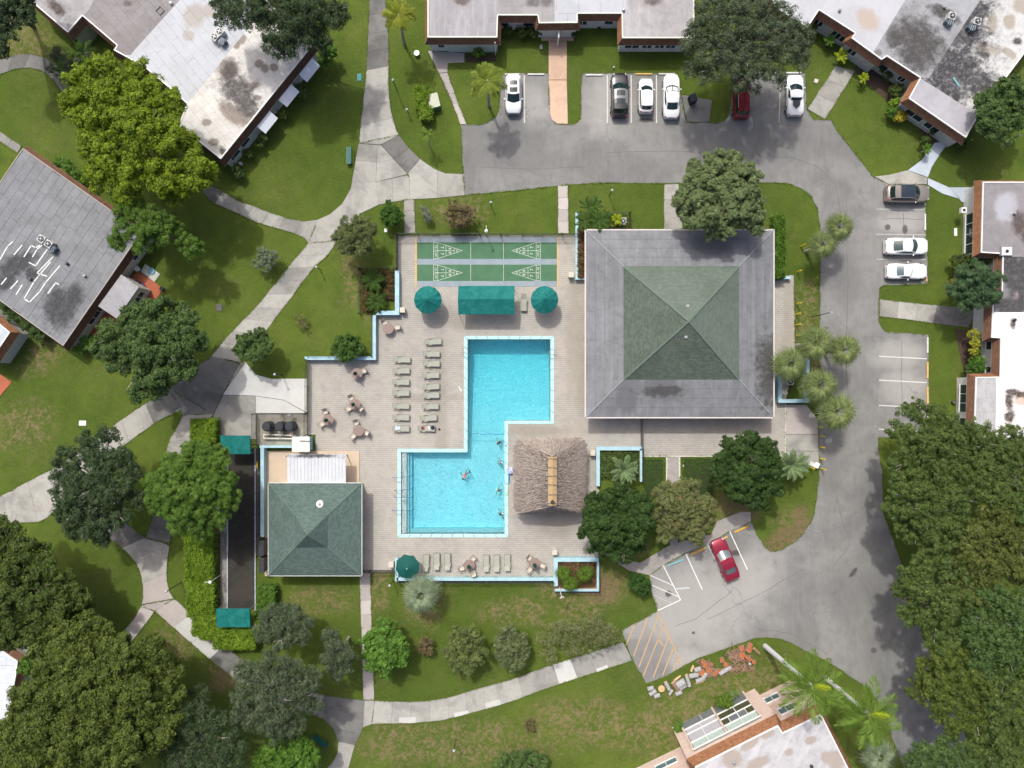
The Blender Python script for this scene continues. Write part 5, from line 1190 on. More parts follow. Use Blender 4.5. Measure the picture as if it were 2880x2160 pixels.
tagged(MB().box((p.x, p.y, .10), (.14, .3, .06), .1), 'sandals', plain('grey_rose', (.35, .25, .26), .8, .1), 'pair of grey sandals on the coping by the topmost bather', 'sandals', bevel=.02)

# ------------------------------------------------------------------ filters and pipes
BLK = plain('black_tank', (.025, .03, .037), .45, .2, 3)
for i, x in enumerate((754, 790, 818)):
    p = W(x, 1199, .8); t_ = thing('filter_tank', f'black round pool filter tank, {ORD[i]} from the left in the filter yard', 'tank', (p.x, p.y, .05), 'black filter tanks')
    MB().lathe((p.x, p.y, .05), [(.52, 0), (.55, .15), (.55, 1.15), (.48, 1.4), (.42, 1.45), (0, 1.46)], 20).build('tank_body', BLK, t_, smooth=False)
    MB().tube([(p.x, p.y - .5, .5), (p.x + .1, p.y - .95, .5), (p.x + .1, p.y - .95, .3)], .06, 6).build('pipe', plain('cream_pipe', (.62, .58, .48), .5, .12), t_)
    MB().box((p.x - .1, p.y - .75, .15), (.35, .5, .2)).build('concrete_block', CONC_T, t_)
pp_ = thing('pool_pipework', 'pair of cream pipes with valves running below the filter tanks', 'pipes', W(745, 1226, .05)); CP = _mats['cream_pipe']
for y in (1222, 1233): MB().tube([W(742, y, .45), W(832, y + (3 if y < 1230 else 1), .45)], .07, 8).build('pipe', CP, pp_)
MB().tube([W(742, 1221, .45), W(742, 1234, .45)], .07, 8).build('pipe', CP, pp_)
for x in (750, 787, 826): MB().tube([W(x, 1218, .5), W(x, 1236, .5)], .05, 6).build('valve', METAL, pp_)
p = W(815, 1167, 1); tagged(MB().box((p.x, p.y, 1.0), (.45, .25, .4)), 'electric_box', METAL, 'pale grey electric box on the filter yard fence', 'box', bevel=.02)
YEL = plain('yellow_paint2', (.75, .55, .02), .6, .1)
tagged(MB().box((W(727, 1305).x, W(727, 1305).y, .25), (.12, .75, .4)), 'yellow_board', YEL, 'narrow yellow board beside the long dark fence', 'board', bevel=.01)
for i, (x, y) in enumerate(((742, 1538), (743, 1585))): p = W(x, y, .9); tagged(MB().box((p.x, p.y, .9), (.60, 1.6, 1.7)), 'black_cabinet', DKMET, f'black tall cabinet {("upper", "lower")[i]} of two left of the bath house', 'cabinet', 'black cabinets by the bath house', bevel=.04)

# ------------------------------------------------------------------ road paint, wheel stops, covers
def paint(pts, wd, mat, z=.024, name='painted_line'):
    m = MB()
    for a, b in zip(pts[:-1], pts[1:]):
        A, B = W(*a).xy, W(*b).xy; d = (B - A).normalized(); nn = Vector((-d.y, d.x)) * wd / 2; m.prism([tuple(A - nn), tuple(B - nn), tuple(B + nn), tuple(A + nn)], z - .003, z)
    o = m.build(name, mat); struct(o); return o
def worn(name, col, amt):
    t = NT(name); v = t.pos('world'); m_ = t.noise(v, 6, 6, .8, 0, .5 - amt, .75 - amt); return t.fin(t.mix(m_, col, (.26, .25, .235)), .85)
WRNW = worn('worn_white_paint', (.60, .60, .57), .0); WRNW2 = worn('very_worn_white_paint', (.45, .45, .43), .08); WRNO = worn('worn_orange_paint', (.50, .32, .15), .05); WHT = plain('fresh_white_paint', (.70, .70, .67), .7, .1, coord='world'); TAR = plain('tar_seal', (.13, .128, .125), .8, .3, 6, coord='world')
for pts in ([(1700, 430), (1850, 424), (2020, 432), (2150, 440)], [(2160, 440), (2230, 445), (2300, 470), (2350, 520), (2365, 600)], [(2380, 560), (2384, 800), (2380, 1010), (2388, 1200)], [(2395, 1600), (2440, 1660), (2470, 1760), (2485, 1830)], [(1990, 1740), (2080, 1700), (2190, 1640), (2260, 1600)], [(2360, 1440), (2390, 1530), (2340, 1600)], [(2130, 1770), (2220, 1780), (2330, 1840)],
            [(1320, 470), (1500, 476), (1650, 470)], [(2240, 1480), (2300, 1500), (2400, 1470)], [(2540, 600), (2540, 655)], [(2480, 616), (2600, 617)], [(2535, 960), (2536, 1200)], [(1900, 1760), (1960, 1740), (2060, 1660)]):
    pp2 = []
    for a, b in zip(pts[:-1], pts[1:]):
        for k in range(5): pp2.append((a[0] + (b[0] - a[0]) * k / 5 + R.uniform(-1.6, 1.6), a[1] + (b[1] - a[1]) * k / 5 + R.uniform(-1.6, 1.6)))
    paint(pp2 + [pts[-1]], .05, TAR, .0235, 'sealed_crack')
WRNB = worn('worn_blue_paint', (.48, .56, .55), .04)
for x in (1474.5, 1708, 1775, 1846): paint([(x, 212), (x + .5, 346)], .12, WRNW)
paint([(2195, 210), (2191, 345)], .12, WRNW2)
for y in (588, 659, 729): paint([(2465, y), (2603, y + 1.5)], .10, WRNW2)
for y in (1003, 1070, 1141, 1208): paint([(2472, y - 1), (2606, y + 6)], .11, WRNW)
for (a, b) in (((1865, 1590), (1914, 1687)), ((1929, 1558), (1975, 1658)), ((1990, 1530), (2038, 1630)), ((2052, 1494), (2102, 1602))): paint([a, b], .11, WHT)
paint([(1914, 1687), (1850, 1717)], .11, WHT, .0245); paint([(1829, 1618), (1892, 1646)], .11, WRNW, .0245); paint([(1832, 1645), (1908, 1678)], .11, WRNW, .0245); paint([(1836, 1673), (1891, 1697)], .10, WRNW2, .0245)
for (a, b) in (((1850, 1722), (1921, 1875)), ((1787, 1752), (1760, 1815)), ((1820, 1740), (1782, 1845)), ((1850, 1735), (1797, 1876)), ((1867, 1758), (1808, 1903)), ((1880, 1793), (1837, 1905)), ((1895, 1820), (1863, 1900)), ((1908, 1848), (1893, 1886)), ((1852, 1796), (1864, 1816))): paint([a, b], .13, WRNO, .0245)
paint([(1902, 1656), (1939, 1653)], .18, WRNB)
def stop(a, b, mat, label):
    A, B = W(*a), W(*b); d = (B - A); L = d.length; ang = math.atan2(d.y, d.x); c = (A + B) / 2
    r = thing('wheel_stop', label, 'wheel stop', (c.x, c.y, .02), 'concrete wheel stops'); m = MB(); m.box((c.x, c.y, .085), (L, .17, .13), ang); m.build('stop_block', mat, r, bevel=.03)
STW = plain('white_stop', (.62, .62, .60), .8, .15, 5); STY = plain('yellow_stop', (.66, .42, .13), .8, .15, 5); STO = plain('orange_stop', (.70, .38, .04), .8, .15, 5); STB = plain('blue_stop', (.20, .45, .50), .8, .15, 5)
for a, b, m, lab in (((1484, 210), (1531, 210), STW, 'white wheel stop beside the peach walk'), ((1420, 210), (1462, 210), STW, 'white wheel stop behind the white panoramic SUV'), ((1647, 212), (1694, 212), STW, 'white wheel stop in the empty bay left of the dark SUV'),
    ((1787, 209), (1834, 209), STY, 'yellow wheel stop in front of the white hatchback'), ((1852, 209), (1898, 209), STW, 'white wheel stop in front of the white sedan'), ((2100, 206), (2185, 206), STW, 'pale wheel stop under the oak near the red SUV'), ((2210, 206), (2255, 206), STW, 'pale wheel stop at the nose of the white sports car'),
    ((2600.5, 602), (2600.5, 648), STW, 'white wheel stop above the white fastback'), ((2600.5, 572), (2600.5, 579), STW, 'white wheel stop mostly hidden by the tan SUV'), ((2604, 782), (2604, 792), STY, 'yellow wheel stop at the nose of the classic white coupe'),
    ((2607.5, 948), (2607.5, 993), STW, 'white wheel stop in the first empty bay on the right'), ((2607.5, 1018), (2607.5, 1065), STY, 'yellow wheel stop in the second empty bay on the right'), ((2607.5, 1088), (2607.5, 1135), STY, 'yellow wheel stop in the third empty bay on the right'),
    ((2607.5, 1160), (2607.5, 1200), STW, 'white wheel stop under the edge of the big right trees'),
    ((1878, 1591), (1921, 1573), STB, 'pale blue wheel stop in the disabled bay'), ((1942, 1560), (1983, 1541), STO, 'orange wheel stop left of the red sedan'), ((2026, 1519), (2046, 1509), STY, 'yellow wheel stop at the nose of the red sedan'), ((2065, 1497), (2104, 1479), STO, 'orange wheel stop in the bay right of the red sedan')):
    stop(a, b, m, lab)
IRON = plain('iron_cover', (.11, .10, .095), .7, .3, 20)
for (x, y, r_, lab) in ((2496, 639, 8, 'round iron manhole cover in the bay below the tan SUV'), (2457, 1829, 8, 'round iron manhole cover on the road near the royal palms')):
    p = W(x, y); q = thing('manhole_cover', lab, 'manhole cover', (p.x, p.y, .02)); MB().lathe((p.x, p.y, .012), [(r_ / S, 0), (r_ / S, .016), (r_ / S - .06, .020)], 24).build('cover_plate', IRON, q)
    for k in range(3): MB().box((p.x, p.y - .15 + .15 * k, .036), (.3, .04, .008)).build('cover_rib', IRON, q)
for (x, y, w_, h_, lab, m) in ((1011, 218, 12, 20, 'teal square utility lid on the lawn left of the long path', plain('teal_lid', (.03, .22, .24), .6, .1)), (233, 1190, 20, 14, 'pale sheet lying on the left lawn', TRIM), (2687, 653, 8, 22, 'white narrow utility lid on the lawn by the right house', TRIM), (2295, 228, 11, 11, 'beige square lid on the lawn right of the white sports car', CHW),
                            (207, 1503, 10, 12, 'teal small lid beside the grey-green oak', _mats['teal_lid']), (1522, 132, 8, 12, 'grey small lid left of the peach walk', METAL), (1924, 1310, 7, 5, 'white small box by the brick walk', TRIM), (1085, 648, 8, 10, 'whitish stone at the foot of the round topiary', TRIM), (617, 865, 16, 20, 'dark drain lid in the left lawn', IRON), (495, 1150, 14, 7, 'dark drain grate at the wedge of lawn', IRON)):
    p = W(x, y); tagged(MB().box((p.x, p.y, .04), (w_ / S, h_ / S, .07), -.3 if x == 2295 else 0), 'ground_hatch', m, lab, 'lid', bevel=.01)

# ------------------------------------------------------------------ lamps, bollards, signs
LAMPG = plain('lamp_globe', (.42, .45, .48), .3, .05); POLEG = plain('dark_green_pole', (.03, .045, .04), .5, .2)
def lamp(base, h, label, head='globe', dx=0, dy=0):
    p = W(*base); r = thing('lamp_post', label, 'lamp post', (p.x, p.y, 0), 'garden lamp posts')
    MB().tube([(p.x, p.y, 0), (p.x, p.y, h)], .05, 8).build('pole', POLEG, r)
    MB().lathe((p.x, p.y, h), [(.08, 0), (.10, .03), (.06, .06)], 12).build('collar', POLEG, r)
    m = MB().lathe((p.x, p.y, h + .05), [(.06, 0), (.12, .05), (.15, .14), (.12, .22), (.05, .27), (0, .28)], 14).build('lamp_globe', LAMPG, r, smooth=True)
for b_, h, lab in (((1117, 256), 2.6, 'lamp post on the lawn right of the long path'), ((2815, 406), 2.6, 'lamp post on the lawn at the far right'), ((1382, 579), 1.3, 'lamp post on the lawn above the shuffleboard court'), ((1713, 552), 2.2, 'lamp post above the clustered palms'),
                   ((902, 759), 1.6, 'lamp post beside the diagonal path'), ((795, 1054), 2.4, 'lamp post below the small tree by the pale plaza'), ((510, 1638), 3.2, 'lamp post beside the curving path left of the hedge'), ((1282, 2078), 2.3, 'lamp post on the lawn at the bottom'), ((1149, 320), 1.0, 'short pale post lamp near the bright hedge'),
                   ((2090, 1845), 2.0, 'lamp post half hidden behind the log pile'), ((1105, 1632), 1.9, 'lamp post below the open green umbrella')):
    lamp(b_, h, lab)
p = W(2284, 891); r = thing('street_light', 'dark street light with an arm over the road right of the clubhouse', 'street light', (p.x, p.y, 0)); MB().tube([(p.x, p.y, 0), (p.x, p.y, 1.9), (p.x + .15, p.y + .05, 2.2), (p.x + 1.0, p.y + .25, 2.3)], .05, 8).build('pole', POLEG, r); MB().box((p.x + 1.1, p.y + .26, 2.3), (.35, .2, .1), .2).build('lamp_head', METAL, r)
# tall white poles with round lamps on the courts
for (x, y, lab, m_) in ((1370, 664, 'white pole lamp on the court fence', 0), (620, 1618, 'white pole lamp by the teal bench', 1)):
    p = W(x, y); r = thing('court_light', lab, 'light', (p.x, p.y, 0), 'white court lights'); MB().tube([(p.x, p.y, 0), (p.x, p.y, 2.6)], .04, 8).build('pole', TRIM, r); MB().lathe((p.x, p.y, 2.6), [(.16, 0), (.18, .1), (.06, .18)], 12).build('lamp_head', TRIM, r)
    MB().tube([(p.x, p.y, 2.6), (p.x + (0 if m_ == 0 else -.6), p.y + (.6 if m_ == 0 else 0), 2.7)], .03, 6).build('arm', TRIM, r)
bo = [(2252, 693), (2241, 743 + 22), (2240, 855), (2239, 884), (2239, 914), (2241, 944), (2306, 1226), (2306, 1257), (2306, 1289), (2309, 1318), (2278, 1315), (2300, 1200)]
for i, (x, y) in enumerate(bo):
    p = W(x, y); lab = ['yellow bollard highest beside the clubhouse hedge', 'yellow bollard just below the clubhouse hedge', 'yellow bollard, first of four along the lawn strip', 'yellow bollard, second of four along the lawn strip', 'yellow bollard, third of four along the lawn strip', 'yellow bollard, last of four, beside the top sabal palm',
        'yellow bollard, second at the road edge below the sabals', 'yellow bollard, third at the road edge below the sabals', 'yellow bollard, fourth at the road edge, near the white sign', 'yellow bollard, lowest at the road edge', 'yellow bollard beside the date palm fronds', 'yellow bollard, first at the road edge under the lowest sabal'][i]
    r = thing('bollard', lab, 'bollard', (p.x, p.y, 0), 'yellow steel bollards'); MB().lathe((p.x, p.y, 0), [(.075, 0), (.075, 1.15), (.05, 1.21), (0, 1.23)], 10).build('bollard_tube', YEL, r)
p = W(2292, 1307, .8); r = thing('notice_stand', 'white folding stand at the corner of the concrete by the bollards', 'sign', (p.x, p.y, .05)); MB().box((p.x - .2, p.y + .05, .55), (.75, .5, .05), -.4, 0, .5).build('sign_panel', TRIM, r); MB().box((p.x + .35, p.y - .1, .5), (.5, .6, .05), -.4, 0, -.6).build('sign_panel', TRIM, r)
# flagpole
p = W(1573, 1651); r = thing('flagpole', 'white flagpole with a small folded flag at the lower right planter', 'flagpole', (p.x, p.y, 0)); MB().tube([(p.x, p.y, 0), (p.x, p.y, 3.9)], .04, 8).build('pole', TRIM, r)
fl = MB(); fl.add([(p.x + .03, p.y, 3.85), (p.x + .35, p.y - .12, 3.7), (p.x + .28, p.y - .1, 3.0), (p.x + .03, p.y, 3.1), (p.x - .2, p.y - .2, 3.6), (p.x - .15, p.y - .22, 3.05)], [(0, 1, 2, 3), (0, 3, 5, 4)]); fl.build('flag', plain('pale_pink_flag', (.58, .44, .48), .9, .3, 14), r)

# ------------------------------------------------------------------ rooftop and ground cooling units
CASE = plain('cooling_unit_case', (.48, .49, .48), .5, .12); FAN = plain('fan_dark', (.03, .03, .035), .5, .2); CASED = plain('dark_blue_case', (.08, .11, .14), .5, .15)
def ac(px, py, z, label, rz=0, s=.8, white=False):
    p = W(px, py, z + .6); r = thing('cooling_unit', label, 'cooling unit', (p.x, p.y, z), 'outdoor cooling units')
    MB().box((0, 0, .35), (s, s, .7)).build('case', CASE if not white else TRIM, None)
    case = bpy.context.scene.collection.objects[-1]; case.parent = r
    for nm, mb, m in (('fan_ring', MB().lathe((0, 0, .70), [(s * .40, 0), (s * .40, .05), (s * .36, .06)], 20), FAN), ('fan_guard', MB().lathe((0, 0, .765), [(s * .13, 0), (s * .13, .02), (0, .03)], 12), CASE)):
        o = mb.build(nm, m); o.parent = r
    for k in range(4):
        a = k * math.pi / 2 + .4; o = MB().box((math.cos(a) * s * .22, math.sin(a) * s * .22, .765), (s * .3, .05, .012), a).build('fan_blade', METAL); o.parent = r
    r.rotation_euler = (0, 0, rz); return r
for a_ in ((604, 104, 3.1, 'left one of two cooling units on the white roof at top left', -.7), (618, 89, 3.1, 'right one of two cooling units on the white roof at top left', -.7), (117, 672, 3.1, 'upper left cooling unit on the grey felt roof', -.6), (137, 686, 3.1, 'lower right cooling unit on the grey felt roof', -.6),
           (2677, 45, 3.1, 'left cooling unit on the stained roof at top right', -.3), (2748, 60, 3.1, 'right cooling unit on the black stained roof at top right', -.3), (1752, 622, 0, 'cooling unit in the planting above the clubhouse', 0), (2222, 1073, 0, 'cooling unit inside the blue enclosure under the sabals', 0)):
    ac(a_[0], a_[1], a_[2], a_[3], a_[4], .75)
for (x, y, z, lab) in ((626, 118, 3.1, 'dark pump unit with pipes beside the cooling units at top left'), (150, 700, 3.1, 'dark pump unit beside the units on the grey felt roof'), (2668, 62, 3.1, 'pipe box below the left cooling unit at top right'), (2730, 78, 3.1, 'dark blue box below the right cooling unit at top right')):
    p = W(x, y, z + .3); r = thing('pipe_unit', lab, 'machine', (p.x, p.y, z)); MB().box((p.x, p.y, z + .3), (.7, .7, .5), -.7).build('case', CASED, r)
    for k in range(3): MB().tube([(p.x - .3 + .25 * k, p.y - .5, z + .1), (p.x - .3 + .25 * k, p.y - .45, z + .65), (p.x - .1 + .2 * k, p.y + .1, z + .7)], .03, 5).build('pipe', METAL, r)
for (x, y, z, m, par) in ((481, 9, 3.2, TRIM, b1), (190, 742, 3.2, DKMET, b2), (86, 785, 3.2, CASED, b2), (239, 776, 3.2, METAL, b2), (1754, 28, 3.2, METAL, b5), (2361, 29, 3.2, METAL, b6), (2656, 20, 3.2, METAL, b6), (2853, 600, 3.2, METAL, b7), (2853, 900, 3.2, DKMET, b7), (2282, 2155, 7.3, DKMET, b8), (2065, 2145, 7.3, METAL, b8)):
    p = W(x, y, z); MB().lathe((p.x, p.y, z - .1), [(.14, 0), (.14, .2), (.18, .22), (.12, .3), (0, .31)], 12).build('roof_vent', m, par)
p = W(450, 30, 3.15); fr_ = MB()
for k in range(4):
    a_ = k * math.pi / 2; fr_.box((p.x + math.cos(a_ + .8) * .32, p.y + math.sin(a_ + .8) * .32, 3.14), (.06, .70, .06), a_ + .8)
fr_.build('roof_hatch', DKMET, b1)
p = W(2833, 706, 3.4); r = thing('skylight', 'white square skylight with a round fan on the right house roof', 'skylight', (p.x, p.y, 3.1)); MB().box((p.x, p.y, 3.2), (1.25, 1.0, .25)).build('frame', METAL, r); MB().box((p.x, p.y, 3.34), (1.05, .82, .04)).build('panel', TRIM, r); MB().lathe((p.x, p.y, 3.36), [(.18, 0), (.18, .06), (0, .1)], 12).build('fan_cover', FAN, r)
p = W(2690, 230, 3.2); r = thing('turquoise_board', 'narrow turquoise board lying on the black stained roof', 'board', (p.x, p.y, 3.1)); MB().box((p.x, p.y, 3.16), (.22, 1.1, .05), .6).build('board', plain('turquoise', (.16, .34, .36), .7, .2), r)
p = W(2716, 592, 1.5); ac_ = thing('wall_unit', 'white window cooling unit on the right house wall', 'cooling unit', (p.x - .3, p.y, 1.3)); MB().box((p.x - .3, p.y, 1.5), (.55, .6, .4)).build('case', TRIM, ac_); MB().box((p.x - .3, p.y, 1.71), (.3, .3, .02)).build('grille', FAN, ac_)
# green utility cabinet, chairs and pots
p = W(1220, 284, .8); r = thing('utility_cabinet', 'pale green metal cabinet beside the bright hedge', 'cabinet', (p.x, p.y, 0)); MB().box((p.x, p.y, .45), (1.15, 1.5, .9), .25).build('body', plain('green_cabinet', (.13, .22, .17), .6, .1), r); MB().box((p.x, p.y, .93), (1.2, 1.55, .06), .25).build('lid', plain('pale_lid', (.45, .47, .36), .6, .1), r)
for (x, y, lab) in ((387, 798, 'blue chair on the red patio, nearer the porch'), (398, 805, 'blue chair on the red patio, nearer the lawn')):
    p = W(x, y, .4); r = thing('garden_chair', lab, 'chair', (p.x, p.y, .06), 'blue chairs on the red patio'); BL = plain('blue_plastic', (.01, .06, .22), .5, .1)
    MB().box((p.x, p.y, .42), (.55, .55, .05), -.6).build('seat', BL, r); MB().box((p.x - .22, p.y + .15, .65), (.06, .5, .45), -.6).build('backrest', BL, r)
    for sx in (-1, 1):
        for sy in (-1, 1): MB().box((p.x + sx * .2, p.y + sy * .2, .22), (.04, .04, .4), -.6).build('leg', BL, r)
for (x, y, m, lab, rr_) in ((455, 812, DKMET, 'black and white pot at the right corner of the red patio', .22), (452, 856, TRIM, 'white pot on the lawn below the red patio', .18), (280, 935, TRIM, 'white pot on the lower end of the red patio', .18), (386, 756, TRIM, 'white container between house wall and white pad', .3), (677, 460, TRIM, 'white pot at the lower corner of the long house', .2), (2683, 1130, IRON, 'dark round pot by the right house window', .22), (1895, 2050, TRIM, 'white urn beside the pink house balcony', .16), (1453, 80, DKMET, 'dark barbecue in the hedge at top centre', .22), (1685, 78, DKMET, 'black pot below the wall at top centre', .18), (1172, 150, METAL, 'round ring planter on the top lawn', .3)):
    p = W(x, y, .3); tagged(MB().lathe((p.x, p.y, 0), [(rr_ * .7, 0), (rr_, .35), (rr_, .42), (rr_ * .8, .42), (rr_ * .75, .36), (0, .35)], 14), 'plant_pot', m, lab, 'pot')
p = W(430, 765, .1); tagged(MB().lathe((p.x - .15, p.y + .1, .07), [(.36, 0), (.38, .1), (.34, .12), (.33, .04), (0, .03)], 20), 'paddling_tub', plain('pale_blue_plastic', (.16, .38, .50), .4, .1), 'round pale blue tub on the white pad', 'tub')
p = W(2060, 315 - 32, 0)
DM = plain('dark_cloth', (.02, .025, .035), .8, .2); p = W(1947, 280, .5); r = thing('wheelie_bin', 'dark covered bin beside the white sedan', 'bin', (p.x, p.y, .04)); MB().box((p.x, p.y, .5), (.7, .8, .9), .3).build('body', DM, r); MB().box((p.x, p.y, .98), (.76, .86, .08), .3).build('lid', DM, r)
p = W(1725, 192, 0); tagged(MB().lathe((p.x, p.y, 0), [(.08, 0), (.08, .35), (0, .4)], 8), 'garden_marker', TRIM, 'small white marker on the lawn above the parking bays', 'marker')

# ------------------------------------------------------------------ logs
LOGG = plain('grey_bark', (.34, .34, .34), .9, .25, 5); LOGE = plain('cut_wood_end', (.58, .38, .20), .85, .2, 8); LOGO = NT('orange_wood'); v_ = LOGO.pos('object')
LOGO = LOGO.fin(LOGO.mix(LOGO.noise(v_, 5, 5, .7, .5, .4, .6), (.30, .085, .035), (.42, .16, .07)), .9); SPL = NT('split_wood'); v_ = SPL.pos('object'); SPL = SPL.fin(SPL.mix(SPL.noise(v_, 6, 6, .75, .5, .38, .62, stretch=(1, 4, 1)), (.34, .23, .16), (.16, .085, .06)), .95)
def log(x, y, L, wd, deg, m, lab, name='log', ends=LOGE):
    r_ = wd / S / 2; p = W(x, y, r_); r = thing(name, lab, 'log', (p.x, p.y, r_), 'cut logs on the verge'); a = math.radians(-deg); d = Vector((math.cos(a), math.sin(a), 0)) * L / S / 2
    rr = random.Random(int(x * y)); mb = MB(); pts = [tuple(p - d), tuple(p - d * .3 + Vector((rr.uniform(-.02, .02), rr.uniform(-.02, .02), 0))), tuple(p + d * .4), tuple(p + d)]
    mb.tube(pts, [r_ * .95, r_, r_ * .98, r_ * .92], 10, caps=False).build('bark', m, r)
    for s_ in (-1, 1): MB().tube([tuple(p + d * s_ * .96), tuple(p + d * s_ * 1.001)], r_ * .9, 10).build('cut_end', ends, r)
logs = [(1830, 1936, 17, 12, -15, 'leftmost, top of three in a stack'), (1836, 1948, 21, 12, -30, 'middle of the leftmost stack of three'), (1848, 1957, 17, 12, -20, 'bottom right of the leftmost stack of three'), (1877, 1929, 25, 11, 62, 'tilted, right of the flat cut disc'), (1887, 1947, 16, 8, -55, 'small splinter end below the tilted log'),
        (1915, 1922, 26, 20, -30, 'fat pale one behind two others'), (1921, 1932, 22, 11, -30, 'pale, lying against the fat log'), (1900, 1930, 26, 13, 55, 'bark covered, left of the fat log'), (1909, 1949, 18, 12, -20, 'short one lowest in the middle heap'), (1935, 1914, 34, 11, 75, 'upright looking long pale one'), (1951, 1900, 25, 14, -8, 'pale, lying just left of the orange heap'),
        (1962, 1883, 18, 14, -15, 'short lilac grey one above the others'), (2040, 1886, 38, 12, -32, 'long pale one between the two orange heaps'), (1982, 1900, 16, 14, -50, 'pale wedge below the first orange disc'), (1970, 1912, 26, 12, -20, 'flat splintered piece below the pale logs'), (2128, 1831, 22, 9, 45, 'bark piece at the far right of the heap')]
for (x, y, L, w_, dg, lab) in logs: log(x, y, L, w_, dg, LOGG if 'bark' not in lab else SPL, 'cut log, ' + lab)
log(1905, 1908, 24, 6, -38, LOGE, 'long yellow split stick above the fat pale log'); log(1947, 1880, 18, 7, -70, LOGE, 'short yellow stick nearest the orange painted bay'); log(1968, 1919, 22, 5, -15, LOGE, 'yellow edged splinter lying under the grey wedge')
p = W(1861, 1938, .2); r = thing('cut_disc', 'flat round cut slice of pale wood between the logs', 'log', (p.x, p.y, 0)); MB().lathe((p.x, p.y, 0), [(.36, 0), (.38, .14), (.35, .16), (0, .16)], 18).build('wood_slice', LOGE, r)
chunks = [(1974, 1891, 11), (1993, 1886, 10), (2011, 1894, 7), (2001, 1868, 6), (2031, 1857, 8), (2041, 1869, 8), (2088, 1844, 12), (2107, 1827, 10), (2104, 1856, 10), (2120, 1862, 7), (2086, 1824, 9), (2110, 1815, 8), (1984, 1873, 9), (1978, 1862, 8), (2020, 1888, 7)]
for i, (x, y, r_) in enumerate(chunks):
    p = W(x, y, .3); rr = random.Random(i); k = 11; zz = .18 + .12 * rr.random()
    r = thing('wood_chunk', f'orange cut wood chunk, {(["first", "second", "third", "fourth", "fifth", "sixth", "seventh", "eighth", "ninth", "tenth", "eleventh", "twelfth", "thirteenth", "fourteenth", "fifteenth"][i])} counted along the heap from the left', 'wood chunk', (p.x, p.y, 0), 'orange wood chunks')
    pl = [(p.x + math.cos(2 * math.pi * j / k) * r_ / S * rr.uniform(.75, 1.1), p.y + math.sin(2 * math.pi * j / k) * r_ / S * rr.uniform(.75, 1.1)) for j in range(k)]
    MB().prism(pl, .0, zz + .1).build('chunk_body', SPL, r); MB().prism([(p.x + (a - p.x) * .85, p.y + (b - p.y) * .85) for a, b in pl], zz + .09, zz + .115).build('cut_face', LOGO, r)
for i in range(chunks.__len__()): chunks[i] = chunks[i]
ch = sorted(range(len(chunks)), key=lambda i: chunks[i][0])
for rank, i in enumerate(ch):
    o = bpy.data.objects['wood_chunk' if i == 0 else f'wood_chunk.{i:03d}']; o['label'] = f'orange cut wood chunk, {["first", "second", "third", "fourth", "fifth", "sixth", "seventh", "eighth", "ninth", "tenth", "eleventh", "twelfth", "thirteenth", "fourteenth", "fifteenth"][rank]} from the left along the heap'
sp = MB(); rr = random.Random(8)
for (cx, cy, sx, sy, n_) in ((1985, 1872, 26, 16, 26), (2072, 1845, 26, 28, 70), (2062, 1880, 30, 14, 40), (2098, 1876, 30, 12, 30), (2000, 1893, 26, 12, 24)):
    for _ in range(n_):
        q = W(cx + rr.gauss(0, .5) * sx, cy + rr.gauss(0, .5) * sy, .1); sp.box((q.x, q.y, rr.uniform(.04, .3)), (rr.uniform(.25, 1.0), rr.uniform(.04, .13), .06), rr.uniform(0, 3.14), rr.uniform(-.3, .3), rr.uniform(-.2, .2))
o = tagged(sp, 'wood_splinters', SPL, 'heap of red-brown splintered wood on the verge', 'wood splinters', kind='stuff')
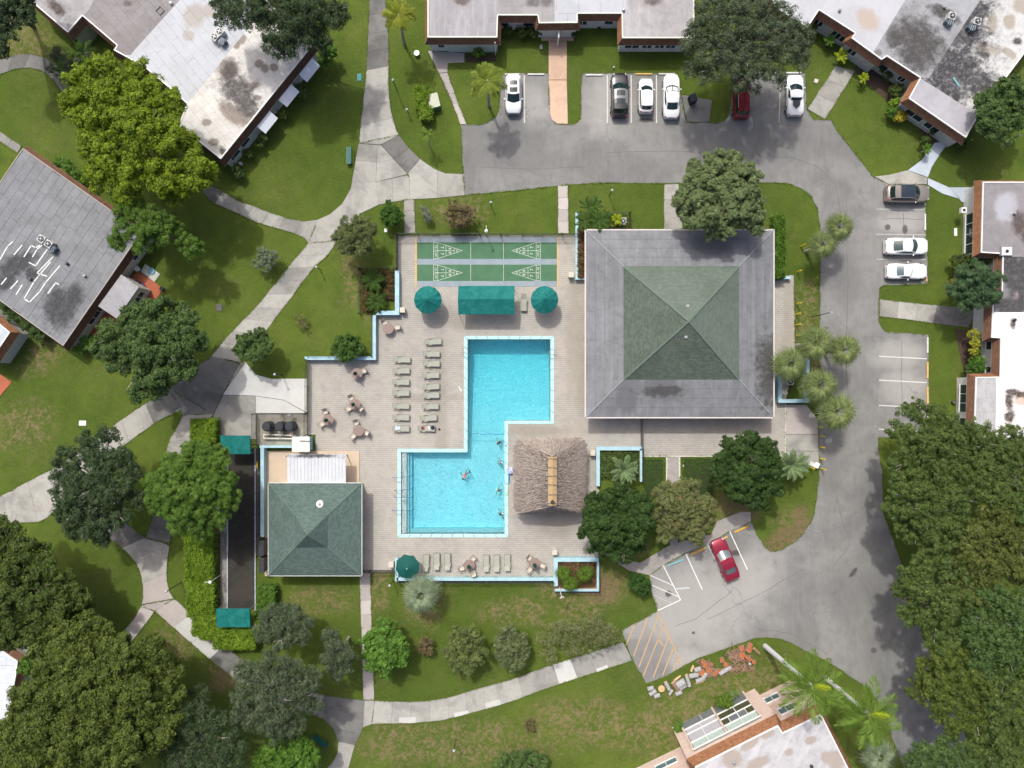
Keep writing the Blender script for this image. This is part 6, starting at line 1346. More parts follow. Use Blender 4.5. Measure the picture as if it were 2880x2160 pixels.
# ------------------------------------------------------------------ cars
TYRE = plain('tyre', (.02, .02, .02), .9, .2); RIM = plain('rim', (.45, .46, .48), .3, .1, metal=.7); CGL = plain('car_glass', (.012, .028, .030), .06, .2, spec=.7); HEADL = plain('headlight', (.6, .62, .62), .1, .05); TAILL = plain('taillight', (.30, .01, .012), .2, .1)
def carpaint(name, col, metal=0.0):
    t = NT(name); f = t.noise(t.pos('object'), 3, 3, .6, 0, .3, .7); t.fin(t.mix(t.math('MULTIPLY', f, .12), col, tuple(c * .7 for c in col)), .28, None, .5, metal)
    t.b.inputs['Coat Weight'].default_value = .6; t.b.inputs['Coat Roughness'].default_value = .06; return t.m
def car(label, cx, cy, L, Wd, rz, paint, kind='suv', roofmat=None, glass=CGL, sunroof=False, cat='car', name='parked_car', visor=False):
    """x forward, metres"""
    P = {'suv': dict(hood=1.02, deck=1.05, roof=1.68, wb=.275, wt=.085, rt=-.385, rb=-.46, wr=.70, nose=.20),
         'hatch': dict(hood=.98, deck=1.0, roof=1.55, wb=.30, wt=.10, rt=-.37, rb=-.46, wr=.72, nose=.2),
         'sedan': dict(hood=.95, deck=.98, roof=1.45, wb=.255, wt=.06, rt=-.19, rb=-.36, wr=.70, nose=.2),
         'fastback': dict(hood=.92, deck=.98, roof=1.42, wb=.26, wt=.085, rt=-.13, rb=-.37, wr=.68, nose=.2),
         'sport': dict(hood=.78, deck=.92, roof=1.22, wb=.285, wt=.09, rt=-.10, rb=-.17, wr=.66, nose=.3),
         'classic': dict(hood=.80, deck=.86, roof=1.22, wb=.11, wt=.04, rt=-.125, rb=-.31, wr=.66, nose=.45)}[kind]
    r = thing(name, label, cat, W(cx, cy, .8)); r.location.z = .02; hw = Wd / 2; loc = []
    def B(mb, nm, m, par=None, smooth=False, bevel=0):
        o = mb.build(nm, m, None, smooth=smooth, bevel=bevel); o.parent = par or r; return o
    # body loft
    xs = [-.5, -.485, -.45, -.40, -.32, -.22, -.1, 0, .1, .2, .28, .36, .42, .46, .485, .5]
    def wf(x):
        f = 1.0; e = abs(x)
        if e > .33: f = 1 - ((e - .33) / .17) ** 2.4 * (.30 if x > 0 else .20)
        if kind in ('classic', 'sport'): f *= 1 - .07 * math.exp(-((x + .02) / .13) ** 2) + (.0 if kind == 'sport' else .02 * math.exp(-((x - .27) / .08) ** 2))
        if kind == 'classic' and x > .36: f *= 1 - ((x - .36) / .14) ** 2 * .22
        return f * hw
    def hf(x):
        if x > P['wb']:
            t = (x - P['wb']) / (.5 - P['wb']); return P['hood'] * (1 - P['nose'] * t ** 2.2)
        if x < P['rb']:
            t = (P['rb'] - x) / (.5 + P['rb'] + 1e-6); return P['deck'] * (1 - .16 * t ** 2)
        t = (x - P['rb']) / (P['wb'] - P['rb']); return P['deck'] + (P['hood'] - P['deck']) * t
    prof = [(0, 1.035), (.45, 1.03), (.74, 1.0), (.90, .95), (.985, .82), (1.0, .60), (.98, .35), (.92, .24)]
    vs = []; sec = []
    for x in xs:
        w_, h_ = wf(x), hf(x)
        low = .26 if abs(x) > .47 else .2
        row = [(x * L, -a * w_, max(low, h_ * b_) if b_ > .4 else b_) for a, b_ in reversed(prof)] + [(x * L, a * w_, max(low, h_ * b_) if b_ > .4 else b_) for a, b_ in prof[1:]]
        sec.append(row)
    n_ = len(sec[0])
    for row in sec: vs += row
    f = [(i * n_ + k, i * n_ + k + 1, (i + 1) * n_ + k + 1, (i + 1) * n_ + k) for i in range(len(xs) - 1) for k in range(n_ - 1)]
    f.append(tuple(range(n_))); f.append(tuple((len(xs) - 1) * n_ + k for k in reversed(range(n_)))) 
    m = MB().add(vs, [tuple(reversed(q)) for q in f]); body = B(m, 'body', paint, smooth=True)
    md = body.modifiers.new('e', 'EDGE_SPLIT'); md.split_angle = math.radians(38)
    # cabin: rows from windscreen base to rear glass base
    wb, wt, rt, rb = P['wb'] * L, P['wt'] * L, P['rt'] * L, P['rb'] * L; zr = P['roof']; wr = (P['wr'] + .07) * hw; wbelt = .84 * hw
    def row(x, w_, z, bul, crown):
        return [(x - bul * (k / 3) ** 2, w_ * k / 3, z - crown * (k / 3) ** 2) for k in range(-3, 4)]
    zb = P['hood'] * .97; zd = P['deck'] * .97
    R0 = row(wb, wbelt, zb, .28, .03); R1 = row(wt, wr, zr - .05, .14, .05); R1b = row((wt + rt) / 2, wr * 1.02, zr, .05, .05); R2 = row(rt, wr * .95, zr - .05, -.06, .05); R3 = row(rb, wbelt * .88, zd, -.10, .03)
    rows = [R0, R1, R1b, R2, R3]; v2 = [p for q in rows for p in q]; K = 7
    f2 = [(i * K + k, (i + 1) * K + k, (i + 1) * K + k + 1, i * K + k + 1) for i in range(4) for k in range(K - 1)]
    base = len(v2); v2 += [(q[s][0], q[s][1] + (.05 if s else -.05), min(zb, zd) - .1) for q in rows for s in (0, -1)]
    sk = MB().add(v2, f2)
    for s in (0, 1):
        e = 0 if s == 0 else K - 1
        bb = [(R0[e][0], (1 if s else -1) * wbelt, zb - .03), (R1b[e][0], (1 if s else -1) * wbelt * 1.02, zd), (R3[e][0], (1 if s else -1) * wbelt * .95, zd - .03)]
        sk.add([R0[e], R1[e], R1b[e], R2[e], R3[e], bb[0], bb[1], bb[2]], [(0, 5, 6, 2, 1) if s == 0 else (1, 2, 6, 5, 0), (2, 6, 7, 4, 3) if s == 0 else (3, 4, 7, 6, 2)])
    B(sk, 'cabin', paint)
    def patch(a, b, t0, t1, y0, y1, nm, m, off=.018):
        q = MB(); A = []; 
        for t_ in (t0, (t0 + t1) / 2, t1):
            A.append([Vector(a[k]).lerp(Vector(b[k]), t_) for k in range(K)])
        def at(rw, u):
            u = (u + 1) / 2 * (K - 1); i = min(K - 2, int(u)); return rw[i].lerp(rw[i + 1], u - i)
        us = [y0 + (y1 - y0) * j / 6 for j in range(7)]
        v3 = [tuple(at(rw, u) + Vector((0, 0, off))) for rw in A for u in us]
        q.add(v3, [(i * 7 + k, (i + 1) * 7 + k, (i + 1) * 7 + k + 1, i * 7 + k + 1) for i in range(2) for k in range(6)]); return B(q, nm, m)
    ws = patch(R0, R1, .04, .96, -.90, .90, 'windscreen', glass)
    if visor: patch(R0, R1, .30, .92, -.80, -.05, 'sun_shade', plain('silver_visor', (.6, .68, .64), .3, .1), .03); patch(R0, R1, .30, .92, .05, .80, 'sun_shade', _mats['silver_visor'], .03)
    patch(R2, R3, .10, .88, -.84, .84, 'rear_window', glass)
    if roofmat: patch(R1, R1b, .0, 1.0, -.97, .97, 'roof_panel', roofmat, .012); patch(R1b, R2, 0, .45, -.97, .97, 'roof_panel', roofmat, .012)
    if sunroof: patch(R1, R1b, .20, .72, -.62, .62, 'sunroof', glass, .014); patch(R1b, R2, .0, .50, -.62, .62, 'sunroof', glass, .014)
    if kind in ('suv',):
        for s in (-1, 1): B(MB().tube([(R1[0][0] - .15, s * wr * .95, zr + .0), (R2[0][0] + .3, s * wr * .93, zr - .02)], .025, 5), 'roof_rail', METAL)
    for s in (-1, 1):
        e = 0 if s < 0 else K - 1
        T = [Vector(R0[e]) , Vector(R1[e]), Vector(R1b[e]), Vector(R2[e]), Vector(R3[e])]
        o_ = Vector((0, s * .03, .008))
        bl = lambda x, k_: Vector((x, s * wbelt * k_, (zb + zd) / 2 + .01))
        xa, xb_ = T[0].x + (T[1].x - T[0].x) * .25, T[3].x + (T[4].x - T[3].x) * .35
        pts = [bl(xa - .1, 1.0), T[1].lerp(bl(T[1].x, 1), .12), T[2].lerp(bl(T[2].x, 1.02), .12), T[3].lerp(bl(T[3].x, 1), .14), bl(xb_, .97), bl(T[2].x, 1.02)]
        mid = pts[2]; q = MB().add([tuple(p + o_) for p in pts], [(0, 5, 2, 1), (5, 4, 3, 2)] if s < 0 else [(1, 2, 5, 0), (2, 3, 4, 5)]); B(q, 'side_window', glass)
        mx = T[0].x - .25
        B(MB().box((mx, s * (hw + .07), zb - .02), (.12, .22, .13), s * .25), 'mirror', paint, bevel=.03)
        B(MB().box((.462 * L, s * wf(.462) * .66, hf(.462) * .93), (.26, .34, .08), -s * .5, 0, .3), 'headlight', HEADL, bevel=.03)
        B(MB().box((-.478 * L, s * wf(-.478) * .76, hf(-.478) * .93), (.14, .36, .08), s * .3, 0, -.2), 'taillight', TAILL, bevel=.02)
        for x in (-.31, .31):
            w_ = B(MB().lathe((0, 0, 0), [(.33, -.11), (.345, -.08), (.345, .08), (.33, .11)], 20), 'wheel', TYRE); w_.rotation_euler = (math.pi / 2, 0, 0); w_.location = (x * L, s * (hw - .085), .34)
            B(MB().lathe((0, 0, s * -.105), [(.22, -.012), (.22, .012)], 14), 'rim', RIM, w_)
    B(MB().box((-.5 * L + .03, 0, .72), (.06, .42, .14)), 'number_plate', TRIM)
    B(MB().box((.497 * L, 0, .45), (.05, Wd * .6, .18)), 'grille', DKMET, bevel=.02)
    r.rotation_euler = (0, 0, rz); return r
WHITE = carpaint('white_car_paint', (.74, .75, .76)); GREYC = carpaint('dark_grey_car_paint', (.035, .035, .042), .4); REDC = carpaint('dark_red_car_paint', (.22, .010, .022), .3); REDS = carpaint('crimson_car_paint', (.30, .018, .045), .35); TANC = carpaint('tan_car_paint', (.33, .29, .25), .5)
U, Dn, Rt = math.pi / 2, -math.pi / 2, 0
car('white SUV with glass roof parked nose down, left of the peach walk', 1444, 264, 4.25, 1.80, Dn, WHITE, 'suv', sunroof=True)
car('dark grey SUV with roof rails in the second bay', 1743, 267, 4.85, 1.95, U, GREYC, 'suv', roofmat=carpaint('grey_roof_sheen', (.14, .145, .155), .3), sunroof=True)  # lighter grey roof colour imitates light reflected off the dark roof
car('small white hatchback between the dark SUV and the white sedan', 1817, 269, 3.75, 1.62, U, WHITE, 'hatch')
car('white sedan with silver sun shades behind its windscreen', 1889, 270, 4.8, 1.85, U, WHITE, 'sedan', visor=True)
car('dark red SUV half hidden under the large oak', 2086, 277, 4.4, 1.82, U, REDC, 'suv')
cv = car('white sports car with a black glass engine cover', 2238, 266, 4.55, 1.92, U, WHITE, 'sport')
car('tan SUV with black glass roof, top of the right bays', 2553, 544, 4.75, 1.95, 0, TANC, 'suv', roofmat=plain('black_glass_roof', (.025, .035, .05), .1, .1, spec=.6))
car('white fastback sedan between the manhole bay and the classic coupe', 2550, 692, 4.7, 1.88, 0, WHITE, 'fastback', glass=plain('grey_green_glass', (.05, .085, .08), .1, .15, spec=.6))
car('white classic coupe with pointed nose, lowest of the right bays', 2554, 762, 4.65, 1.78, 0, WHITE, 'classic', glass=plain('grey_green_glass2', (.10, .15, .16), .1, .15, spec=.6))
car('crimson sedan parked alone at an angle in the lower lot', 2040, 1574, 4.75, 1.85, math.radians(113), REDS, 'sedan', glass=_mats['grey_green_glass2'])  # paler glass colour stands in for sky reflected in this windscreen
# engine cover of the sports car (local coordinates)
q = MB().prism([(-1.55, 0), (-1.25, -.38), (-.66, -.44), (-.60, -.40), (-.78, 0), (-.60, .40), (-.66, .44), (-1.25, .38)], 1.0, 1.015); 
q = MB().add([(-1.62, 0, .99), (-1.3, -.38, 1.02), (-.72, -.44, 1.10), (-.82, 0, 1.12), (-.72, .44, 1.10), (-1.3, .38, 1.02)], [(0, 1, 2, 3), (0, 3, 4, 5)]); o = q.build('engine_cover', plain('dark_mesh', (.05, .055, .06), .3, .2)); o.parent = cv

# ------------------------------------------------------------------ bathers
SKIN = plain('skin', (.46, .27, .20), .6, .1)
def person(px, py, label, rz, cloth, cap, held=False, z=-.12, arms='out', tilt=.95):
    """floating bather: one skinned body, hands with five fingers, head with face; x is towards the head"""
    p = W(px, py, 0); r = thing('person', label, 'person', (p.x, p.y, z), 'bathers in the pool')
    V, E, RD = [], [], []
    def add(v, rad, par=None):
        V.append(v); RD.append(rad); i = len(V) - 1
        if par is not None: E.append((par, i))
        return i
    pel = add((-.05, 0, 0), .14); wa = add((.12, 0, .01), .125, pel); chs_ = add((.33, 0, .02), .15, wa); nk = add((.50, 0, .05), .055, chs_); hd = add((.60, 0, .07), .07, nk)
    hands = []
    for s in (-1, 1):
        hip = add((-.12, s * .10, 0), .085, pel); kn = add((-.50, s * .16, -.16), .06, hip); an = add((-.86, s * .17, -.30), .038, kn); add((-.98, s * .19, -.27), .03, an)
        sh = add((.40, s * .18, .01), .055, chs_)
        el, ha = ((.50, s * .42, -.02), (.72, s * .55, .0)) if arms == 'up' else ((.22, s * .42, -.05), (.18, s * .66, .0))
        e = add(el, .042, sh); h = add(ha, .032, e); d = (Vector(ha) - Vector(el)).normalized(); pd = Vector((-d.y, d.x, 0))
        pm_ = add(tuple(Vector(ha) + d * .06), .034, h)
        for k, (o_, ln) in enumerate(((-.028, .06), (-.010, .075), (.010, .07), (.028, .055))):
            f1 = add(tuple(Vector(ha) + d * .11 + pd * o_), .010, pm_); add(tuple(Vector(ha) + d * (.11 + ln) + pd * o_ * 1.2 + Vector((0, 0, -.02))), .008, f1)
        add(tuple(Vector(ha) + d * .06 + pd * .06 * (1 if s > 0 else -1)), .010, h)
        hands.append(Vector(ha) + d * .12)
    me = bpy.data.meshes.new('body'); me.from_pydata(V, E, []); me.materials.append(SKIN); o = bpy.data.objects.new('body', me); COL.objects.link(o); o.parent = r
    md = o.modifiers.new('s', 'SKIN'); 
    for i, rad in enumerate(RD): me.skin_vertices[0].data[i].radius = (rad, rad); 
    me.skin_vertices[0].data[0].use_root = True
    o.modifiers.new('u', 'SUBSURF').render_levels = 1; o.modifiers['u'].levels = 1
    for po in o.data.polygons: po.use_smooth = True
    def B(mb, nm, m, smooth=True): b_ = mb.build(nm, m, None, smooth=smooth); b_.parent = r; return b_
    def ell(c, rx, ry, rz_, nm, m):
        mb = MB().lathe((0, 0, 0), [(math.sin(math.pi * k / 8) + 1e-4, -math.cos(math.pi * k / 8)) for k in range(9)], 12); mb.v = [(c[0] + v[0] * rx, c[1] + v[1] * ry, c[2] + v[2] * rz_) for v in mb.v]; return B(mb, nm, m)
    ell((.68, 0, .10), .12, .085, .10, 'head', SKIN)
    if cap: ell((.715, 0, .105), .105, .096, .108, 'cap' if cap != 'hair' else 'hair', TRIM if cap == 'white' else plain('dark_hair', (.03, .02, .015), .8, .2))
    for s in (-1, 1): ell((.665, s * .035, .19), .012, .014, .008, 'eye', DKMET); ell((.66, s * .086, .10), .025, .012, .018, 'ear', SKIN)
    ell((.635, 0, .20), .016, .012, .014, 'nose', SKIN); ell((.60, 0, .19), .006, .02, .006, 'mouth', _mats['red_cloth'])
    ell((.14, 0, .02), .30, .155, .15, 'swimsuit', cloth)
    r.scale = (.86, .86, .86); r.rotation_euler = (0, -tilt, rz); r.location.z = -.14 - .66 * math.sin(tilt) + (.20 if tilt > .5 else .10)
    return r, hands
PINKS = plain('pink_swimsuit', (.62, .10, .17), .8, .15, 8); NAVY = _mats['navy_cloth']
r1, hs = person(1309, 1335, 'person in a pink swimsuit floating mid pool with two foam dumbbells', math.radians(-125), PINKS, 'hair', arms='out', tilt=.30)
person(1405, 1245, 'person in a dark swimsuit lounging at the wall below the rope', math.radians(200), NAVY, 'hair')
person(1405, 1303, 'person with a white cap at the wall beside the checked towel', math.radians(20), TRIM, 'white')
person(1404, 1381, 'person leaning back at the wall beside the green noodle', math.radians(150), plain('coral_suit', (.5, .22, .15), .8, .1), 'white')
person(1407, 1448, 'lowest person at the right wall holding a dark strap', math.radians(30), NAVY, 'white')
DUMB = plain('dark_foam', (.01, .05, .06), .7, .1)
for (xa, ya, xb, yb, lab) in ((1321, 1325, 1322, 1329.5, 'upper right foam dumbbell of the floating swimmer'), (1304, 1348, 1308.5, 1349, 'lower left foam dumbbell of the floating swimmer')):
    a, b = W(xa, ya, 0), W(xb, yb, 0); a.z = b.z = -.02; r = thing('foam_dumbbell', lab, 'dumbbell', a, 'foam dumbbells in the pool'); d = (b - a).normalized()
    MB().tube([tuple(a), tuple(b)], .02, 6).build('handle', DUMB, r)
    for q in (a, b): MB().tube([tuple(q - d * .05), tuple(q + d * .05)], .085, 10).build('foam_disc', DUMB, r)
# ------------------------------------------------------------------ foliage
def leaf_mat(name, a, b, c=None, trans=.25, rough=.6):
    t = NT(name); g = t.n('ShaderNodeNewGeometry'); r_ = t.n('ShaderNodeValToRGB')
    r_.color_ramp.elements[0].color = c4(a); r_.color_ramp.elements[1].color = c4(b); r_.color_ramp.elements[0].position = .1; r_.color_ramp.elements[1].position = .9
    if c: e = r_.color_ramp.elements.new(.97); e.color = c4(c)
    nz = t.noise(t.pos('object'), 1.5, 4, .7, 0, .32, .68)
    t.l(t.math('ADD', t.math('MULTIPLY', g.outputs['Random Per Island'], .5), t.math('MULTIPLY', nz, .5)), r_.inputs[0])
    t.fin(r_.outputs[0], rough, None, .25)
    tr = t.n('ShaderNodeBsdfTranslucent'); t.l(r_.outputs[0], tr.inputs[0]); mx = t.n('ShaderNodeMixShader'); mx.inputs[0].default_value = trans
    t.l(t.b.outputs[0], mx.inputs[1]); t.l(tr.outputs[0], mx.inputs[2]); t.l(mx.outputs[0], t.out.inputs[0]); return t.m
BARK = plain('bark', (.16, .13, .11), .95, .3, 6); BARKL = plain('pale_bark', (.34, .31, .28), .95, .25, 6)
def fast_mesh(name, V, nv, mat):
    """V: (n, nv, 3) one polygon each"""
    n = V.shape[0]; me = bpy.data.meshes.new(name); me.vertices.add(n * nv); me.vertices.foreach_set('co', V.reshape(-1).astype(np.float32))
    me.loops.add(n * nv); me.loops.foreach_set('vertex_index', np.arange(n * nv, dtype=np.int32)); me.polygons.add(n)
    me.polygons.foreach_set('loop_start', np.arange(0, n * nv, nv, dtype=np.int32)); me.polygons.foreach_set('loop_total', np.full(n, nv, dtype=np.int32))
    me.materials.append(mat); me.update(calc_edges=True); return me
def leaves(C, N, size, asp, rng):
    """rhombic leaves at C facing N"""
    n = len(C); N = N / (np.linalg.norm(N, axis=1, keepdims=True) + 1e-9); a = rng.normal(size=(n, 3)); u = np.cross(N, a); u /= (np.linalg.norm(u, axis=1, keepdims=True) + 1e-9); v = np.cross(N, u)
    s = size[:, None]; return np.stack([C - u * s * 1.1 + v * s * asp * .9, C + u * s * 1.25, C - u * s * .7 - v * s * asp * 1.15], 1)
def crown_pts(blobs, rng, clump=.55, dens=1.0, m=42, flat=.75, low=-.35):
    Cs, Ns = [], []
    sub = []
    for (x, y, z, r, rz) in blobs:
        if r < .9: sub.append((x, y, z, r, rz)); continue
        sub.append((x, y, z - r * .12, r * .70, rz * .7)); nb = 13 if r > 1.5 else 6; ph = rng.uniform(0, 6.28)
        for i in range(nb):
            a = ph + 2 * math.pi * i / nb + rng.normal(0, .3); e = rng.uniform(-.15, .75); q = r * rng.uniform(.45, .86); s_ = r * rng.uniform(.20, .38)
            sub.append((x + math.cos(a) * math.cos(e) * q, y + math.sin(a) * math.cos(e) * q, z + math.sin(e) * q * rz / r, s_, s_ * .8))
        sub.append((x + rng.normal(0, .25) * r, y + rng.normal(0, .25) * r, z + rz * .6, r * .30, r * .26))
    for (x, y, z, r, rz) in sub:
        k = max(4, int(dens * 9.5 * r * r / (clump * clump) * .52))
        d = rng.normal(size=(k * 3, 3)); d /= np.linalg.norm(d, axis=1, keepdims=True); d = d[d[:, 2] > low][:k]
        rad = rng.uniform(.55, 1.08, len(d)); rad[: len(d) // 5] *= .6
        cc = np.array([x, y, z]) + d * rad[:, None] * np.array([r, r, rz]); cr = clump * rng.uniform(.4, 1.0, len(d))
        for c, rr_, dd in zip(cc, cr, d):
            q = rng.normal(size=(m, 3)); q /= np.linalg.norm(q, axis=1, keepdims=True); q[:, 2] = np.abs(q[:, 2]) * 1.0 - .25
            rad2 = rng.uniform(.35, 1, m) ** .6 * rr_
            Cs.append(c + q * rad2[:, None] * np.array([1, 1, flat])); Ns.append(q * .8 + np.array([0, 0, .45]) + dd * .3 + rng.normal(size=(m, 3)) * .45)
    return np.concatenate(Cs), np.concatenate(Ns)
TRI = [0]
def tree(label, blobs_px, mat, z, seed, name='tree', clump=.55, leaf=.14, dens=1.0, m=42, asp=.55, group=None, trunk=True, bark=BARK, cat='tree', base=None, low=-.35, limbs=True, rzf=.75, limb_r=1.0, flat=.75, push=None):
    """blobs_px: (px, py, r px[, dz]) crown lobes as seen in the photograph, z = height of lobe centres"""
    rng = np.random.default_rng(seed); B_ = []
    for b in blobs_px:
        zz = z + (b[3] if len(b) > 3 else 0); p = W(b[0], b[1], zz); r = b[2] / S * (H - zz) / H; B_.append((p.x, p.y, zz, r, min(r * rzf, zz * .85)))
    cx = sum(b[0] * b[3] ** 2 for b in B_) / sum(b[3] ** 2 for b in B_); cy = sum(b[1] * b[3] ** 2 for b in B_) / sum(b[3] ** 2 for b in B_)
    push = push or (1.05 if z >= 6.5 else 1.0); cx *= push; cy *= push
    root = thing(name, label, cat, (cx, cy, 0), group)
    C, N = crown_pts([(b[0] - cx, b[1] - cy, b[2], b[3], b[4]) for b in B_], rng, clump, dens, m, flat, low)
    keep = C[:, 2] > .05; C, N = C[keep], N[keep]
    V = leaves(C, N, leaf * rng.uniform(.6, 1.3, len(C)), asp, rng); TRI[0] += len(V)
    o = bpy.data.objects.new('crown', fast_mesh('crown', V, 3, mat)); COL.objects.link(o); o.parent = root
    if trunk:
        big = max(b[3] for b in B_); h = max(.4, z * .55); rt = max(.05, min(.42, big * .09)) * limb_r
        MB().tube([(cx, cy, 0), (cx + .1 * rt, cy, h * .5), (cx, cy, h)], [rt * 1.25, rt, rt * .8], 9).build('trunk', bark, root)
        if limbs:
            lm = MB(); rr = random.Random(seed)
            for b in B_:
                for k in range(3 if big > 2 else 2):
                    a = rr.uniform(0, 6.28); e = Vector((b[0] + math.cos(a) * b[3] * .75, b[1] + math.sin(a) * b[3] * .75, b[2] + b[4] * rr.uniform(.3, .75)))
                    s_ = Vector((cx, cy, h * rr.uniform(.7, 1))); mid = s_.lerp(Vector((b[0], b[1], b[2])), .55) + Vector((rr.uniform(-.3, .3), rr.uniform(-.3, .3), rr.uniform(-.1, .3))); q = mid.lerp(e, .6) + Vector((rr.uniform(-.3, .3), rr.uniform(-.3, .3), .1))
                    lm.tube([s_, mid, q, e], [rt * .55, rt * .34, rt * .2, rt * .07], 6)
                    for j in range(2):
                        e2 = q + Vector((rr.uniform(-1, 1), rr.uniform(-1, 1), rr.uniform(.1, .6))) * b[3] * .4; lm.tube([q, q.lerp(e2, .5) + Vector((.05, .05, .05)), e2], [rt * .16, rt * .1, rt * .04], 5)
            lm.build('limbs', bark, root)
    return root
def L(a, b, c=None, n='leaf', tr=.25):
    L.i += 1; k = 1.36 if n == 'leaf' else 1.25; g = lambda q: q and (q[0] * k, q[1] * k, q[2] * k * .9); return leaf_mat(f'{n}_{L.i}', g(a), g(b), g(c), tr)
L.i = 0
YG = L((.058, .095, .006), (.185, .255, .014), (.27, .34, .03)); DKG = L((.020, .040, .018), (.062, .095, .040), (.12, .15, .075)); DKB = L((.022, .040, .010), (.078, .112, .020), (.15, .19, .03)); OLV = L((.030, .048, .010), (.100, .136, .024), (.17, .20, .045)); GRO = L((.055, .070, .040), (.135, .155, .090), (.22, .23, .16)); MIDG = L((.030, .062, .018), (.085, .135, .040), (.16, .22, .07)); BRG = L((.038, .088, .010), (.095, .185, .025), (.16, .26, .04))
PALG = L((.066, .098, .042), (.165, .210, .095), (.26, .30, .15)); BRZ = L((.075, .060, .030), (.16, .13, .065), (.3, .16, .1)); DEEP = L((.012, .030, .008), (.045, .085, .018)); RIGHTG = L((.030, .055, .014), (.098, .140, .036), (.19, .20, .07)); PINEG = L((.038, .085, .012), (.115, .195, .032), (.18, .26, .06)); OAKT = L((.034, .050, .028), (.095, .125, .070), (.19, .22, .15)); HEDG = L((.065, .12, .010), (.17, .265, .022), (.24, .33, .05)); PNK = L((.06, .08, .035), (.13, .16, .07), (.62, .52, .58)); TEALG = L((.025, .055, .026), (.075, .13, .06))
ORG = L((.034, .054, .012), (.120, .138, .034), (.22, .17, .05))

tree('big yellow-green tree between the two left houses', [(300, 215, 62, .3), (240, 250, 60), (205, 300, 38, -.5), (330, 290, 70, .6), (420, 270, 62, .4), (480, 290, 42), (260, 350, 62, .2), (380, 370, 78, .9), (470, 390, 62, .4), (530, 400, 40, -.6), (280, 430, 62), (370, 470, 70, .4), (450, 500, 62), (540, 490, 60, -.3), (590, 480, 30, -1), (290, 500, 50, -.5), (350, 540, 46, -.7), (500, 545, 40, -1.2), (380, 200, 34, -.4)], YG, 8.0, 11, clump=.62, leaf=.12, m=60, dens=1.15)
tree('green pine-like tree with tufted clumps over the corner of the grey felt roof', [(345, 600, 34), (390, 590, 30), (350, 650, 36, .5), (410, 640, 42, .8), (440, 610, 34, .3), (330, 680, 26), (400, 690, 28), (455, 660, 34), (470, 620, 22), (530, 690, 36, -1.2), (560, 700, 22, -1.5), (500, 650, 24, -1), (480, 560, 22, -1), (380, 560, 26)], PINEG, 7.0, 12, clump=.45, leaf=.13, m=70, asp=.22, dens=.9)
tree('dark live oak over the top left roof', [(640, -20, 60), (700, 30, 62, .3), (760, 10, 74, .7), (830, 30, 70, .5), (900, 40, 60), (945, 40, 44, -.5), (780, 90, 62, .3), (850, 100, 52), (800, 135, 40, -.4), (900, 110, 34, -.8), (640, 50, 40, -.2), (910, 135, 20, -1.5)], DKG, 8.5, 13, clump=.6, leaf=.12, m=55, bark=BARKL, asp=.3)
tree('dark tree in the far top left corner', [(10, 20, 60), (60, -10, 60), (20, 90, 34), (80, 50, 30), (0, 140, 30, -1)], DKG, 7.0, 14, clump=.55, leaf=.13)
tree('broad mid-green tree beside the lower end of the grey house', [(330, 950, 56), (380, 900, 50), (450, 880, 56, .4), (520, 900, 48), (560, 960, 34, -.5), (410, 960, 72, .8), (490, 970, 66, .6), (340, 1010, 46, -.3), (430, 1040, 62, .2), (510, 1030, 50), (280, 980, 34, -.6), (390, 1095, 34, -.8), (450, 1090, 34, -.6), (300, 920, 26, -.6)], MIDG, 6.5, 15, clump=.5, leaf=.12, m=58, bark=BARKL, dens=1.1)
tree('grey-green oak over the lower left path', [(250, 1245, 40), (300, 1225, 34), (200, 1290, 46), (270, 1310, 60, .6), (340, 1290, 46), (180, 1350, 40), (240, 1390, 66, .8), (320, 1370, 62, .6), (380, 1330, 30, -.5), (390, 1400, 28, -.6), (200, 1440, 48), (270, 1470, 56, .2), (330, 1450, 46), (220, 1500, 30, -.5), (290, 1515, 26, -.5), (160, 1400, 22)], DKG, 7.0, 16, clump=.55, leaf=.12, m=50, bark=BARKL, asp=.35)
tree('bright green round pine beside the dark bowling strip', [(540, 1300, 56), (480, 1320, 52), (600, 1300, 52), (630, 1350, 46), (450, 1370, 48), (530, 1370, 72, 1.2), (600, 1390, 60, .6), (470, 1420, 52), (540, 1440, 60, .6), (610, 1440, 44), (650, 1400, 34), (500, 1480, 34, -.3), (570, 1485, 34, -.4), (425, 1400, 26), (560, 1265, 36, -.2), (620, 1275, 30, -.5)], PINEG, 6.5, 17, clump=.42, leaf=.13, m=95, asp=.2, dens=1.05)
tree('dark spreading tree on the left edge below the path', [(20, 1520, 60), (90, 1560, 56), (30, 1620, 70, .5), (120, 1620, 50), (170, 1640, 40, -.3), (60, 1700, 70, .5), (150, 1700, 56), (210, 1680, 44, -.6), (30, 1780, 56), (110, 1780, 50), (240, 1700, 36, -1.5), (0, 1480, 34)], DKB, 7.0, 18, clump=.55, leaf=.13, m=58, dens=1.1)
tree('bright young tree at the foot of the dark spreading tree', [(235, 1720, 30), (205, 1750, 34), (250, 1745, 22), (130, 1840, 40), (90, 1870, 34), (160, 1800, 30)], BRG, 4.0, 19, clump=.4, leaf=.13)
tree('huge olive-green tree filling the lower left corner', [(200, 1790, 60, -.3), (270, 1770, 52, -.3), (150, 1870, 66), (240, 1880, 74, .6), (340, 1850, 74, .6), (420, 1840, 62), (470, 1880, 50, -.5), (90, 1960, 66), (180, 1970, 80, .9), (290, 1980, 84, 1.2), (390, 1950, 76, .7), (460, 1960, 56, -.4), (50, 2050, 66), (140, 2070, 76, .7), (240, 2090, 80, .9), (350, 2080, 80, .7), (440, 2060, 60, -.2), (100, 2160, 66), (220, 2180, 70), (340, 2170, 66), (30, 2140, 50), (490, 2010, 36, -.8)], OLV, 8.5, 20, clump=.62, leaf=.13, m=56, dens=1.1)
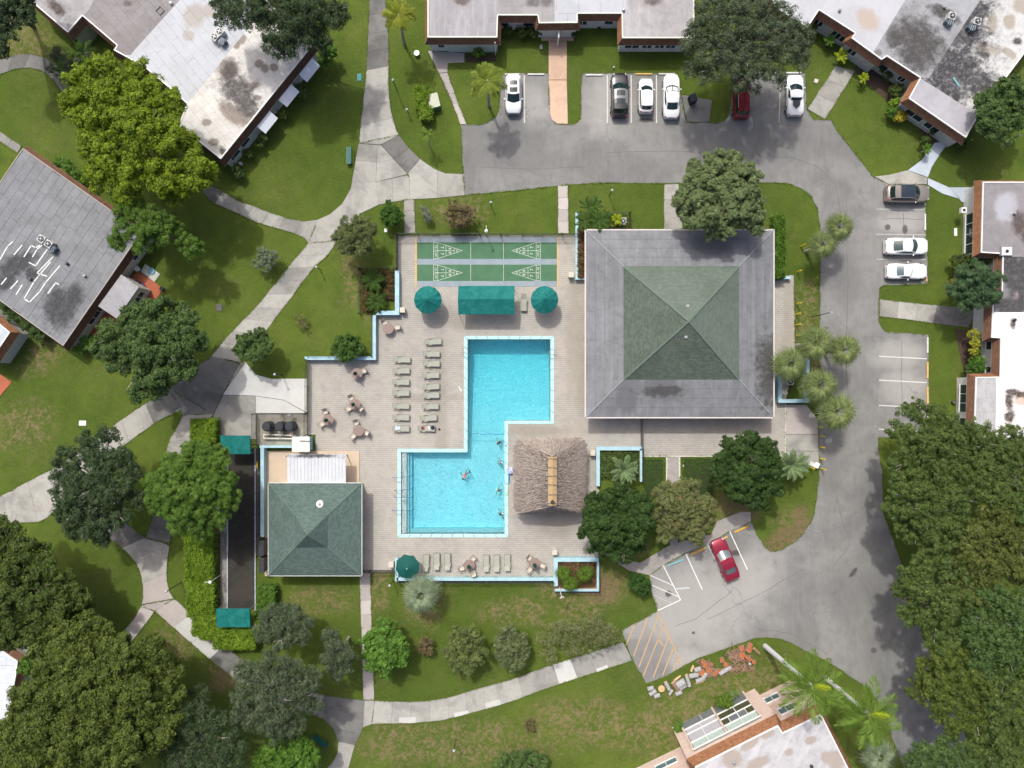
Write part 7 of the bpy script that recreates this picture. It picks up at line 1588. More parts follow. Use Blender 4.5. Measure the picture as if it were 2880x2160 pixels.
tree('grey wispy oak at the bottom beside the huge olive tree', [(560, 2010, 60), (620, 2050, 60), (520, 2090, 62), (600, 2120, 66, .3), (660, 2100, 44), (540, 2160, 56), (480, 2130, 40), (640, 2160, 50), (480, 1990, 36, -1), (560, 1950, 34, -1)], DKG, 6.5, 21, clump=.6, leaf=.12, m=40, bark=BARKL, asp=.28, dens=.9)
tree('grey-green oak with pale branches between the hedge and the walk', [(780, 1870, 50), (720, 1900, 56), (820, 1890, 52), (700, 1960, 54, .3), (780, 1960, 66, .8), (850, 1950, 52), (880, 1900, 34, -.4), (740, 2020, 52), (820, 2030, 46), (680, 2010, 34), (780, 2060, 30, -.6), (880, 1980, 28, -.5), (690, 1880, 30, -.3)], OAKT, 7.0, 22, clump=.55, leaf=.11, m=48, bark=BARKL, asp=.32, dens=1.0)
tree('smaller grey-green oak right below the bath house', [(770, 1740, 46), (810, 1720, 38), (790, 1780, 50, .4), (840, 1750, 42), (740, 1780, 36), (850, 1790, 26), (750, 1720, 24)], OAKT, 5.5, 23, clump=.5, leaf=.11, m=48, bark=BARKL, asp=.32)
tree('grey-green oak closest to the pale walk', [(930, 1790, 32), (950, 1830, 42, .3), (970, 1870, 34), (930, 1860, 34), (985, 1840, 22), (945, 1890, 24, -.4)], OAKT, 5.0, 24, clump=.5, leaf=.11, m=48, bark=BARKL, asp=.32)
tree('bright green tree at the bottom edge left of the path fork', [(800, 2100, 46), (850, 2090, 40), (760, 2140, 50), (830, 2150, 56), (880, 2130, 30), (740, 2180, 40)], BRG, 4.5, 25, clump=.42, leaf=.12)
# right hand wood
RB = [(('upper left tree of the right wood, reaching over the parking bays'), [(2560, 1150, 34, -1), (2600, 1170, 40), (2520, 1210, 32, -1), (2560, 1240, 52), (2640, 1200, 56, .4), (2620, 1270, 66, .6), (2700, 1230, 60, .5), (2540, 1300, 50), (2690, 1310, 62, .4), (2760, 1230, 46, -.3)], RIGHTG, 31),
      (('upper right tree of the right wood, over the white roof end'), [(2830, 1240, 50, -.5), (2800, 1290, 62), (2870, 1310, 66, .4), (2770, 1360, 66, .5), (2850, 1400, 74, .6), (2900, 1270, 50), (2900, 1380, 50)], RIGHTG, 32),
      (('second tree down on the left of the right wood'), [(2540, 1370, 50), (2600, 1350, 62, .4), (2520, 1430, 46, -.5), (2590, 1430, 70, .6), (2680, 1400, 66, .5), (2550, 1490, 46, -.4), (2640, 1500, 66, .4), (2700, 1480, 50)], RIGHTG, 33),
      (('orange tinted tree in the heart of the right wood'), [(2780, 1470, 66, .5), (2850, 1520, 70, .4), (2740, 1550, 70, .6), (2810, 1600, 74, .6), (2890, 1460, 50), (2890, 1620, 56), (2730, 1640, 60)], ORG, 34),
      (('tree of the right wood leaning farthest over the road'), [(2560, 1620, 46, -.4), (2530, 1660, 36, -.8), (2600, 1650, 60, .4), (2560, 1720, 44, -.6), (2640, 1720, 66, .5), (2680, 1600, 56, .3), (2600, 1570, 44), (2650, 1790, 54), (2700, 1680, 56)], RIGHTG, 35),
      (('dark green tree by the right edge of the wood'), [(2790, 1700, 70, .5), (2860, 1720, 72, .4), (2760, 1790, 66, .4), (2840, 1820, 74, .5), (2900, 1800, 50), (2780, 1870, 60)], MIDG, 36),
      (('lower left tree of the right wood beside the road bend'), [(2600, 1880, 44, -.5), (2660, 1860, 58, .3), (2580, 1940, 40, -.6), (2640, 1950, 60, .4), (2710, 1930, 66, .5), (2680, 2020, 56, .2), (2740, 2010, 60)], OLV, 37),
      (('lower right tree of the right wood at the frame edge'), [(2800, 1960, 70, .5), (2870, 1930, 70, .4), (2820, 2050, 72, .5), (2890, 2040, 56), (2760, 2090, 56), (2850, 2130, 66)], RIGHTG, 38),
      (('bright green tree at the bottom edge under the right wood'), [(2600, 2120, 46), (2660, 2100, 46), (2630, 2160, 50), (2700, 2150, 50), (2760, 2160, 46), (2560, 2140, 30, -.5)], MIDG, 39)]
for lab, bl, m_, sd in RB: tree(lab, bl, m_, 8.5, sd, clump=.42, leaf=.085, m=46, dens=.9, group='trees of the right wood', bark=BARKL, push=1.07)
tree('thin grey-green oak over the parked red SUV at the top', [(1960, 100, 48), (2000, 40, 56), (1990, 150, 50), (2060, 80, 70, .5), (2050, 10, 60), (2120, 30, 66, .4), (2130, 110, 66, .4), (2190, 60, 62), (2200, 140, 52), (2250, 170, 34, -.5), (2060, 170, 50), (2130, 190, 50), (1950, 190, 30, -.8), (1995, 210, 38, -.5), (2080, 230, 30, -.9), (2180, 215, 38, -.6), (2235, 90, 40), (2260, 110, 30), (2120, 250, 22, -1.2), (1935, 130, 28)], OAKT, 8.0, 40, clump=.6, leaf=.11, m=44, dens=.95, bark=BARKL, asp=.32, limb_r=1.1)
tree('rounded silvery green tree over the clubhouse top edge', [(2015, 460, 40), (1960, 500, 52), (2070, 490, 56), (2110, 500, 34, -.3), (2010, 520, 62, .6), (1930, 560, 44), (2070, 560, 66, .6), (1990, 590, 62, .4), (2120, 560, 34), (2110, 610, 44), (1960, 620, 40), (2040, 630, 42), (1930, 600, 28, -.4), (2130, 640, 22, -.5), (2005, 650, 24, -.5), (2060, 450, 26, -.3)], PALG, 6.5, 41, clump=.42, leaf=.115, m=60, dens=1.1)
tree('very dark round tree right below the tiki hut', [(1690, 1420, 50), (1740, 1400, 48), (1790, 1420, 46), (1700, 1480, 62, .5), (1770, 1480, 62, .5), (1660, 1450, 34), (1810, 1470, 34), (1740, 1540, 46), (1690, 1530, 34), (1790, 1530, 34), (1650, 1490, 26)], DEEP, 4.0, 42, clump=.42, leaf=.12, m=60, dens=1.1)
tree('dark green tree right of the brick walk below the clubhouse', [(2060, 1260, 42), (2110, 1250, 40), (2150, 1280, 46), (2050, 1320, 48), (2110, 1330, 62, .5), (2160, 1340, 44), (2080, 1380, 48), (2130, 1400, 40), (2030, 1290, 24), (2180, 1310, 24), (2180, 1370, 26)], DEEP, 4.5, 43, clump=.42, leaf=.12, m=60, dens=1.1)
tree('olive fuzzy tree with red blossom above the brick entrance', [(1870, 1390, 42), (1930, 1380, 44), (1900, 1430, 56, .4), (1960, 1430, 48), (1860, 1450, 34), (1920, 1480, 48), (1970, 1470, 34), (1990, 1420, 24), (1870, 1500, 28), (1960, 1510, 28)], L((.065, .080, .030), (.15, .165, .065), (.45, .06, .07)), 3.6, 44, clump=.4, leaf=.10, m=48, dens=1.0)
tree('green tree at the right edge beside the L-shaped house', [(2760, 290, 30), (2800, 270, 46), (2850, 260, 50), (2790, 330, 48), (2840, 330, 50), (2800, 380, 30), (2880, 290, 44), (2770, 350, 26), (2830, 395, 16)], MIDG, 5.0, 45, clump=.45, leaf=.12, m=56)
tree('teal-green round tree beside the right house walk', [(2710, 770, 30), (2750, 760, 34), (2740, 800, 50, .4), (2690, 810, 30), (2790, 790, 34), (2720, 850, 34), (2770, 840, 36), (2795, 830, 22)], TEALG, 4.5, 46, clump=.42, leaf=.11, m=60, asp=.3, dens=1.1)
tree('wispy olive tree above the west lawn by the planter', [(975, 640, 34), (1010, 630, 36), (960, 670, 34), (1010, 680, 44, .3), (1040, 650, 28), (1030, 700, 24), (980, 700, 24)], L((.055, .075, .028), (.13, .16, .06)), 3.6, 47, clump=.42, leaf=.11, m=48, asp=.3)
tree('small dark tree on the pale plaza corner', [(700, 960, 34), (730, 950, 26), (680, 985, 26), (710, 1000, 30), (740, 985, 24), (755, 970, 14)], MIDG, 3.2, 48, clump=.38, leaf=.11, m=50, dens=1.1)
tree('round dark bush on the lawn left of the loungers', [(975, 965, 32), (955, 985, 24), (995, 985, 26), (975, 1000, 24), (1000, 965, 16)], L((.025, .06, .010), (.075, .14, .03)), 1.6, 49, name='bush', clump=.3, leaf=.09, m=44, trunk=False, cat='bush', dens=1.2)
tree('round clipped topiary above the court walk', [(1100, 596, 30), (1090, 610, 22), (1112, 608, 22), (1100, 620, 18)], L((.022, .06, .008), (.06, .13, .02)), 1.7, 50, name='topiary', clump=.24, leaf=.06, m=50, trunk=False, cat='bush', dens=1.4)
tree('oval clipped topiary beside the hatched bay', [(1800, 1640, 32), (1788, 1628, 18), (1812, 1655, 20)], L((.018, .05, .010), (.045, .10, .02)), 1.2, 51, name='topiary', clump=.24, leaf=.06, m=50, trunk=False, cat='bush', dens=1.4)
tree('sparse bronze shrub above the left shuffleboard lane', [(1290, 590, 34), (1270, 610, 26), (1310, 610, 26), (1290, 625, 24), (1320, 590, 16)], BRZ, 1.8, 52, name='shrub', clump=.4, leaf=.09, m=30, trunk=True, cat='shrub', dens=.7)
tree('small grey shrub beside the topiary walk', [(1197, 598, 16), (1205, 612, 12), (1190, 585, 10)], L((.09, .11, .09), (.18, .21, .18)), 1.0, 53, name='shrub', clump=.28, leaf=.08, m=26, cat='shrub', dens=.7)
tree('pale grey-green shrub alone on the shaded left lawn', [(745, 715, 22), (760, 735, 22), (730, 735, 20), (770, 715, 14), (748, 755, 14)], L((.08, .11, .07), (.17, .21, .14)), 1.6, 54, name='shrub', clump=.38, leaf=.09, m=34, cat='shrub', dens=.8)
tree('tiny bare brown shrub above the round bush', [(845, 900, 18), (855, 915, 14)], L((.10, .09, .04), (.17, .16, .08)), .8, 55, name='shrub', clump=.3, leaf=.07, m=18, cat='shrub', dens=.6)
tree('large-leaved light green tree beside the pale walk', [(1080, 1770, 34), (1050, 1800, 34), (1110, 1800, 38), (1080, 1840, 46, .3), (1050, 1860, 30), (1120, 1850, 30), (1085, 1885, 26), (1135, 1825, 16), (1040, 1835, 20)], L((.038, .095, .012), (.11, .21, .035), (.18, .28, .08)), 3.2, 56, clump=.42, leaf=.20, m=24, asp=.45, dens=1.1)
tree('small bronze shrub between the light green tree and olive shrubs', [(1195, 1810, 24), (1185, 1825, 16), (1205, 1828, 16)], BRZ, 1.2, 57, name='shrub', clump=.3, leaf=.08, m=30, cat='shrub', dens=.9)
tree('olive shrub left of the pink flowering one', [(1290, 1790, 38), (1330, 1800, 36), (1310, 1840, 48), (1270, 1830, 30), (1350, 1840, 26), (1320, 1880, 24), (1290, 1870, 24)], L((.055, .075, .022), (.13, .165, .055)), 2.6, 58, name='shrub', clump=.4, leaf=.10, m=44, cat='shrub', dens=.95)
tree('flowering shrub with pinkish white blossom above the bottom walk', [(1430, 1780, 32), (1460, 1800, 30), (1440, 1830, 40), (1405, 1810, 24), (1450, 1865, 24), (1415, 1850, 24), (1475, 1830, 18)], PNK, 2.4, 59, name='shrub', clump=.38, leaf=.10, m=44, cat='shrub', dens=.95)
tree('sparse airy shrub left of the orange hatched bay', [(1530, 1790, 34), (1580, 1770, 40), (1640, 1770, 44), (1700, 1780, 40), (1600, 1820, 34), (1660, 1810, 34), (1550, 1840, 26), (1735, 1790, 22), (1680, 1745, 28)], L((.09, .10, .045), (.17, .18, .09)), 2.4, 60, name='shrub', clump=.5, leaf=.08, m=14, cat='shrub', dens=1.0, limbs=False)
tree('small brown shrub alone on the bottom lawn', [(1485, 2035, 16), (1490, 2048, 12)], BRZ, .8, 61, name='shrub', clump=.28, leaf=.07, m=26, cat='shrub', dens=.8)
tree('dark green shrub at the bottom edge of the lawn', [(1430, 2140, 34), (1480, 2135, 34), (1520, 2145, 24), (1410, 2160, 30), (1460, 2165, 36)], MIDG, 1.8, 62, name='shrub', clump=.38, leaf=.11, cat='shrub')
tree('round green shrub against the pink house balcony', [(2035, 1968, 20), (2045, 1978, 16), (2025, 1975, 14)], L((.04, .08, .006), (.11, .17, .02)), 1.6, 63, name='shrub', clump=.28, leaf=.08, cat='shrub', dens=1.2)
tree('pale leafy shrub right of the balcony shrub', [(2060, 1955, 12), (2072, 1948, 9)], L((.08, .13, .04), (.18, .24, .09)), 1.3, 64, name='shrub', clump=.25, leaf=.08, m=24, cat='shrub')
tree('green shrub at the left end of the balconies', [(1908, 2045, 14), (1915, 2056, 12)], BRG, 1.0, 65, name='shrub', clump=.25, leaf=.08, cat='shrub')
tree('yellow variegated shrub beside the right house wall', [(2740, 940, 16), (2745, 965, 16), (2740, 990, 12)], L((.12, .15, .015), (.36, .34, .04)), 1.6, 66, name='shrub', clump=.28, leaf=.09, m=30, cat='shrub')
tree('green shrub below the yellow variegated one', [(2745, 1000, 16), (2755, 1015, 14), (2740, 1018, 12)], BRG, 1.2, 67, name='shrub', clump=.28, leaf=.08, cat='shrub')
tree('dark clipped bush at the right house notch', [(2735, 1035, 18), (2755, 1035, 18), (2745, 1045, 14)], L((.022, .06, .008), (.06, .13, .02)), 1.4, 68, name='bush', clump=.25, leaf=.07, m=46, cat='bush', trunk=False, dens=1.3)
tree('dark shrubs in the corner of the right house porch', [(2690, 735, 18), (2715, 730, 16), (2740, 730, 18), (2770, 735, 16), (2695, 755, 14)], DKB, 1.4, 69, name='shrub', clump=.3, leaf=.08, cat='shrub')
tree('orange-yellow shrub left of the teal-green tree', [(2690, 765, 10), (2685, 790, 10), (2700, 760, 9)], L((.14, .10, .015), (.35, .22, .04)), 1.0, 70, name='shrub', clump=.24, leaf=.07, cat='shrub', m=30)
tree('pale olive shrub mass at the top left corner palms', [(170, 160, 30), (210, 190, 30), (250, 170, 26), (190, 215, 24), (150, 195, 18)], OAKT, 2.6, 71, name='shrub', clump=.45, leaf=.12, m=34, asp=.25, cat='shrub', dens=.8)
tree('bright green shrub beside the orange edge of the grey house', [(165, 460, 16), (185, 465, 18), (200, 480, 16), (230, 500, 26), (205, 495, 16)], BRG, 1.5, 72, name='shrub', clump=.3, leaf=.09, cat='shrub')
tree('green corner bush beside the long dark-edged house roof', [(905, 130, 24), (925, 150, 24), (910, 165, 18), (938, 140, 16)], BRG, 1.8, 73, name='bush', clump=.35, leaf=.12, m=34, cat='bush')
for i, (x, y, r_) in enumerate(((848, 255, 20), (790, 320, 14), (740, 385, 12), (728, 405, 10), (665, 480, 18), (695, 430, 12))):
    tree(f'dark garden shrub, {ORD[i]} in the bed along the awning side', [(x, y, r_), (x + r_ * .6, y + r_ * .5, r_ * .7)], DKB if i % 2 else MIDG, 1.0, 80 + i, name='shrub', clump=.28, leaf=.08, m=34, cat='shrub', group='shrubs in the bed of the long house')
for i, (x, y, r_, lab) in enumerate(((20, 860, 26, 'upper left'), (50, 885, 26, 'middle left'), (75, 910, 20, 'lower'), (110, 940, 24, 'right'), (100, 920, 20, 'centre'))):
    tree(f'dark green {lab} shrub in the strip below the grey house', [(x, y, r_), (x + 10, y - 8, r_ * .7)], MIDG, 1.2, 90 + i, name='shrub', clump=.32, leaf=.09, m=34, cat='shrub', group='shrubs below the grey house')
for i, (x, y, r_, m_, lab) in enumerate(((2480, 190, 14, DKB, 'at the entrance'), (2500, 210, 14, DKB, 'below the entrance'), (2520, 255, 18, DKB, 'under the corner window'), (2518, 290, 14, HEDG, 'bright, at the porch corner'), (2505, 320, 18, BRG, 'left of the flower bed'), (2530, 330, 16, L((.16, .14, .015), (.40, .34, .03)), 'yellow, by the porch'), (2600, 395, 12, DKB, 'at the end of the bed'), (2620, 370, 10, MIDG, 'by the blue walk'), (2700, 410, 16, DKB, 'right of the blue walk'), (2285, 75, 12, BRG, 'under the first window'))):
    tree(f'garden shrub of the L-shaped house {lab}', [(x, y, r_), (x + r_ * .5, y - r_ * .3, r_ * .7)], m_, .9, 100 + i, name='shrub', clump=.26, leaf=.08, m=34, cat='shrub', group='shrubs of the L-shaped house')
for i, (x, y, r_, lab) in enumerate(((1425, 86, 14, 'left end'), (1470, 90, 18, 'middle'), (1500, 92, 16, 'right end'), (1612, 96, 8, 'beside the peach patio'), (1345, 148, 14, 'by the ribbed shutters'), (1412, 88, 10, 'leftmost small one'))):
    tree(f'dark shrub at the top centre house, {lab}', [(x, y, r_), (x + r_ * .7, y, r_ * .7)], DKB if i != 4 else BRG, .9, 120 + i, name='shrub', clump=.26, leaf=.07, m=40, cat='shrub', group='shrubs of the top centre house')

# ---- hedges: boxes filled with leaves
def hedge(label, rects, h, mat, seed, leaf=.09, dens=330, lump=.12, kind=None):
    rng = np.random.default_rng(seed); p0 = W(rects[0][0], rects[0][1]); root = thing('hedge', label, 'hedge', (p0.x, p0.y, 0)); Cs = []; Ns = []
    for (x0, y0, x1, y1) in rects:
        a, b = W(x0, y0, h), W(x1, y1, h); w_, l_ = b.x - a.x, a.y - b.y; n_ = int(dens * (w_ * l_ + (w_ + l_) * h * .8))
        q = rng.random((n_, 3)); side_ = rng.random(n_)
        q[:, 2] = 1; s1 = side_ < .25; q[s1, 2] = rng.random(s1.sum()); ax = rng.random(n_) < .5; q[s1 & ax, 0] = np.round(q[s1 & ax, 0]); q[s1 & ~ax, 1] = np.round(q[s1 & ~ax, 1])
        C = np.stack([a.x + q[:, 0] * w_, b.y + q[:, 1] * l_, q[:, 2] * h], 1)
        bump_ = np.sin(C[:, 0] * 5.1 + 1.3 * np.sin(C[:, 1] * 3.7)) * np.sin(C[:, 1] * 4.3 + 1.1 * np.sin(C[:, 0] * 2.9)) * lump
        C[:, 2] += bump_ + rng.normal(0, .06, n_); C[:, :2] += rng.normal(0, .07, (n_, 2)); Cs.append(C); Ns.append(np.stack([(q[:, 0] - .5) * .8, (q[:, 1] - .5) * .8, np.full(n_, .9)], 1) + rng.normal(0, .6, (n_, 3)))
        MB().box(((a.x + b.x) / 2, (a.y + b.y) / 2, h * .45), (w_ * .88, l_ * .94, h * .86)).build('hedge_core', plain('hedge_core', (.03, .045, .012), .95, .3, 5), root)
    C = np.concatenate(Cs); N = np.concatenate(Ns); C = C[:, :] - np.array([p0.x, p0.y, 0]); V = leaves(C, N, leaf * rng.uniform(.6, 1.3, len(C)), .55, rng); TRI[0] += len(V)
    o = bpy.data.objects.new('foliage', fast_mesh('foliage', V, 3, mat)); COL.objects.link(o); o.parent = root; return root
hedge('bright green L-shaped hedge wrapping the dark bowling strip', [(520, 1505, 598, 1640), (525, 1640, 600, 1735), (540, 1735, 606, 1790), (560, 1768, 730, 1800), (600, 1800, 715, 1826), (712, 1748, 740, 1800)], 1.5, HEDG, 5)
hedge('bright green block hedge at the top of the bowling strip', [(535, 1180, 605, 1240)], 1.5, HEDG, 6)
hedge('short green hedge below the bath house corner', [(724, 1650, 772, 1700), (722, 1700, 760, 1740)], 1.3, BRG, 7)
hedge('bright narrow hedge beside the pale green cabinet', [(1165, 242, 1205, 278), (1168, 278, 1200, 305), (1180, 300, 1215, 335)], 1.2, HEDG, 8)
hedge('tall mixed hedge with red leaves right of the clubhouse', [(2178, 605, 2208, 780)], 1.4, L((.03, .07, .008), (.10, .19, .02), (.35, .10, .06)), 9)
hedge('narrow green and red planting left of the clubhouse', [(1626, 650, 1644, 780)], .8, L((.05, .05, .02), (.20, .10, .06), (.30, .14, .10)), 10, dens=300)
hedge('low green ground planting inside the silver palm planter', [(1686, 1270, 1796, 1345)], .35, L((.03, .06, .012), (.09, .14, .03), (.22, .10, .05)), 12, dens=180)
BRONZE = L((.06, .035, .018), (.20, .10, .055), (.32, .18, .12))
hedge('bronze leaved ground planting in the lower right planter', [(1572, 1578, 1672, 1648)], .4, BRONZE, 13, dens=230)
hedge('bronze and green ground planting in the left planter', [(1018, 762, 1112, 800), (1018, 800, 1060, 874), (1080, 800, 1112, 840)], .5, L((.05, .04, .016), (.14, .085, .035), (.30, .14, .05)), 14, dens=230)
hedge('low planting with flowers above the clubhouse corner', [(1690, 610, 1768, 640)], .6, L((.04, .07, .01), (.14, .17, .03), (.4, .1, .06)), 15, dens=230)
hedge('dark green lawn-side planting left of the brick walk', [(1812, 1290, 1868, 1400)], .12, L((.03, .08, .008), (.06, .15, .015)), 16, dens=200, leaf=.05)
hedge('dark green low planting right of the brick walk', [(1918, 1288, 2010, 1400)], .12, L((.03, .08, .008), (.06, .15, .015)), 17, dens=200, leaf=.05)

# ---- palms
def frond_mesh(name, L_, droop, nleaf, ll, mat, wd=.035, up=.35, rng=None, fold=.35):
    """feather frond along +x: midrib with leaflets"""
    rng = rng or np.random.default_rng(1); V = []; F = []
    def pt(t): return np.array([L_ * (t - .12 * t * t), 0, up * L_ * t - droop * L_ * t * t])
    n_ = 0
    for i in range(8):
        a, b = pt(i / 8), pt((i + 1) / 8); w_ = .03 * (1 - i / 10); V += [a + [0, -w_, .02], b + [0, -w_ * .85, .02], b + [0, w_ * .85, .02], a + [0, w_, .02]]; F.append((n_, n_ + 1, n_ + 2, n_ + 3)); n_ += 4
    for i in range(nleaf):
        t = .12 + .88 * i / nleaf; c = pt(t); l = ll * math.sin(math.pi * min(1, .18 + t * .80)) ** .7 * rng.uniform(.85, 1.1)
        for s in (-1, 1):
            an = math.radians(58 - 28 * t) + rng.normal(0, .15); d = np.array([math.cos(an), s * math.sin(an), -fold + rng.normal(0, .12)]); e = c + d * l; k = np.array([math.sin(an), -s * math.cos(an), .25]) * wd
            m_ = c + d * l * .5 + [0, 0, .04]; V += [c - k * .5, m_ - k, e, m_ + k]; F.append((n_, n_ + 1, n_ + 2, n_ + 3)); n_ += 4
    me = bpy.data.meshes.new(name); me.from_pydata([tuple(v) for v in V], [], F); me.materials.append(mat); return me
def fan_mesh(name, pet, r, nseg, mat, rng, split=.42, droop=.25):
    """fan frond along +x: petiole then pleated fan with free tips"""
    V = []; F = []; n_ = 0; base = np.array([pet, 0, pet * .45])
    V += [np.array([0, -.02, 0]), np.array([0, .02, 0]), base + [0, .018, 0], base + [0, -.018, 0]]; F.append((0, 1, 2, 3)); n_ = 4
    for i in range(nseg):
        a = math.radians(-115 + 230 * (i + .5) / nseg); rr = r * rng.uniform(.88, 1.08) * (1 - .12 * abs(a) / 2); hw = math.radians(230 / nseg * .42)
        f = lambda an, q, dz=0: base + np.array([math.cos(an) * q, math.sin(an) * q, -droop * q * q / r + dz + .12 * q])
        V += [base, f(a - hw, rr * split), f(a, rr * split * 1.05, .03), f(a + hw, rr * split), f(a + rng.normal(0, .05), rr, -.12 * r)]; F += [(n_, n_ + 1, n_ + 2), (n_, n_ + 2, n_ + 3), (n_ + 1, n_ + 4, n_ + 2), (n_ + 2, n_ + 4, n_ + 3)]; n_ += 5
    me = bpy.data.meshes.new(name); me.from_pydata([tuple(v) for v in V], [], F); me.materials.append(mat); return me
PALMY = L((.10, .13, .012), (.25, .28, .03), n='frond'); PALMD = L((.025, .060, .012), (.085, .15, .03), n='frond'); PALMN = L((.05, .10, .012), (.14, .22, .035), n='frond'); SABAL = L((.065, .095, .035), (.22, .27, .11), n='frond'); SILV = L((.12, .16, .10), (.26, .32, .22), n='frond'); DATE = L((.09, .14, .07), (.20, .28, .14), n='frond'); YELF = L((.16, .22, .01), (.30, .36, .025), n='frond'); DRYF = L((.20, .12, .04), (.38, .24, .09), n='frond')
def palm(label, crown_px, base_px, z, meshes, nf, seed, tilt=(.05, .6), trunk_r=.13, barkm=BARKL, scale=1.0, name='palm', accent=None, group=None, shaft=None):
    rr = random.Random(seed); c = W(crown_px[0], crown_px[1], z); b = W(*base_px) if base_px else W(crown_px[0], crown_px[1], z); b = Vector((b.x, b.y, 0)); root = thing(name, label, 'palm', b, group)
    if z > .5:
        MB().tube([tuple(b), tuple(b.lerp(c, .5) + Vector((.03, 0, 0))), tuple(c)], [trunk_r * 1.25, trunk_r, trunk_r * .85], 10).build('trunk', barkm, root)
        if shaft: MB().tube([tuple(b.lerp(c, .86)), tuple(c + Vector((0, 0, .1)))], [trunk_r * 1.05, trunk_r * .7], 10).build('crown_shaft', shaft, root)
    for i in range(nf):
        me = meshes[rr.randrange(len(meshes))]
        if accent and i < accent[1]: me = accent[0]
        o = bpy.data.objects.new('frond', me); COL.objects.link(o); o.parent = root; o.location = c - b + Vector((0, 0, .05 * rr.random()))
        az = 2 * math.pi * (i * .382 + rr.uniform(-.04, .04)); t_ = i / max(1, nf - 1); el = tilt[0] + (tilt[1] - tilt[0]) * (1 - t_)
        o.rotation_euler = (rr.uniform(-.15, .15), -el * .9, az); s = scale * rr.uniform(.88, 1.08) * (.82 + .18 * t_); o.scale = (s, s, s)
    return root
rg = np.random.default_rng(5)
FY = [frond_mesh('frond_a', 2.2, .55, 50, .75, PALMY, .028, .45, rg) for _ in range(2)]; FROY = [frond_mesh('frond_b', 3.3, .50, 44, .95, PALMN, .030, .40, rg) for _ in range(2)]; FROYD = [frond_mesh('frond_c', 3.3, .55, 46, .85, PALMD, .05, .42, rg)]
FD = [frond_mesh('frond_d', 1.7, .55, 24, .42, PALMD, .045, .40, rg) for _ in range(2)]; FDATE = [frond_mesh('frond_e', 2.3, .38, 40, .50, DATE, .035, .30, rg, .15) for _ in range(2)]; FYOU = [frond_mesh('frond_f', 1.1, .45, 14, .35, PALMN, .035, .40, rg)]; FYEL = frond_mesh('frond_g', 2.0, .1, 34, .55, YELF, .05, .2, rg); FNEW = [frond_mesh('frond_h', 1.0, .4, 18, .35, YELF, .04, .40, rg), frond_mesh('frond_i', 1.1, .4, 18, .35, BRG, .04, .40, rg)]
FANS = [fan_mesh('fan_a', .55, 1.15, 22, SABAL, rg) for _ in range(3)]; FANV = [fan_mesh('fan_b', .65, 1.25, 22, SILV, rg) for _ in range(3)]; FANSM = [fan_mesh('fan_c', .3, .6, 18, PALMN, rg) for _ in range(2)]; FDRY = fan_mesh('fan_d', .5, .9, 18, DRYF, rg)
royal = plain('green_crown_shaft', (.12, .22, .05), .5, .1); PALEB = plain('white_palm_bark', (.55, .55, .56), .85, .12, 4)
palm('yellow-green feather palm at the top beside the long path', (1121, 43), (1137, 124), 5.8, FY, 15, 1, (-.25, .55), .14, shaft=royal)
palm('feather palm beside the white panoramic SUV', (1371, 226), (1375, 298), 6.3, [frond_mesh('frond_j', 2.3, .5, 54, .8, L((.08, .12, .015), (.20, .25, .035), n='frond'), .026, .42, rg)], 14, 2, (-.25, .5), .14, shaft=royal)
palm('young small feather palm on the lawn by the parking lot', (1201, 380), (1210, 415), 2.6, FYOU, 8, 3, (-.1, .6), .05)
palm('left royal palm over the pink house, its pale trunk crossing the lawn', (2283, 1930), (2152, 1817), 11.0, FROY, 15, 4, (-.15, .5), .24, PALEB, shaft=royal, accent=(FYEL, 1), scale=1.28)
palm('right royal palm beside the road at the bottom', (2442, 2008), (2322, 1907), 8.8, FROY, 15, 5, (-.15, .5), .24, PALEB, shaft=royal, accent=(FYEL, 1), scale=1.22)
palm('bluish fan palm under the right royal palm', (2470, 2125), (2440, 2100), 3.0, FANV, 26, 6, (-.4, .7), .16, scale=1.25)
palm('dark feather palm at the clubhouse corner, upper of three', (1662, 582), None, 2.6, FD, 12, 7, (-.15, .5), .08, group='dark palms at the clubhouse corner')
palm('dark feather palm at the clubhouse corner, left of three', (1645, 622), None, 2.6, FD, 12, 8, (-.15, .5), .08, group='dark palms at the clubhouse corner', scale=.85)
palm('dark feather palm at the clubhouse corner, right of three', (1687, 620), None, 2.8, FD, 13, 9, (-.15, .5), .08, group='dark palms at the clubhouse corner')
palm('silver-green date palm in the planter right of the tiki hut', (1757, 1322), None, 2.2, FDATE, 26, 10, (-.15, .85), .22, scale=.86)
palm('silver-green date palm beside the concrete near the bollards', (2228, 1308), None, 2.4, FDATE, 28, 11, (-.15, .85), .24, scale=1.0)
palm('silver fan palm below the open green umbrella', (1186, 1672), (1176, 1655), 3.4, FANV, 34, 12, (-.5, .7), .18, scale=1.35)
for i, (x, y, s_, z, lab) in enumerate(((2360, 640, .85, 4.5, 'upper right one of the upper pair'), (2312, 688, .85, 4.0, 'lower left one of the upper pair'), (2292, 965, 1.05, 4.6, 'top of the lower group'), (2372, 985, .95, 4.6, 'rightmost of the lower group'), (2220, 1025, 1.0, 4.0, 'leftmost, touching the clubhouse roof'), (2302, 1085, 1.05, 4.4, 'in the middle of the lower group'), (2352, 1157, 1.1, 4.6, 'lowest, over the road edge'))):
    palm(f'sabal fan palm right of the clubhouse, {lab}', (x, y), None, z, FANS, 24, 20 + i, (-.5, .75), .17, group='sabal palms right of the clubhouse', scale=s_ * 1.38)
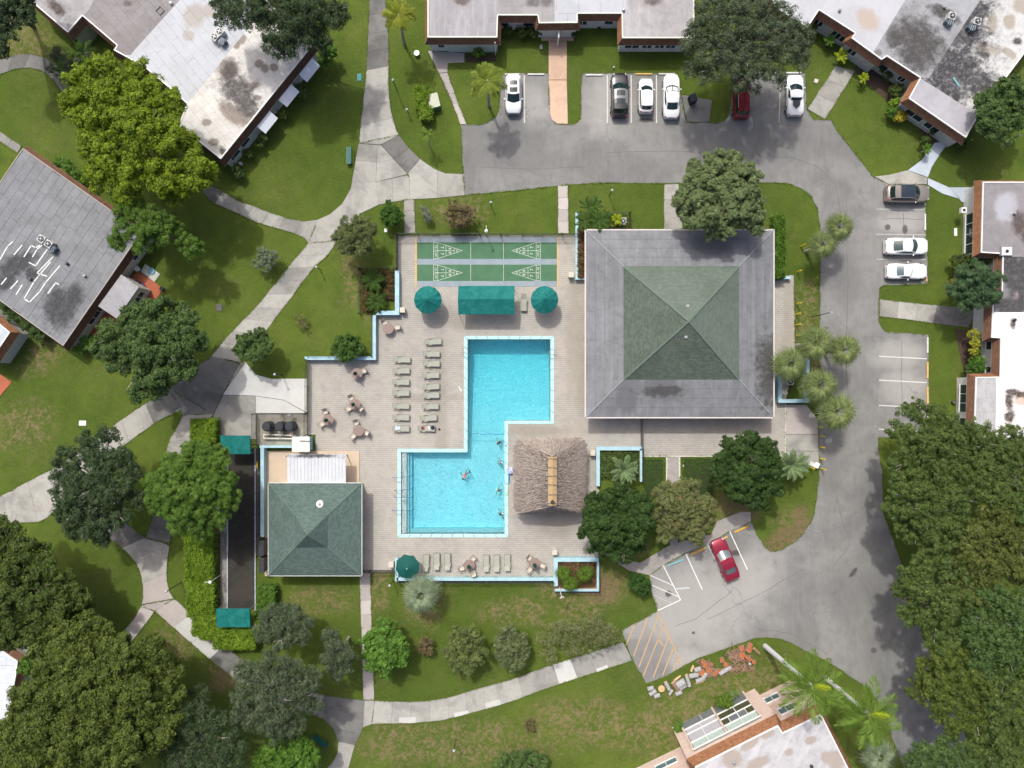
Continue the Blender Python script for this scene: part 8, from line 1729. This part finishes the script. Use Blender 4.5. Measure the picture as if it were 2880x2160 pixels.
for i, (x, y, s_, lab) in enumerate(((1050, 790, 1.0, 'upper fan palm in the left planter'), (1060, 850, .9, 'lower fan palm in the left planter'), (1585, 1612, .75, 'left fan palm in the lower right planter'), (1645, 1612, .8, 'right fan palm in the lower right planter'), (1603, 1640, .75, 'lowest fan palm in the lower right planter'))):
    palm(lab, (x, y), None, 1.0, FANSM if i > 1 else FD, 18, 40 + i, (-.1, .6), .06, scale=s_ * (1.7 if i > 1 else 1.0), name='small_palm', group='small palms in the planters')
for i, (x, y, s_, me, lab) in enumerate(((2365, 158, 1.0, 0, 'yellow palm beside the L-shaped house entrance'), (2428, 220, .75, 0, 'small yellow palm right of the tan walk'), (2332, 115, .8, 1, 'green small palm under the first windows'), (1735, 618, .8, 0, 'yellow small palm above the clubhouse gutter'), (2605, 420, .7, 1, 'small pale palm beside the blue walk'), (250, 965, 1.1, 1, 'banana-like plant at the lower corner of the grey house'), (222, 985, .8, 1, 'blue-green small palm beside the banana-like plant'), (240, 150, 1.5, 1, 'upper wispy palm near the top left corner'), (185, 200, 1.4, 1, 'lower wispy palm near the top left corner'), (215, 235, 1.0, 1, 'small wispy palm beside the big yellow-green tree'))):
    palm(lab, (x, y), None, 1.0 if s_ < 1.3 else 2.5, [FNEW[me]] if s_ < 1.3 else [FD[0]], 12, 60 + i, (-.1, .8), .06, scale=s_ if s_ < 1.3 else s_ * .7, name='small_palm')

# ---- ragged grass edges along paths and roads, and fallen leaves
def edge_grass():
    rng = np.random.default_rng(77); P_ = []
    loops = [ROAD, DECK] + EDGES
    for lp in loops:
        q = np.array([tuple(W(x, y).xy) for x, y in lp]); n_ = len(q)
        for i in range(n_):
            a, b = q[i], q[(i + 1) % n_]; L_ = np.linalg.norm(b - a); k = int(L_ * 34)
            if k < 1: continue
            t_ = rng.random(k)[:, None]; d = (b - a) / L_; nn = np.array([-d[1], d[0]]); c = a + (b - a) * t_ + nn * rng.normal(0, .055, k)[:, None]
            wv = np.sin(c[:, 0] * 2.3 + c[:, 1] * 1.7) + np.sin(c[:, 0] * .9 - c[:, 1] * 3.1); P_.append(c[wv > -.6])
    C = np.concatenate(P_)
    inside = (np.abs(C[:, 0]) < 60) & (np.abs(C[:, 1]) < 46); C = C[inside]
    def inrect(x0, y0, x1, y1):
        a, b = W(x0, y0), W(x1, y1); return (C[:, 0] > a.x) & (C[:, 0] < b.x) & (C[:, 1] < a.y) & (C[:, 1] > b.y)
    bad = inrect(866, 1000, 1690, 1620) | inrect(1120, 668, 2170, 1280)
    C = C[~bad]; n_ = len(C); C3 = np.concatenate([C, rng.uniform(.045, .085, (n_, 1))], 1)
    V = leaves(C3, rng.normal(0, .5, (n_, 3)) + [0, 0, 1], rng.uniform(.03, .085, n_), .5, rng)
    o = bpy.data.objects.new('edge_grass', fast_mesh('edge_grass', V, 3, L((.05, .09, .012), (.13, .17, .03)))); COL.objects.link(o); tag(o, 'ragged grass creeping over path, deck and road edges', 'grass'); o['kind'] = 'stuff'
    # litter under and south-east of the trees
    C = []
    for ob in bpy.data.objects:
        if ob.get('category') == 'tree':
            r_ = max(ob.children[0].dimensions.x, ob.children[0].dimensions.y) / 2; k = int(r_ * 26); p = rng.normal(0, r_ * .75, (k, 2)) + [ob.location.x, ob.location.y]; C.append(p)
    C = np.concatenate(C); C3 = np.concatenate([C, rng.uniform(.05, .075, (len(C), 1))], 1); a, b = W(1115, 940), W(1560, 1515); C3 = C3[~((C3[:, 0] > a.x) & (C3[:, 0] < b.x) & (C3[:, 1] < a.y) & (C3[:, 1] > b.y))]
    V = leaves(C3, rng.normal(0, .25, (len(C3), 3)) + [0, 0, 1], rng.uniform(.025, .06, len(C3)), .6, rng)
    o = bpy.data.objects.new('fallen_leaves', fast_mesh('fallen_leaves', V, 3, L((.06, .035, .015), (.26, .17, .07)))); COL.objects.link(o); tag(o, 'brown fallen leaves scattered on lawn and paving near the trees', 'leaves'); o['kind'] = 'stuff'
edge_grass()
